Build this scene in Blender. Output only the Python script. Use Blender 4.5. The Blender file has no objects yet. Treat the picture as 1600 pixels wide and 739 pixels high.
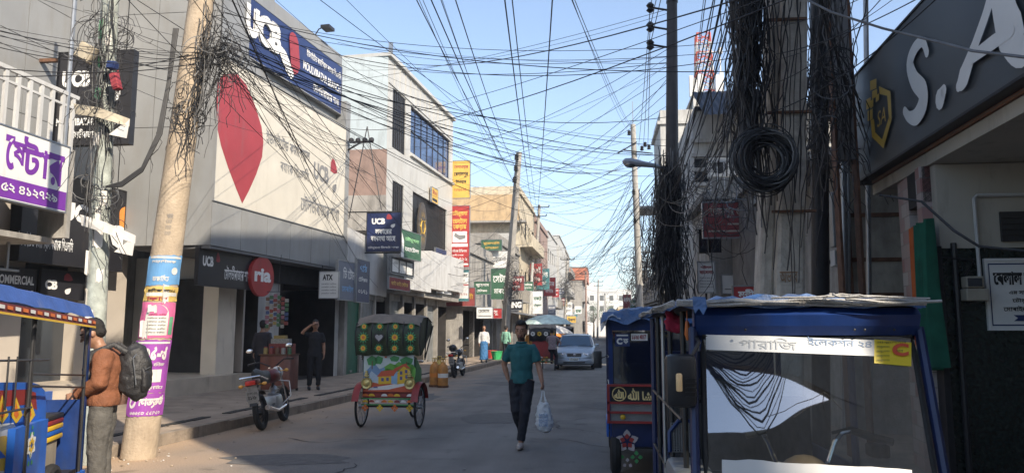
import bpy, bmesh, math, random
from mathutils import Vector, Matrix, Euler
random.seed(7)
R = math.radians
sc = bpy.context.scene
COL = sc.collection
# ------------------------------------------------------------------ camera
FPX = 1200.0; CX = 800.0; CY = 369.5; CAMH = 1.6
YAW = R(6.2); PIT = math.atan(148 / FPX)
cd = bpy.data.cameras.new('camera'); cam = bpy.data.objects.new('camera', cd); COL.objects.link(cam)
cam.location = (0, 0, CAMH); cam.rotation_euler = (math.pi / 2 + PIT, 0, YAW)
cd.sensor_width = 36.0; cd.lens = 36.0 * FPX / 1600.0; cd.clip_start = 0.05; cd.clip_end = 3000
sc.camera = cam
sc.render.resolution_x = 1024; sc.render.resolution_y = 472
# ------------------------------------------------------------------ light
SUN_EL = 33.0; SUN_AZ = 137.0            # azimuth clockwise from the street direction (+Y)
tosun = Vector((math.sin(R(SUN_AZ)) * math.cos(R(SUN_EL)), math.cos(R(SUN_AZ)) * math.cos(R(SUN_EL)), math.sin(R(SUN_EL))))
w = bpy.data.worlds.new('World'); sc.world = w; w.use_nodes = True
nt = w.node_tree; bg = nt.nodes['Background']
sky = nt.nodes.new('ShaderNodeTexSky'); sky.sky_type = 'NISHITA'; sky.sun_disc = False
sky.sun_elevation = R(SUN_EL); sky.sun_rotation = R(SUN_AZ)
sky.altitude = 0; sky.air_density = 1.0; sky.dust_density = 1.1; sky.ozone_density = 2.6
hsv = nt.nodes.new('ShaderNodeHueSaturation'); hsv.inputs['Saturation'].default_value = 0.9; nt.links.new(sky.outputs[0], hsv.inputs['Color']); nt.links.new(hsv.outputs[0], bg.inputs[0]); bg.inputs[1].default_value = 0.15
sl = bpy.data.lights.new('sun', 'SUN'); sl.energy = 4.4; sl.angle = R(0.5); sl.color = (1.0, 0.88, 0.72)
so = bpy.data.objects.new('sun', sl); COL.objects.link(so); so.location = (20, -20, 30)
so.rotation_euler = tosun.to_track_quat('Z', 'Y').to_euler()
sc.view_settings.view_transform = 'Standard'; sc.view_settings.look = 'None'
sc.view_settings.gamma = 1; sc.view_settings.exposure = 0.88
sc.view_settings.use_curve_mapping = False
sc.cycles.max_bounces = 6; sc.cycles.transparent_max_bounces = 12

# ------------------------------------------------------------------ pixel helpers (photo pixels, 1600 x 739)
def _ray(px, py):
    a = (px - CX) / FPX; b = (CY - py) / FPX
    d = Vector((a, b, -1)); return (cam.rotation_euler.to_matrix() @ d)
def PY(px, py, Y):
    d = _ray(px, py); t = Y / d.y; return Vector((d.x * t, Y, CAMH + d.z * t))
def PX(px, py, X):
    d = _ray(px, py); t = X / d.x; return Vector((X, d.y * t, CAMH + d.z * t))
def G(px, py, z=0.0):
    d = _ray(px, py); t = (z - CAMH) / d.z; return Vector((d.x * t, d.y * t, z))
def PP(px, py, A, B):
    """ray against the vertical plane through A and B (xy)"""
    d = _ray(px, py); ux, uy = B[0] - A[0], B[1] - A[1]
    # A + s u = t d
    det = ux * (-d.y) + d.x * uy
    s = (-A[0] * (-d.y) - d.x * A[1]) / det
    t = (ux * (-A[1]) + A[0] * uy) / det
    L = math.hypot(ux, uy)
    return s * L, CAMH + d.z * t           # distance along the plane from A, height

# ------------------------------------------------------------------ materials
MATS = {}
def pm(name, col, rough=0.75, var=0.18, scale=4.0, bump=0.0, metal=0.0, dirt=0.0, dirtcol=(0.09, 0.075, 0.06), spec=0.5, stretch=None, bscale=None, alpha=None):
    """a procedural material: base colour broken by two noises, optional dirt streaks and bump"""
    if name in MATS: return MATS[name]
    m = bpy.data.materials.new(name); m.use_nodes = True; MATS[name] = m
    t = m.node_tree; N = t.nodes; L = t.links; b = N['Principled BSDF']
    b.inputs['Roughness'].default_value = rough; b.inputs['Metallic'].default_value = metal
    b.inputs['Specular IOR Level'].default_value = spec
    tc = N.new('ShaderNodeTexCoord')
    n1 = N.new('ShaderNodeTexNoise'); n1.inputs['Scale'].default_value = scale; n1.inputs['Detail'].default_value = 6
    L.new(tc.outputs['Object'], n1.inputs['Vector'])
    r1 = N.new('ShaderNodeMapRange'); r1.inputs['From Min'].default_value = 0.3; r1.inputs['From Max'].default_value = 0.7
    r1.inputs['To Min'].default_value = 1 - var; r1.inputs['To Max'].default_value = 1 + var
    L.new(n1.outputs['Fac'], r1.inputs['Value'])
    hs = N.new('ShaderNodeVectorMath'); hs.operation = 'SCALE'; hs.inputs[0].default_value = col[:3]
    L.new(r1.outputs[0], hs.inputs['Scale'])
    out = hs.outputs[0]
    if dirt > 0:
        mp = N.new('ShaderNodeMapping'); mp.inputs['Scale'].default_value = stretch or (2.2, 2.2, 0.5)
        L.new(tc.outputs['Object'], mp.inputs['Vector'])
        n2 = N.new('ShaderNodeTexNoise'); n2.inputs['Scale'].default_value = 1.6; n2.inputs['Detail'].default_value = 8; n2.inputs['Roughness'].default_value = 0.65
        L.new(mp.outputs[0], n2.inputs['Vector'])
        r2 = N.new('ShaderNodeMapRange'); r2.inputs['From Min'].default_value = 0.62 - 0.35 * dirt; r2.inputs['From Max'].default_value = 0.78
        r2.inputs['To Max'].default_value = min(0.95, 0.4 + dirt * 0.6)
        L.new(n2.outputs['Fac'], r2.inputs['Value'])
        mx = N.new('ShaderNodeMix'); mx.data_type = 'RGBA'; mx.inputs['B'].default_value = (*dirtcol, 1)
        L.new(r2.outputs[0], mx.inputs['Factor']); L.new(out, mx.inputs['A']); out = mx.outputs['Result']
    L.new(out, b.inputs['Base Color'])
    if bump > 0:
        n3 = N.new('ShaderNodeTexNoise'); n3.inputs['Scale'].default_value = bscale or scale * 6; n3.inputs['Detail'].default_value = 5
        L.new(tc.outputs['Object'], n3.inputs['Vector'])
        bp = N.new('ShaderNodeBump'); bp.inputs['Strength'].default_value = bump; bp.inputs['Distance'].default_value = 0.03
        L.new(n3.outputs['Fac'], bp.inputs['Height']); L.new(bp.outputs[0], b.inputs['Normal'])
    if alpha is not None:
        b.inputs['Alpha'].default_value = alpha
    return m
def glass(name, tint=(0.85, 0.9, 0.9), refl=0.25, rough=0.02, wav=0.0):
    if name in MATS: return MATS[name]
    m = bpy.data.materials.new(name); m.use_nodes = True; MATS[name] = m
    t = m.node_tree; N = t.nodes; L = t.links; N.remove(N['Principled BSDF'])
    tr = N.new('ShaderNodeBsdfTransparent'); tr.inputs[0].default_value = (*tint, 1)
    gl = N.new('ShaderNodeBsdfGlossy'); gl.inputs['Roughness'].default_value = rough
    fr = N.new('ShaderNodeFresnel'); fr.inputs['IOR'].default_value = 1.5
    ad = N.new('ShaderNodeMath'); ad.operation = 'ADD'; ad.use_clamp = True; ad.inputs[1].default_value = refl
    L.new(fr.outputs[0], ad.inputs[0])
    mx = N.new('ShaderNodeMixShader'); L.new(ad.outputs[0], mx.inputs[0]); L.new(tr.outputs[0], mx.inputs[1]); L.new(gl.outputs[0], mx.inputs[2])
    L.new(mx.outputs[0], N['Material Output'].inputs['Surface'])
    if wav > 0:
        tc = N.new('ShaderNodeTexCoord'); n = N.new('ShaderNodeTexNoise'); n.inputs['Scale'].default_value = 2.2; n.inputs['Detail'].default_value = 1
        L.new(tc.outputs['Object'], n.inputs['Vector'])
        bp = N.new('ShaderNodeBump'); bp.inputs['Strength'].default_value = wav; bp.inputs['Distance'].default_value = 0.05
        L.new(n.outputs['Fac'], bp.inputs['Height']); L.new(bp.outputs[0], gl.inputs['Normal'])
    return m

# ------------------------------------------------------------------ object helpers
def tag(o, label=None, cat=None, group=None, kind=None):
    if label: o['label'] = label
    if cat: o['category'] = cat
    if group: o['group'] = group
    if kind: o['kind'] = kind
    return o
def thing(name, label, cat, loc=(0, 0, 0), group=None):
    o = bpy.data.objects.new(name, None); COL.objects.link(o); o.location = loc; o.empty_display_size = 0.3
    return tag(o, label, cat, group)
def wloc(o):
    v = Vector((0, 0, 0))
    while o is not None: v += o.location; o = o.parent
    return v
class Fr:
    """a vertical plane through A and B, A on the viewer's left: local x along, y into the wall, z up"""
    def __init__(s, A, B, z=0.0):
        s.A = Vector((A[0], A[1], 0)); s.B = Vector((B[0], B[1], 0)); d = s.B - s.A; s.L = d.length; u = d.normalized()
        v = Vector((-u.y, u.x, 0))
        s.u, s.v = u, v
        s.M = Matrix(((u.x, v.x, 0, A[0]), (u.y, v.y, 0, A[1]), (0, 0, 1, z), (0, 0, 0, 1)))
    def px(s, px, py, out=0.0):
        """photo pixel -> (along, height) on the plane moved OUT toward the viewer"""
        A = s.A - s.v * out; B = s.B - s.v * out
        return PP(px, py, A, B)
    def w(s, x, y, z): return s.M @ Vector((x, y, z))
I4 = Matrix.Identity(4)
class MB:
    def __init__(s, M=None): s.v = []; s.f = []; s.m = []; s.M = M or I4; s.mi = 0
    def add(s, vs, fs, mi=None, M=None):
        T = s.M @ M if M is not None else s.M
        k = len(s.v); s.v += [T @ Vector(p) for p in vs]; mi = s.mi if mi is None else mi
        for f in fs: s.f.append([i + k for i in f]); s.m.append(mi)
        return s
    def bx(s, x0, x1, y0, y1, z0, z1, mi=None, M=None):
        vs = [(x0, y0, z0), (x1, y0, z0), (x1, y1, z0), (x0, y1, z0), (x0, y0, z1), (x1, y0, z1), (x1, y1, z1), (x0, y1, z1)]
        return s.add(vs, [(0, 3, 2, 1), (4, 5, 6, 7), (0, 1, 5, 4), (1, 2, 6, 5), (2, 3, 7, 6), (3, 0, 4, 7)], mi, M)
    def cb(s, c, d, mi=None, M=None):
        return s.bx(c[0] - d[0] / 2, c[0] + d[0] / 2, c[1] - d[1] / 2, c[1] + d[1] / 2, c[2] - d[2] / 2, c[2] + d[2] / 2, mi, M)
    def rbx(s, x0, x1, y0, y1, z0, z1, r=0.02, mi=None, M=None):
        """box with chamfered edges"""
        bm = bmesh.new(); bmesh.ops.create_cube(bm, size=1)
        for v in bm.verts: v.co = Vector(((x0 + x1) / 2 + v.co.x * (x1 - x0), (y0 + y1) / 2 + v.co.y * (y1 - y0), (z0 + z1) / 2 + v.co.z * (z1 - z0)))
        bmesh.ops.bevel(bm, geom=bm.edges[:], offset=r, segments=2, affect='EDGES', profile=0.5)
        bm.verts.index_update()
        s.add([v.co.copy() for v in bm.verts], [[v.index for v in f.verts] for f in bm.faces], mi, M); bm.free(); return s
    def quad(s, a, b, c, d, mi=None, M=None): return s.add([a, b, c, d], [(0, 1, 2, 3)], mi, M)
    def poly(s, pts, mi=None, M=None): return s.add(pts, [tuple(range(len(pts)))], mi, M)
    def prism(s, pts, d, mi=None, M=None):
        """pts: (x, z) outline in the XZ plane, counter-clockwise seen from -y; thick along y from d[0] to d[1]"""
        n = len(pts); vs = [(p[0], d[0], p[1]) for p in pts] + [(p[0], d[1], p[1]) for p in pts]
        fs = [tuple(range(n)), tuple(range(2 * n - 1, n - 1, -1))] + [(i, i + n, (i + 1) % n + n, (i + 1) % n) for i in range(n)]
        return s.add(vs, fs, mi, M)
    def tube(s, pts, r, seg=6, mi=None, M=None, cap=True, closed=False, flat=None):
        pts = [Vector(p) for p in pts]; n = len(pts)
        rr = r if isinstance(r, (list, tuple)) else [r] * n
        vs = []; fs = []; up = None
        for i, p in enumerate(pts):
            if closed: t = pts[(i + 1) % n] - pts[i - 1]
            else: t = pts[min(i + 1, n - 1)] - pts[max(i - 1, 0)]
            if t.length < 1e-9: t = Vector((0, 0, 1))
            t.normalize()
            if up is None:
                up = Vector((0, 0, 1)) if abs(t.z) < 0.9 else Vector((1, 0, 0))
                if flat is not None: up = Vector(flat[0])
            a = t.cross(up)
            if a.length < 1e-6: a = t.cross(Vector((0.3, 1, 0.1)))
            a.normalize(); b = a.cross(t).normalized(); up = b
            q = rr[i]; qa, qb = (q if isinstance(q, (tuple, list)) else (q, q))
            for k in range(seg):
                an = 2 * math.pi * k / seg
                vs.append(p + a * math.cos(an) * qa + b * math.sin(an) * qb)
        m = n if closed else n - 1
        for i in range(m):
            j = (i + 1) % n
            for k in range(seg):
                k2 = (k + 1) % seg
                fs.append((i * seg + k, i * seg + k2, j * seg + k2, j * seg + k))
        if cap and not closed:
            fs.append(tuple(range(seg - 1, -1, -1))); fs.append(tuple((n - 1) * seg + k for k in range(seg)))
        return s.add(vs, fs, mi, M)
    def lathe(s, prof, seg=16, mi=None, M=None):
        """prof: (r, z)"""
        vs = []; fs = []; n = len(prof)
        for r, z in prof:
            for k in range(seg): a = 2 * math.pi * k / seg; vs.append((r * math.cos(a), r * math.sin(a), z))
        for i in range(n - 1):
            for k in range(seg): k2 = (k + 1) % seg; fs.append((i * seg + k, i * seg + k2, (i + 1) * seg + k2, (i + 1) * seg + k))
        if prof[0][0] > 1e-6: fs.append(tuple(range(seg - 1, -1, -1)))
        if prof[-1][0] > 1e-6: fs.append(tuple((n - 1) * seg + k for k in range(seg)))
        return s.add(vs, fs, mi, M)
    def ball(s, c, r, mi=None, M=None, seg=10, rings=7):
        rx, ry, rz = r if isinstance(r, (tuple, list)) else (r, r, r)
        vs = [(c[0], c[1], c[2] - rz)]; fs = []
        for i in range(1, rings):
            ph = -math.pi / 2 + math.pi * i / rings
            for k in range(seg):
                a = 2 * math.pi * k / seg; vs.append((c[0] + rx * math.cos(ph) * math.cos(a), c[1] + ry * math.cos(ph) * math.sin(a), c[2] + rz * math.sin(ph)))
        vs.append((c[0], c[1], c[2] + rz)); top = len(vs) - 1
        for k in range(seg):
            k2 = (k + 1) % seg; fs.append((0, 1 + k2, 1 + k)); fs.append((top, top - seg + k, top - seg + k2))
            for i in range(rings - 2): fs.append((1 + i * seg + k, 1 + i * seg + k2, 1 + (i + 1) * seg + k2, 1 + (i + 1) * seg + k))
        return s.add(vs, fs, mi, M)
    def torus(s, c, R_, r, axis='x', seg=28, sub=8, mi=None, M=None, ry=None):
        pts = []
        for i in range(seg):
            a = 2 * math.pi * i / seg; p = (0, R_ * math.cos(a), R_ * math.sin(a)) if axis == 'x' else ((R_ * math.cos(a), 0, R_ * math.sin(a)) if axis == 'y' else (R_ * math.cos(a), R_ * math.sin(a), 0))
            pts.append((c[0] + p[0], c[1] + p[1], c[2] + p[2]))
        return s.tube(pts, r, sub, mi, M, closed=True)
    def build(s, name, mats, parent=None, smooth=False, origin=None):
        mats = mats if isinstance(mats, (list, tuple)) else [mats]
        if parent is not None: off = wloc(parent)
        elif origin is not None: off = Vector(origin)
        elif s.v:
            mn = Vector([min(p[i] for p in s.v) for i in range(3)]); mxv = Vector([max(p[i] for p in s.v) for i in range(3)])
            off = Vector(((mn.x + mxv.x) / 2, (mn.y + mxv.y) / 2, mn.z))
        else: off = Vector((0, 0, 0))
        me = bpy.data.meshes.new(name); me.from_pydata([p - off for p in s.v], [], s.f)
        for m in mats: me.materials.append(m)
        me.polygons.foreach_set('material_index', s.m)
        if smooth: me.polygons.foreach_set('use_smooth', [True] * len(s.f))
        me.update()
        bm = bmesh.new(); bm.from_mesh(me)
        if parent is None or smooth: bmesh.ops.recalc_face_normals(bm, faces=bm.faces)
        bm.to_mesh(me); bm.free()
        if smooth:
            try: me.set_sharp_from_angle(angle=R(42))
            except Exception: pass
        o = bpy.data.objects.new(name, me); COL.objects.link(o)
        if parent is not None: o.parent = parent
        else: o.location = off
        return o
def copy_tree(o, parent=None):
    c = o.copy(); COL.objects.link(c); c.parent = parent
    for ch in list(o.children): copy_tree(ch, c)
    return c

_tc = {}
def text_mesh(body, bold=0.0, shear=0.0):
    """flat writing; overlapping strokes of a letter are filled one outline at a time so that none drops out"""
    k = (body, bold, shear)
    if k in _tc: return _tc[k]
    cu = bpy.data.curves.new('t', 'FONT'); cu.body = body; cu.size = 1; cu.resolution_u = 3; cu.align_x = 'LEFT'; cu.shear = shear
    if body.isascii(): cu.offset = bold
    ob = bpy.data.objects.new('t', cu); COL.objects.link(ob)
    dg = bpy.context.evaluated_depsgraph_get(); dg.update()
    vs = []; fs = []
    if body.isascii():
        me = bpy.data.meshes.new_from_object(ob.evaluated_get(dg)); vs = [v.co.copy() for v in me.vertices]; fs = [tuple(p.vertices) for p in me.polygons]; bpy.data.meshes.remove(me)
    else:
        cv = ob.evaluated_get(dg).to_curve(dg, apply_modifiers=False); loops = []
        for sp in cv.splines:
            P = []; bp = list(sp.bezier_points); n = len(bp)
            for i in range(n):
                p0, p3 = bp[i], bp[(i + 1) % n]; straight = (p0.handle_right - p0.co).cross(p3.co - p0.co).length < 1e-5 and (p3.handle_left - p3.co).cross(p3.co - p0.co).length < 1e-5
                st = 1 if straight else 4
                for q in range(st):
                    t = q / st; u = 1 - t; c = p0.co * u ** 3 + p0.handle_right * (3 * u * u * t) + p3.handle_left * (3 * u * t * t) + p3.co * t ** 3
                    if not P or (Vector((c.x, c.y)) - P[-1]).length > 1e-4: P.append(Vector((c.x, c.y)))
            if len(P) > 2 and (P[0] - P[-1]).length < 1e-4: P.pop()
            if len(P) < 3: continue
            A = sum(P[i].x * P[(i + 1) % len(P)].y - P[(i + 1) % len(P)].x * P[i].y for i in range(len(P))) / 2
            loops.append((A, P))
        def inside(p, P):
            c = False
            for i in range(len(P)):
                a, b = P[i], P[i - 1]
                if (a.y > p.y) != (b.y > p.y) and p.x < (b.x - a.x) * (p.y - a.y) / (b.y - a.y) + a.x: c = not c
            return c
        def grow(P, o):
            Q = []
            for i in range(len(P)):
                e0 = (P[i] - P[i - 1]).normalized(); e1 = (P[(i + 1) % len(P)] - P[i]).normalized(); nn = Vector((e0.y + e1.y, -e0.x - e1.x)); L_ = nn.length
                Q.append(P[i] + (nn / L_ * min(bold / max(L_ / 2, .5), bold * 1.5) * o if L_ > 1e-3 else Vector((0, 0))))
            return Q
        hole = [any(k2 != k1 and loops[k2][0] * l[0] < 0 and inside(l[1][0], loops[k2][1]) for k2 in range(len(loops))) for k1, l in enumerate(loops)]
        outs = []; holes = []
        for l, h in zip(loops, hole):
            o = (-1 if l[0] > 0 else 1) * (-1 if h else 1) * (-1); P = grow(l[1], (1 if l[0] > 0 else -1) * (-1 if h else 1) * (1)) if bold else l[1]
            if bold and h: P = grow(l[1], (-1 if l[0] > 0 else 1))
            (holes if h else outs).append((l[0], P))
        from mathutils.geometry import delaunay_2d_cdt
        for j, (A, P) in enumerate(outs):
            hs = [h for _a, h in holes if inside(h[0], P)]
            pts = list(P); faces = [list(range(len(P)))]
            for h in hs: faces.append(list(range(len(pts), len(pts) + len(h)))); pts += h
            edges = [(f[i], f[(i + 1) % len(f)]) for f in faces for i in range(len(f))]
            try: V, E_, F_2, *_r = delaunay_2d_cdt(pts, edges, [], 0, 1e-6)
            except Exception: continue
            base = len(vs); vs += [Vector((v.x, v.y, j * .0004)) for v in V]
            for f in F_2:
                c = sum((V[i] for i in f), Vector((0, 0))) / len(f)
                wn = inside(c, P)
                if wn and not any(inside(c, h) for h in hs): fs.append(tuple(base + i for i in f))
    bpy.data.objects.remove(ob); bpy.data.curves.remove(cu)
    if not vs or not fs: vs = [Vector((0, 0, 0)), Vector((0.01, 0, 0)), Vector((0, 0.01, 0))]; fs = [(0, 1, 2)]
    x0 = min(v.x for v in vs); x1 = max(v.x for v in vs); y0 = min(v.y for v in vs); y1 = max(v.y for v in vs)
    _tc[k] = (vs, fs, x0, x1, y0, y1); return _tc[k]
def put_text(mb, body, x0, x1, z0, z1, y=0.0, mi=None, M=None, bold=0.0, shear=0.0, keep=False, wrap=None):
    """fit a line of writing into the box x0..x1, z0..z1 of the plane (facing -y)"""
    vs, fs, a0, a1, b0, b1 = text_mesh(body, bold, shear)
    sx = (x1 - x0) / max(a1 - a0, 1e-6); sz = (z1 - z0) / max(b1 - b0, 1e-6)
    if keep: sx = sz = min(sx, sz); x0 = (x0 + x1) / 2 - sx * (a1 - a0) / 2; z0 = (z0 + z1) / 2 - sz * (b1 - b0) / 2
    out = [(x0 + (v.x - a0) * sx, y - v.z, z0 + (v.y - b0) * sz) for v in vs]
    if wrap: out = [wrap(p) for p in out]
    mb.add(out, fs, mi, M)

def organic(name, mb, mats, parent=None, voxel=0.012, smooth=4, origin=None, pick=None, disp=None):
    """fuse the closed pieces of MB into one continuous surface"""
    o = mb.build(name, mats, parent, origin=origin)
    bm = bmesh.new(); bm.from_mesh(o.data); bmesh.ops.recalc_face_normals(bm, faces=bm.faces); bm.to_mesh(o.data); bm.free()
    md = o.modifiers.new('r', 'REMESH'); md.mode = 'VOXEL'; md.voxel_size = voxel
    ms = o.modifiers.new('s', 'SMOOTH'); ms.iterations = smooth; ms.factor = 0.5
    if disp:
        tx = bpy.data.textures.new('d', 'CLOUDS'); tx.noise_scale = disp[1]; tx.noise_depth = 1
        mdp = o.modifiers.new('d', 'DISPLACE'); mdp.texture = tx; mdp.strength = disp[0]; mdp.mid_level = 0.5
    dg = bpy.context.evaluated_depsgraph_get(); dg.update()
    me = bpy.data.meshes.new_from_object(o.evaluated_get(dg)); o.modifiers.clear()
    old = o.data; o.data = me; me.name = name; bpy.data.meshes.remove(old)
    me.materials.clear()
    for m in (mats if isinstance(mats, (list, tuple)) else [mats]): me.materials.append(m)
    if pick:
        for p in me.polygons: p.material_index = pick(p.center)
    else: me.polygons.foreach_set('material_index', [0] * len(me.polygons))
    me.polygons.foreach_set('use_smooth', [True] * len(me.polygons)); me.update()
    return o
# ------------------------------------------------------------------ palette
white_paint = pm('white_paint', (0.5, 0.5, 0.49), 0.6, 0.08, 2, dirt=0.35, dirtcol=(0.25, 0.23, 0.2))
panel_silver = pm('silver_panel', (0.24, 0.245, 0.245), 0.42, 0.1, 1.2, dirt=0.42, dirtcol=(0.2, 0.19, 0.17))
panel_white = pm('white_panel', (0.44, 0.44, 0.42), 0.45, 0.07, 1.2, dirt=0.4, dirtcol=(0.33, 0.31, 0.27))
joint_dark = pm('panel_joint', (0.08, 0.08, 0.08), 0.9, 0.05)
plaster_grey = pm('grey_plaster', (0.34, 0.325, 0.3), 0.9, 0.15, 2.5, 0.3, dirt=0.6, dirtcol=(0.08, 0.075, 0.07))
plaster_cream = pm('cream_plaster', (0.5, 0.44, 0.33), 0.88, 0.12, 2.5, 0.2, dirt=0.5, dirtcol=(0.14, 0.12, 0.1))
plaster_white = pm('stained_white_plaster', (0.42, 0.42, 0.405), 0.85, 0.1, 2.5, 0.2, dirt=0.5, dirtcol=(0.15, 0.14, 0.13))
plaster_brown = pm('brown_wash_plaster', (0.27, 0.19, 0.16), 0.9, 0.15, 2.5, 0.3, dirt=0.35, dirtcol=(0.1, 0.08, 0.07))
plaster_shade_blue = pm('pale_blue_plaster', (0.42, 0.48, 0.5), 0.85, 0.08, 1.5, 0.1, dirt=0.3, dirtcol=(0.2, 0.21, 0.21))  # bluish shade of the tall building's end wall, put into the colour
concrete = pm('concrete', (0.28, 0.265, 0.24), 0.92, 0.14, 3, 0.4, dirt=0.5, dirtcol=(0.09, 0.085, 0.08))
concrete_warm = pm('weathered_pole_concrete', (0.42, 0.34, 0.25), 0.9, 0.14, 5, 0.35, dirt=0.35, dirtcol=(0.16, 0.12, 0.08))
concrete_grey = pm('pole_concrete_grey', (0.36, 0.345, 0.315), 0.92, 0.16, 6, 0.5, dirt=0.55, dirtcol=(0.1, 0.09, 0.08))
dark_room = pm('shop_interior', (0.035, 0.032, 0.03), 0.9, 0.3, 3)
dark_metal = pm('dark_metal', (0.03, 0.03, 0.033), 0.5, 0.2, 8, metal=0.3)
steel = pm('galvanised_steel', (0.35, 0.36, 0.37), 0.4, 0.12, 8, metal=0.8)
chrome = pm('chrome', (0.7, 0.7, 0.72), 0.12, 0.03, 8, metal=1.0)
rusty = pm('rusty_iron', (0.14, 0.07, 0.04), 0.85, 0.35, 10, 0.3)
black_plastic = pm('black_plastic', (0.022, 0.022, 0.024), 0.42, 0.12, 12, 0.05)
black_rubber = pm('black_rubber', (0.018, 0.018, 0.018), 0.8, 0.15, 20, 0.1)
cable_mat = pm('cable_sheath', (0.022, 0.022, 0.024), 0.6, 0.4, 6)
cable_grey = pm('grey_cable_sheath', (0.11, 0.11, 0.11), 0.6, 0.3, 6)
glass_dark = pm('dark_window_glass', (0.03, 0.035, 0.042), 0.12, 0.25, 1.5, spec=0.8)
glass_blue = pm('blue_window_glass', (0.04, 0.07, 0.16), 0.1, 0.35, 1.5, spec=0.9)
shutter_grey = pm('grey_shutter_steel', (0.19, 0.2, 0.2), 0.6, 0.15, 4, dirt=0.4)
shutter_green = pm('green_shutter_paint', (0.03, 0.14, 0.085), 0.55, 0.15, 4, dirt=0.35)
sign_black = pm('black_sign_face', (0.018, 0.018, 0.022), 0.4, 0.1, 2, dirt=0.1)
sign_navy = pm('navy_sign_face', (0.02, 0.03, 0.09), 0.4, 0.12, 2, dirt=0.1)
sign_blue = pm('deep_blue_sign_face', (0.02, 0.035, 0.12), 0.35, 0.12, 2)
sign_white = pm('white_sign_face', (0.68, 0.68, 0.66), 0.5, 0.05, 2, dirt=0.15, dirtcol=(0.4, 0.38, 0.34))
sign_cream = pm('cream_billboard_face', (0.55, 0.52, 0.45), 0.5, 0.07, 1.5, dirt=0.35, dirtcol=(0.45, 0.42, 0.36))
sign_red = pm('red_sign_face', (0.36, 0.035, 0.035), 0.5, 0.12, 3, dirt=0.15)
sign_maroon = pm('faded_maroon_sign_face', (0.22, 0.045, 0.045), 0.7, 0.2, 3, dirt=0.3)
sign_green = pm('green_sign_face', (0.04, 0.11, 0.065), 0.5, 0.12, 3, dirt=0.25)
sign_yellow = pm('yellow_sign_face', (0.6, 0.38, 0.08), 0.5, 0.12, 3, dirt=0.2)
sign_orange = pm('orange_face', (0.7, 0.25, 0.05), 0.5, 0.1, 3)
sign_teal = pm('teal_face', (0.05, 0.17, 0.19), 0.5, 0.12, 3, dirt=0.25)
sign_purple = pm('purple_ink', (0.16, 0.03, 0.3), 0.5, 0.1, 3)
sign_grey = pm('grey_blue_sign_face', (0.16, 0.18, 0.23), 0.5, 0.1, 3)
ink_red = pm('red_vinyl', (0.3, 0.04, 0.05), 0.5, 0.08, 2, dirt=0.2, dirtcol=(0.2, 0.1, 0.1))
ink_white = pm('white_letter', (0.72, 0.72, 0.7), 0.45, 0.04, 3)
ink_grey = pm('grey_letter', (0.2, 0.2, 0.2), 0.5, 0.05, 3)
ink_black = pm('black_letter', (0.02, 0.02, 0.02), 0.5, 0.05, 3)
ink_gold = pm('gold_letter', (0.6, 0.38, 0.06), 0.35, 0.1, 3, metal=0.3)
tile_floor = pm('beige_floor_tile', (0.5, 0.43, 0.34), 0.45, 0.1, 3, dirt=0.2)
red_tile = pm('red_brown_paving', (0.24, 0.12, 0.08), 0.85, 0.15, 5, 0.2, dirt=0.4, dirtcol=(0.25, 0.2, 0.15), stretch=(1, 1, 1))
paving = pm('dusty_paving', (0.34, 0.265, 0.195), 0.9, 0.18, 3, 0.3, dirt=0.5, dirtcol=(0.12, 0.1, 0.085), stretch=(1, 1, 1))
dirt_ground = pm('bare_ground', (0.2, 0.16, 0.12), 0.95, 0.2, 1.5, 0.3)

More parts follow.
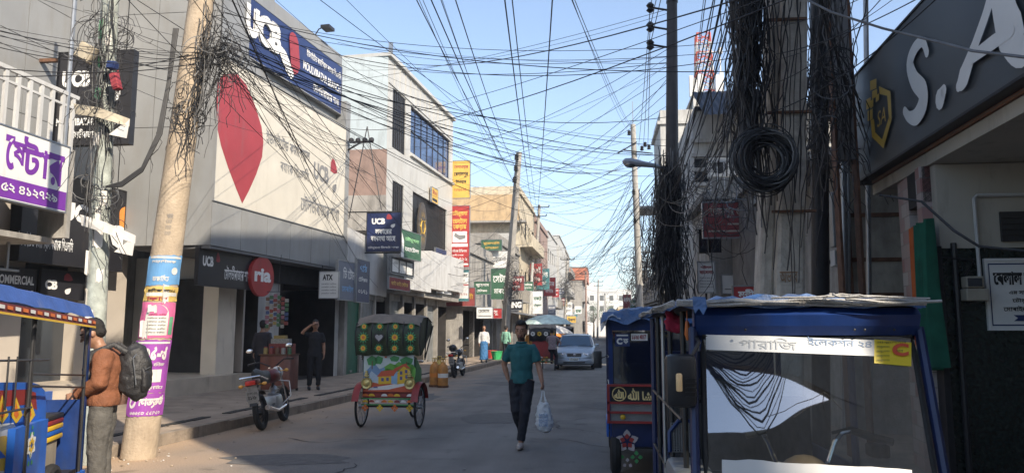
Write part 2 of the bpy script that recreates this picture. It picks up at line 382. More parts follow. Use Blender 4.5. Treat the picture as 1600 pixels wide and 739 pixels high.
def road_material():
    m = bpy.data.materials.new('asphalt'); m.use_nodes = True; t = m.node_tree; N = t.nodes; L = t.links; b = N['Principled BSDF']
    b.inputs['Roughness'].default_value = 0.82; b.inputs['Specular IOR Level'].default_value = 0.35
    tc = N.new('ShaderNodeTexCoord'); geo = N.new('ShaderNodeNewGeometry')
    def noise(s, d=6, vec=None):
        n = N.new('ShaderNodeTexNoise'); n.inputs['Scale'].default_value = s; n.inputs['Detail'].default_value = d
        L.new(vec or geo.outputs['Position'], n.inputs['Vector']); return n
    fine = noise(60, 4); mid = noise(1.1, 6)
    mp = N.new('ShaderNodeMapping'); mp.inputs['Scale'].default_value = (1.6, 0.12, 1); L.new(geo.outputs['Position'], mp.inputs['Vector'])
    lanes = noise(1.0, 4, mp.outputs[0])
    ramp = N.new('ShaderNodeValToRGB'); ramp.color_ramp.elements[0].position = 0.3; ramp.color_ramp.elements[0].color = (0.125, 0.12, 0.114, 1)
    ramp.color_ramp.elements[1].position = 0.72; ramp.color_ramp.elements[1].color = (0.255, 0.245, 0.228, 1)
    ad = N.new('ShaderNodeMath'); ad.operation = 'MULTIPLY_ADD'; ad.inputs[1].default_value = 0.5; L.new(mid.outputs['Fac'], ad.inputs[0])
    m2 = N.new('ShaderNodeMath'); m2.operation = 'MULTIPLY'; m2.inputs[1].default_value = 0.5; L.new(lanes.outputs['Fac'], m2.inputs[0]); L.new(m2.outputs[0], ad.inputs[2])
    L.new(ad.outputs[0], ramp.inputs[0])
    sx = N.new('ShaderNodeSeparateXYZ'); L.new(geo.outputs['Position'], sx.inputs[0])
    dn = noise(0.8, 7); mr = N.new('ShaderNodeMapRange'); mr.inputs['From Min'].default_value = -3.3; mr.inputs['From Max'].default_value = -6.0
    ofs = N.new('ShaderNodeMath'); ofs.operation = 'MULTIPLY_ADD'; ofs.inputs[1].default_value = 3.2; L.new(dn.outputs['Fac'], ofs.inputs[0]); L.new(sx.outputs[0], ofs.inputs[2])
    of2 = N.new('ShaderNodeMath'); of2.operation = 'SUBTRACT'; of2.inputs[1].default_value = 1.6; L.new(ofs.outputs[0], of2.inputs[0])
    L.new(of2.outputs[0], mr.inputs['Value'])
    mx = N.new('ShaderNodeMix'); mx.data_type = 'RGBA'; mx.inputs['B'].default_value = (0.44, 0.31, 0.2, 1)
    mm = N.new('ShaderNodeMath'); mm.operation = 'MULTIPLY'; mm.inputs[1].default_value = 0.85; L.new(mr.outputs[0], mm.inputs[0])
    L.new(mm.outputs[0], mx.inputs['Factor']); L.new(ramp.outputs[0], mx.inputs['A'])
    fr = N.new('ShaderNodeMapRange'); fr.inputs['From Min'].default_value = 0.3; fr.inputs['From Max'].default_value = 0.7; fr.inputs['To Min'].default_value = 0.7; fr.inputs['To Max'].default_value = 1.28
    L.new(fine.outputs['Fac'], fr.inputs['Value'])
    sp = noise(2.3, 3); spr = N.new('ShaderNodeMapRange'); spr.inputs['From Min'].default_value = 0.62; spr.inputs['From Max'].default_value = 0.76; spr.inputs['To Min'].default_value = 1.0; spr.inputs['To Max'].default_value = 0.6
    L.new(sp.outputs['Fac'], spr.inputs['Value'])
    k = N.new('ShaderNodeMath'); k.operation = 'MULTIPLY'; L.new(fr.outputs[0], k.inputs[0]); L.new(spr.outputs[0], k.inputs[1])
    vs = N.new('ShaderNodeVectorMath'); vs.operation = 'SCALE'; L.new(mx.outputs['Result'], vs.inputs[0]); L.new(k.outputs[0], vs.inputs['Scale'])
    L.new(vs.outputs[0], b.inputs['Base Color'])
    bp = N.new('ShaderNodeBump'); bp.inputs['Strength'].default_value = 0.35; bp.inputs['Distance'].default_value = 0.01
    L.new(fine.outputs['Fac'], bp.inputs['Height']); L.new(bp.outputs[0], b.inputs['Normal'])
    return m

# ------------------------------------------------------------------ the ground
KERB = [(-6.9, -12), (-6.25, 4), (-6.12, 10.4), (-5.65, 17.8), (-5.2, 27), (-4.8, 37), (-4.2, 60), (-3.6, 100), (-3.0, 190)]
KR = [(1.95, -12), (1.8, 4), (1.62, 14), (1.5, 18), (1.5, 40), (1.7, 80), (2.2, 190)]
def lerp_line(P, y):
    for (x0, y0), (x1, y1) in zip(P, P[1:]):
        if y <= y1: return x0 + (x1 - x0) * (y - y0) / (y1 - y0)
    return P[-1][0]
g = MB(); g.quad((-500, -300, -0.02), (500, -300, -0.02), (500, 900, -0.02), (-500, 900, -0.02))
tag(g.build('ground', dirt_ground, origin=(0, 0, 0)), kind='structure')
g = MB()
for i in range(120):
    y0 = -12 + i * 202 / 120; y1 = -12 + (i + 1) * 202 / 120
    xs0 = [lerp_line(KERB, y0) + (lerp_line(KR, y0) - lerp_line(KERB, y0)) * k / 6 for k in range(7)]
    xs1 = [lerp_line(KERB, y1) + (lerp_line(KR, y1) - lerp_line(KERB, y1)) * k / 6 for k in range(7)]
    for k in range(6): g.quad((xs0[k], y0, 0), (xs0[k + 1], y0, 0), (xs1[k + 1], y1, 0), (xs1[k], y1, 0))
tag(g.build('road', road_material(), origin=(0, 0, 0)), kind='structure')
def strip(P, x_out, name, mat, z=0.15):
    g = MB(); n = 100
    for i in range(n):
        y0 = -12 + i * 202 / n; y1 = -12 + (i + 1) * 202 / n; a = lerp_line(P, y0); b = lerp_line(P, y1); s = 1 if x_out > a else -1
        g.quad((a + s * 0.14, y0, z), (x_out, y0, z), (x_out, y1, z), (b + s * 0.14, y1, z))
    return tag(g.build(name, mat, origin=(0, 0, 0)), kind='structure')
strip(KERB, -16, 'pavement', paving); strip(KR, 9, 'pavement', paving)
patch_m = pm('tar_patch', (.12, .117, .112), .8, .2, 8, .3); rnd = random.Random(21)
for (x, y, a, b) in [(-3.9, 9.6, .9, .5), (-1.9, 14.5, .6, 1.1), (-4.3, 18.5, .5, 1.4), (.2, 17, .7, .9), (-2.6, 24, 1.2, 1.0), (-.3, 7.6, .5, .35), (-3.0, 30, .6, 2.2)]:
    g = MB(); n = 14; g.poly([(x + a * math.cos(6.283 * i / n) * rnd.uniform(.7, 1.1), y + b * math.sin(6.283 * i / n) * rnd.uniform(.7, 1.1), .004) for i in range(n)]); tag(g.build('road_patch', patch_m, origin=(0, 0, 0)), kind='structure')
g = MB()
for k in range(16):
    p = Vector((rnd.uniform(-5.2, 1), rnd.uniform(7.5, 30), .007)); an = rnd.choice([1.57, 0]) + rnd.gauss(0, .5)
    for _ in range(rnd.randint(8, 26)):
        q = p + Vector((math.cos(an), math.sin(an), 0)) * .14; w_ = rnd.uniform(.004, .011); nn = Vector((-math.sin(an), math.cos(an), 0)) * w_; g.quad(p - nn, q - nn, q + nn, p + nn); p = q; an += rnd.gauss(0, .45)
tag(g.build('road_crack', pm('crack_dark', (.03, .03, .03), .95), origin=(0, 0, 0)), kind='structure')
g = MB(); rnd = random.Random(5)
for k in range(260):
    y = 8 + 34 * rnd.random() ** 1.3; x = lerp_line(KERB, y) + rnd.uniform(-1.6, .9) if rnd.random() < .85 else rnd.uniform(-4, 1); z = .155 if x < lerp_line(KERB, y) else .006; s_ = rnd.uniform(.008, .03); a = rnd.uniform(0, 6)
    g.add([(x + s_ * math.cos(a), y + s_ * math.sin(a), z), (x + s_ * math.cos(a + 1.6), y + s_ * math.sin(a + 1.6), z + .006), (x - s_ * math.cos(a), y - s_ * math.sin(a), z + .002), (x - s_ * .7 * math.cos(a + 1.6), y - s_ * math.sin(a + 1.6), z + .01)], [(0, 1, 2, 3)], rnd.randrange(3))
tag(g.build('litter', [pm('paper_scrap', (.35, .33, .3), .8), pm('leaf_scrap', (.16, .12, .07), .9), pm('dust_clod', (.22, .18, .14), .95)], origin=(0, 0, 0)), 'scraps of paper, leaves and grit along the kerb', 'litter', kind='stuff')
def kerb(P, s):
    g = MB(); y = -12; rnd = random.Random(3)
    while y < 120:
        L_ = 0.9; j = rnd.uniform(-0.012, 0.012); zz = 0.155 + rnd.uniform(-0.012, 0.01)
        a = lerp_line(P, y) + j; b = lerp_line(P, y + L_) + j
        x0, x1 = (a - 0.14, a) if s < 0 else (a, a + 0.14)
        M = Matrix.Translation((0, 0, 0))
        vs = [(x0, y, -0.01), (x1, y, -0.01), (x1 + b - a, y + L_ - .012, -0.01), (x0 + b - a, y + L_ - .012, -0.01)]
        vs += [(v[0], v[1], zz) for v in vs]
        g.add(vs, [(4, 5, 6, 7), (0, 1, 5, 4), (1, 2, 6, 5), (2, 3, 7, 6), (3, 0, 4, 7)]); y += L_
    return tag(g.build('kerb', pm('dusty_kerb', (.27, .22, .17), .92, .2, 4, .4, dirt=.5), origin=(0, 0, 0)), kind='structure')
kerb(KERB, -1); kerb(KR, 1)
g = MB();
for i in range(60):
    y0 = 10 + i * 0.55
    a = lerp_line(KERB, y0) - 0.62
    if i % 7 == 5: continue
    g.cb((a, y0 + 0.27, 0.156), (0.16, 0.53, 0.012))
tag(g.build('drain_slot', pm('drain_dark', (0.03, 0.028, 0.025), 0.95, 0.3, 6), origin=(0, 0, 0)), kind='structure')

# ------------------------------------------------------------------ building helpers
def wall_holes(mb, x0, x1, z0, z1, holes, mi=0, d=0.22, y=0.0, rev=None):
    xs = sorted({x0, x1, *[h[0] for h in holes], *[h[1] for h in holes]}); zs = sorted({z0, z1, *[h[2] for h in holes], *[h[3] for h in holes]})
    xs = [x for x in xs if x0 <= x <= x1]; zs = [z for z in zs if z0 <= z <= z1]
    for a, b in zip(xs, xs[1:]):
        for c, e in zip(zs, zs[1:]):
            mx, mz = (a + b) / 2, (c + e) / 2
            if any(h[0] < mx < h[1] and h[2] < mz < h[3] for h in holes): continue
            mb.quad((a, y, c), (b, y, c), (b, y, e), (a, y, e), mi)
    rv = mi if rev is None else rev
    for a, b, c, e in [h[:4] for h in holes]:
        mb.quad((a, y, c), (a, y, e), (a, y + d, e), (a, y + d, c), rv); mb.quad((b, y, c), (b, y + d, c), (b, y + d, e), (b, y, e), rv)
        mb.quad((a, y, e), (b, y, e), (b, y + d, e), (a, y + d, e), rv); mb.quad((a, y, c), (a, y + d, c), (b, y + d, c), (b, y, c), rv)
def window(parent, fr, x0, x1, z0, z1, style='dark', y=0.12, frame=None, nv=2, nh=1):
    m = MB(fr.M); t = 0.045; frame = frame or dark_metal
    m.bx(x0, x0 + t, y - .03, y + .04, z0, z1); m.bx(x1 - t, x1, y - .03, y + .04, z0, z1)
    m.bx(x0 + t, x1 - t, y - .03, y + .04, z0, z0 + t); m.bx(x0 + t, x1 - t, y - .03, y + .04, z1 - t, z1)
    for i in range(1, nv):
        x = x0 + (x1 - x0) * i / nv; m.bx(x - .02, x + .02, y - .02, y + .03, z0 + t, z1 - t)
    for i in range(1, nh):
        z = z0 + (z1 - z0) * i / nh; m.bx(x0 + t, x1 - t, y - .015, y + .025, z - .02, z + .02)
    if style == 'grille':
        n = max(3, int((x1 - x0) / 0.14))
        for i in range(1, n): x = x0 + (x1 - x0) * i / n; m.bx(x - .011, x + .011, y - .075, y - .053, z0 + .01, z1 - .01)
    if style == 'louver':
        n = max(4, int((x1 - x0) / 0.22))
        for i in range(n):
            x = x0 + (x1 - x0) * (i + .5) / n; m.bx(x - .05, x + .05, y - .1, y - .06, z0 + .01, z1 - .01)
    o = m.build('window', frame, parent)
    p = MB(fr.M); p.quad((x0 + t / 2, y + .012, z0 + t / 2), (x1 - t / 2, y + .012, z0 + t / 2), (x1 - t / 2, y + .012, z1 - t / 2), (x0 + t / 2, y + .012, z1 - t / 2))
    p.build('pane', glass_blue if style == 'blue' else glass_dark, o)
    return o
def shell(name, label, fr, depth, z0, z1, mat, holes=(), roof=True, cat='building', trim=None, parapet=0.0, group=None):
    """a building: front wall with real openings, side and back walls, roof slab"""
    root = thing(name, label, cat, (fr.A.x, fr.A.y, 0), group)
    L_ = fr.L; m = MB(fr.M)
    wall_holes(m, 0, L_, z0, z1, holes)
    m.quad((0, 0, z0), (0, 0, z1), (0, depth, z1), (0, depth, z0)); m.quad((L_, 0, z0), (L_, depth, z0), (L_, depth, z1), (L_, 0, z1))
    m.quad((0, depth, z0), (0, depth, z1), (L_, depth, z1), (L_, depth, z0))
    if z0 > 0.3: m.quad((0, 0, z0), (0, depth, z0), (L_, depth, z0), (L_, 0, z0))
    m.build('wall', mat, root)
    if roof:
        r = MB(fr.M); r.bx(-.12, L_ + .12, -.14, depth + .1, z1 + .003, z1 + .15)
        if parapet: r.bx(0.003, L_ - .003, 0.003, .12, z1 + .15, z1 + parapet); r.bx(0.003, .12, .12, depth, z1 + .15, z1 + parapet); r.bx(L_ - .12, L_ - .003, .12, depth, z1 + .15, z1 + parapet)
        r.build('roof', trim or mat, root)
    return root
def cam_shutter(parent, fr, x0, x1, z0, z1, mat, y=0.1):
    m = MB(fr.M); n = int((z1 - z0) / 0.085); h = (z1 - z0) / n
    for i in range(n):
        z = z0 + i * h; m.bx(x0, x1, y, y + .03, z, z + h * .72); m.bx(x0, x1, y + .014, y + .03, z + h * .72, z + h)
    m.bx(x0 - .05, x0, y - .03, y + .05, z0, z1); m.bx(x1, x1 + .05, y - .03, y + .05, z0, z1)
    o = m.build('roller_shutter', mat, parent)
    k = MB(fr.M); k.bx((x0 + x1) / 2 - .12, (x0 + x1) / 2 + .12, y - .04, y - .002, z0 + .05, z0 + .12); k.build('handle', steel, o)
    return o
GOODS = [pm('goods_%s' % n, c, 0.6, 0.25, 30) for n, c in dict(red=(.22, .05, .04), yellow=(.3, .22, .07), white=(.28, .27, .24), blue=(.05, .08, .18), green=(.06, .14, .07), brown=(.14, .08, .05), pink=(.25, .11, .14)).items()]
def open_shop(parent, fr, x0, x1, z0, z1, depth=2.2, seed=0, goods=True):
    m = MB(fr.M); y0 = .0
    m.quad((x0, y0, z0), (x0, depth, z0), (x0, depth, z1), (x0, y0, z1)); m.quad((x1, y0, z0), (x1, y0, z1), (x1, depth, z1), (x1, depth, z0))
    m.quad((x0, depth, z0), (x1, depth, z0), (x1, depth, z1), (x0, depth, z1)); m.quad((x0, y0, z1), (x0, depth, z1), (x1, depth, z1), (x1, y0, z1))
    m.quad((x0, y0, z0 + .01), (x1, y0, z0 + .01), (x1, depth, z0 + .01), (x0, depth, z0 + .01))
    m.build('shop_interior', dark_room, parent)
    if not goods: return
    rnd = random.Random(seed); s = MB(fr.M)
    for k in range(3):
        z = z0 + .45 + k * .62
        s.bx(x0 + .05, x1 - .05, depth - .45, depth - .02, z, z + .03, 5)
        x = x0 + .08
        while x < x1 - .25:
            wd = rnd.uniform(.12, .3); h = rnd.uniform(.15, .45); s.bx(x, x + wd * .9, depth - .4, depth - .1, z + .03, z + .03 + h, rnd.randrange(7)); x += wd
    s.build('stocked_shelf', GOODS, parent)
def sign_board(name, label, fr, x0, x1, z0, z1, face, y=-0.1, th=0.08, frame=None, group=None, cat='sign'):
    """a board standing proud of the plane FR; returns (root, put) where put(text, ...) adds writing in fractions of the board"""
    c = fr.w((x0 + x1) / 2, y, z0); root = thing(name, label, cat, (c.x, c.y, c.z), group)
    m = MB(fr.M); m.bx(x0, x1, y, y + th, z0, z1); m.build('board', face, root)
    f = MB(fr.M); t = .025
    f.bx(x0 - t, x0, y - .012, y + th, z0 - t, z1 + t); f.bx(x1, x1 + t, y - .012, y + th, z0 - t, z1 + t)
    f.bx(x0, x1, y - .012, y + th, z0 - t, z0); f.bx(x0, x1, y - .012, y + th, z1, z1 + t)
    f.build('frame', frame or steel, root)
    W, H = x1 - x0, z1 - z0
    def put(items):
        """items: (text, u0, u1, v0, v1, material[, bold]) with u from the left, v from the bottom"""
        by = {}
        for it in items: by.setdefault(it[5].name, (it[5], []))[1].append(it)
        for k, (mat, its) in by.items():
            b = MB(fr.M)
            for it in its:
                yy = y - .004
                if it[0] == '#':                                 # a printed field
                    b.quad((x0 + it[1] * W, y - .002, z0 + it[3] * H), (x0 + it[2] * W, y - .002, z0 + it[3] * H), (x0 + it[2] * W, y - .002, z0 + it[4] * H), (x0 + it[1] * W, y - .002, z0 + it[4] * H))
                elif isinstance(it[0], list):                    # an outline in board fractions
                    b.poly([(x0 + u * W, y - .004 - (it[6] if len(it) > 6 else 0), z0 + v * H) for u, v in it[0]])
                else: put_text(b, it[0], x0 + it[1] * W, x0 + it[2] * W, z0 + it[3] * H, z0 + it[4] * H, yy, bold=it[6] if len(it) > 6 else .012)
            b.build('field' if all(i[0] == '#' for i in its) else 'lettering', mat, root)
    return root, put
def brackets(parent, fr, pts, y0, y1):
    m = MB(fr.M)
    for x, z in pts: m.bx(x - .02, x + .02, y0, y1, z - .02, z + .02)
    m.build('bracket', dark_metal, parent)

LEAF_R = [(.18, .98), (.42, 1.0), (.66, .9), (.84, .72), (.95, .5), (.97, .36), (.86, .25), (.74, .12), (.6, 0), (.5, .1), (.38, .28), (.24, .5), (.14, .72), (.12, .88)]
def leaf(cx0, cx1, cz0, cz1, pts): return [(cx0 + (cx1 - cx0) * u, cz0 + (cz1 - cz0) * v) for u, v in pts]
CAPS_T = [(0.0, .46), (.02, .8), (.2, 1.0), (.42, .94), (.62, .72), (.72, .5), (.5, .42), (.3, .42)]
CAPS_B = [(.72, .5), (.98, .55), (1.0, .3), (.86, .08), (.62, 0), (.46, .1), (.4, .3), (.5, .42)]
def rounded(n=18, sx=1, cx=.5, cz=.5, rx=.5, rz=.5): return [(cx + rx * math.cos(2 * math.pi * i / n), cz + rz * math.sin(2 * math.pi * i / n)) for i in range(n)]
def pill(cx, cz, rx, rz, tilt, n=8):
    """upright capsule: straight sides, round top; tilted"""
    pts = [(rx * math.cos(math.pi * i / n), rz * .55 + rz * .45 * math.sin(math.pi * i / n)) for i in range(n + 1)] + [(-rx, -rz * .6), (-rx * .4, -rz), (rx * .3, -rz * .9), (rx, -rz * .5)]
    c, s = math.cos(tilt), math.sin(tilt); return [(cx + x * c - z * s, cz + x * s + z * c) for x, z in pts]
# ================================================================== LEFT SIDE: THE BANK
F1 = Fr((-8.95, 17.0), (-8.12, 24.4))              # face of the billboard box
bank = thing('bank_building', 'silver panelled three storey bank with a big cream billboard above its canopy', 'building', (-9, 17, 0))
def panels(mb, x0, x1, z0, z1, pw, ph, y=0.0, d=.06, gap=.014):
    nx = max(1, round((x1 - x0) / pw)); nz = max(1, round((z1 - z0) / ph)); a = (x1 - x0) / nx; b = (z1 - z0) / nz
    for i in range(nx):
        for j in range(nz):
            mb.bx(x0 + i * a + gap / 2, x0 + (i + 1) * a - gap / 2, y, y + d, z0 + j * b + gap / 2, z0 + (j + 1) * b - gap / 2, 0)
    mb.bx(x0, x1, y + .012, y + d + .02, z0, z1, 1)
L1 = F1.L
m = MB(F1.M)
m.bx(0, L1, .07, 2.4, 3.62, 8.25, 0)
panels(m, 0, L1, 3.6, 4.66, 1.25, 1.06, 0, .06)
panels(m, 0.0, L1, 8.25, 10.9, 1.5, .9, .35, .06); m.bx(0.003, L1 - .003, .44, 3.2, 8.25, 10.9, 0)
m.bx(L1 - .32, L1 + .02, .0, .5, 4.66, 9.2, 0)     # end column
m.build('wall', [panel_silver, joint_dark], bank)
F3 = Fr((-11.35, 17.0), (-8.955, 17.0))
m = MB(F3.M); panels(m, 0, F3.L, 3.6, 12.2, .8, 2.9, .0, .06); m.bx(.003, F3.L - .003, .09, 3.0, 3.6, 12.2, 0)
m.build('return_wall', [panel_silver, joint_dark], bank)
W2 = Fr((-11.9, 8.0), (-11.36, 17.0))
m = MB(W2.M); panels(m, 0, W2.L, 4.75, 12.2, 1.5, 1.25, 0, .06); m.bx(0.003, W2.L - .003, .09, 3.0, 4.75, 12.2, 0)
m.build('wing_wall', [panel_silver, joint_dark], bank)
m = MB(F1.M); m.bx(.1, L1 - .05, .62, 3.1, 10.903, 11.0); m.build('roof', concrete, bank)
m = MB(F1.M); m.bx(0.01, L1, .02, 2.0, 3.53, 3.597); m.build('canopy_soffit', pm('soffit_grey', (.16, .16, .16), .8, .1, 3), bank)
F0 = Fr((-9.75, 17.3), (-8.32, 26.0))
s_c0, _ = F0.px(340, 500); s_c1, _ = F0.px(368, 500); s_d1, _ = F0.px(402, 520); s_e0, _ = F0.px(440, 520); s_e1, _ = F0.px(523, 520)
m = MB(F0.M)
m.bx(s_c0, s_c1, 0, .45, .15, 3.6, 0)
m.build('column', pm('cream_column_cladding', (.68, .61, .5), .5, .05, 2, dirt=.15), bank)
for a_, b_, c_ in ((s_d1, s_e0, .1), (s_e1, s_e1 + .28, .02)): m = MB(F0.M); m.bx(a_, b_, c_, .3, .15, 2.979); m.build('pier', plaster_white, bank)
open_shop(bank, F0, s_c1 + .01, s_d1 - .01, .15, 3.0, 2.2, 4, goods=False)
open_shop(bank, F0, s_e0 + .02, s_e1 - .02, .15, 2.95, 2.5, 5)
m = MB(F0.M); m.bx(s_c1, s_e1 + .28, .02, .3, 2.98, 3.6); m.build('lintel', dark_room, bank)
lob = MB(); lob.quad((-13.5, 12.6, .52), (-9.9, 12.9, .52), (-9.0, 19.6, .52), (-12.5, 19.8, .52), 0)
lob.add([(-13.5, 12.6, .15), (-9.9, 12.9, .15), (-9.0, 19.6, .15), (-13.5, 12.6, .52), (-9.9, 12.9, .52), (-9.0, 19.6, .52)], [(0, 1, 4, 3), (1, 2, 5, 4)], 0)
lob.bx(-9.75, -9.45, 12.7, 19.5, .152, .33, 1)
lob.build('lobby_floor', [tile_floor, red_tile], bank)
lw = Fr((-12.6, 19.9), (-9.45, 19.9))
m = MB(lw.M); m.bx(0, lw.L, 0, .1, .52, 3.6); m.build('lobby_wall', pm('lobby_panel', (.48, .43, .37), .5, .06, 2), bank)
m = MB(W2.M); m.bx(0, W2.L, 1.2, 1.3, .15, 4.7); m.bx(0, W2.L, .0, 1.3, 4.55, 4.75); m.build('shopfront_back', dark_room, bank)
m = MB(W2.M)
for px0, px1 in [(0, 48), (133, 207)]:
    a, _ = W2.px(px0, 480); b, _ = W2.px(px1, 480); m.bx(max(0, a), b, .2, .5, .15, 4.7)
m.build('column', pm('beige_wall_panel', (.46, .41, .35), .5, .05, 2), bank)
m = MB(W2.M)
a, _ = W2.px(48, 480); b, _ = W2.px(133, 480); m.bx(a, b, .5, .53, .5, 3.4); m.build('shop_glass', glass_dark, bank)
m = MB(F1.M); m.bx(1.4, L1 - 1.4, 4, 7.5, 0.1, 10.6); m.build('rear_block', plaster_grey, bank)
m = MB(F1.M)
def flood(parent, M, x, y, z):
    m = MB(M); m.tube([(x, y + .5, z - .2), (x, y + .2, z + .25), (x, y, z + .3)], .02, 5); m.bx(x - .2, x + .2, y - .25, y + .05, z + .2, z + .3); return m.build('floodlight', black_plastic, parent)
flood(bank, F1.M, 5.8, .2, 10.95)

# --- cream billboard -------------------------------------------------
bb, put = sign_board('billboard', 'cream bank billboard with a huge red petal and grey lettering', F1, .02, L1 - .34, 4.68, 8.22, sign_cream, y=-.02, th=.08, frame=panel_silver)
def bf(px, py):
    s, z = F1.px(px, py, .05); return ((s - .02) / (L1 - .36), (z - 4.68) / 3.54)
petal = [bf(*p) for p in [(342, 125), (352, 117), (370, 114), (386, 132), (400, 165), (410, 198), (413, 222), (411, 245), (402, 272), (391, 297), (380, 318), (371, 296), (358, 262), (347, 228), (341, 200), (340, 160)]]
put([(petal[::-1], 0, 0, 0, 0, ink_red)])
def bl(txt, p0, p1, h, mat, bold=.015):
    """p0: left end of the head line pixel, p1: right end; h height in board fraction"""
    a = bf(*p0); b = bf(*p1); put([(txt, a[0], b[0], a[1] - h, a[1], mat, bold)])
bl('ইউনাইেটড কমািশয়াল', (418, 200), (485, 245), .13, ink_grey); bl('বযাংক িপএলিস', (440, 246), (484, 272), .11, ink_grey)
bl('UCB', (492, 252), (515, 268), .15, ink_grey, .05)
a = bf(517, 256); c = bf(531, 262); put([(leaf(a[0] + .005, c[0] + .01, .44, .67, CAPS_T), 0, 0, 0, 0, ink_red), (leaf(a[0] - .0, c[0] - .02, .36, .52, CAPS_B), 0, 0, 0, 0, ink_grey)])
bl('েমৗলভীবাজার শাখা', (472, 300), (531, 330), .15, ink_grey)
# --- blue fascia sign above -------------------------------------------
bs0 = F1.px(365, 40, -.28)[0]
bb2, put2 = sign_board('fascia_sign', 'long deep blue bank sign with raised white letters above the billboard', F1, max(.12, bs0), L1 - .35, 8.75, 10.35, sign_blue, y=.18, th=.14, frame=panel_silver)
put2([('UCB', .05, .34, .32, .86, ink_white, .06)])
m = MB(F1.M); W_ = L1 - .35 - max(.12, bs0)
put_text(m, 'UCB', max(.12, bs0) + .05 * W_, max(.12, bs0) + .34 * W_, 8.75 + .32 * 1.6, 8.75 + .86 * 1.6, .12, bold=.06); m.build('raised_letters', ink_white, bb2)
put2([(pill(.475, .56, .045, .38, .05), 0, 0, 0, 0, ink_red, .03), (pill(.405, .3, .04, .24, .25), 0, 0, 0, 0, ink_white, .02)])
put2([('ইউনাইেটড কমািশয়াল বযাংক িপএলিস', .6, .985, .68, .86, ink_white), ('MOULVIBAZAR BRANCH', .57, .985, .42, .58, ink_white, .03), ('েমৗলভীবাজার শাখা', .68, .97, .12, .32, ink_white)])
# --- black projecting sign on the wing --------------------------------
FS = Fr((-11.45, 14.4), (-9.5, 14.4)); ps0 = PY(93, 150, 14.4); ps1 = PY(208, 150, 14.4); pz1 = PY(150, 84, 14.4).z; pz0 = PY(150, 226, 14.4).z
FS = Fr((ps0.x, 14.4), (ps1.x, 14.4))
s3, put3 = sign_board('projecting_sign', 'black square bank sign half hidden by wires behind the thin cable pole', FS, 0, FS.L, pz0, pz1, sign_black, y=-.08, th=.16, frame=dark_metal)
put3([('UCB', .06, .44, .62, .8, ink_white, .06), (leaf(.68, .9, .56, .9, CAPS_T), 0, 0, 0, 0, ink_red), (leaf(.66, .86, .45, .68, CAPS_B), 0, 0, 0, 0, ink_white),
      ('MOULVIBAZAR BRANCH', .02, .86, .2, .28, ink_white, .03), ('েমৗলভীবাজার শাখা', .2, .72, .06, .16, ink_white)])
m = MB(); m.bx(-11.8, ps0.x + .1, 14.35, 14.45, pz1 - .15, pz1 - .08); m.bx(-11.8, ps0.x + .1, 14.35, 14.45, pz0 + .08, pz0 + .15); m.build('bracket', rusty, s3)
# --- black band with the emblem, and lower signs ----------------------
a = W2.px(107, 270, .25); b = W2.px(245, 430, .25); zt = W2.px(140, 285, .25)[1]; zb = W2.px(132, 417, .25)[1]
x0 = max(.0, W2.px(38, 300, .25)[0])
s4, put4 = sign_board('fascia_sign', 'long black bank fascia with an orange emblem, behind the thin cable pole', W2, x0, min(W2.L - .02, W2.px(242, 400, .25)[0]), zb, zt, sign_black, y=-.25, th=.24, frame=dark_metal)
def wf(px, py, W=W2):
    s, z = W.px(px, py, .25); X1 = min(W2.L - .02, W2.px(242, 400, .25)[0]); return ((s - x0) / (X1 - x0), (z - zb) / (zt - zb))
c = wf(199, 355); e1 = wf(186, 355)[0]; e2 = wf(213, 355)[0]
put4([(pill((e1 + e2) / 2, .6, (e2 - e1) / 2, .22, .06), 0, 0, 0, 0, sign_orange), (pill(e1, .42, (e2 - e1) / 2.2, .14, .3), 0, 0, 0, 0, ink_white, .004), ('B', wf(166, 0)[0], wf(183, 0)[0], .5, .72, ink_white, .06),
      ('UC', wf(120, 0)[0], wf(160, 0)[0], .5, .72, ink_white, .06), ('ইউনাইেটড কমািশয়াল বযাংক িপএলিস', wf(58, 0)[0], wf(140, 0)[0], .12, .3, ink_white)])
z0_ = W2.px(30, 478, -.1)[1]; z1_ = W2.px(30, 420, -.1)[1]
s5, put5 = sign_board('shop_sign', 'low black sign reading commercial bank PLC at the lobby window', W2, max(0.02, W2.px(-40, 450, -.1)[0]), W2.px(54, 450, -.1)[0], z0_, z1_, sign_black, y=.1, th=.05, frame=dark_metal)
put5([('COMMERCIAL', .3, .98, .58, .82, ink_white, .03), ('BANK PLC', .5, .98, .2, .44, ink_white, .03)])
z0_ = W2.px(98, 466, -.1)[1]; z1_ = W2.px(98, 424, -.1)[1]
s6, put6 = sign_board('shop_sign', 'small black sign with a red and white emblem beside the lobby window', W2, W2.px(64, 450, -.1)[0], W2.px(131, 450, -.1)[0], z0_, z1_, sign_black, y=.1, th=.05, frame=dark_metal)
put6([('CB', .08, .36, .3, .66, ink_white, .06), (leaf(.5, .8, .45, .95, CAPS_T), 0, 0, 0, 0, ink_red), (leaf(.44, .68, .15, .6, CAPS_B), 0, 0, 0, 0, ink_white)])
a = PY(275, 510, 19.9); b = PY(322, 477, 19.9); FL = Fr((a.x, 19.9), (b.x, 19.9))
s7, put7 = sign_board('lobby_sign', 'pale wall sign with a small red emblem inside the bank lobby', FL, 0, FL.L, a.z, b.z, pm('pale_lobby_sign', (.4, .38, .35), .5, .05, 2), y=-.06, th=.05)
put7([('UCB', .1, .4, .35, .7, ink_grey, .04), (leaf(.6, .86, .4, .85, CAPS_T), 0, 0, 0, 0, ink_red)])
FC = Fr((-9.25, 17.0), (-8.75, 20.2))
a0, az = FC.px(287, 387); a1, _ = FC.px(390, 430)
s8, put8 = sign_board('shop_sign', 'black hanging bank sign with red emblem under the canopy', FC, max(0, a0), a1, FC.px(340, 447)[1], FC.px(340, 390)[1], sign_black, y=-.05, th=.1, frame=dark_metal)
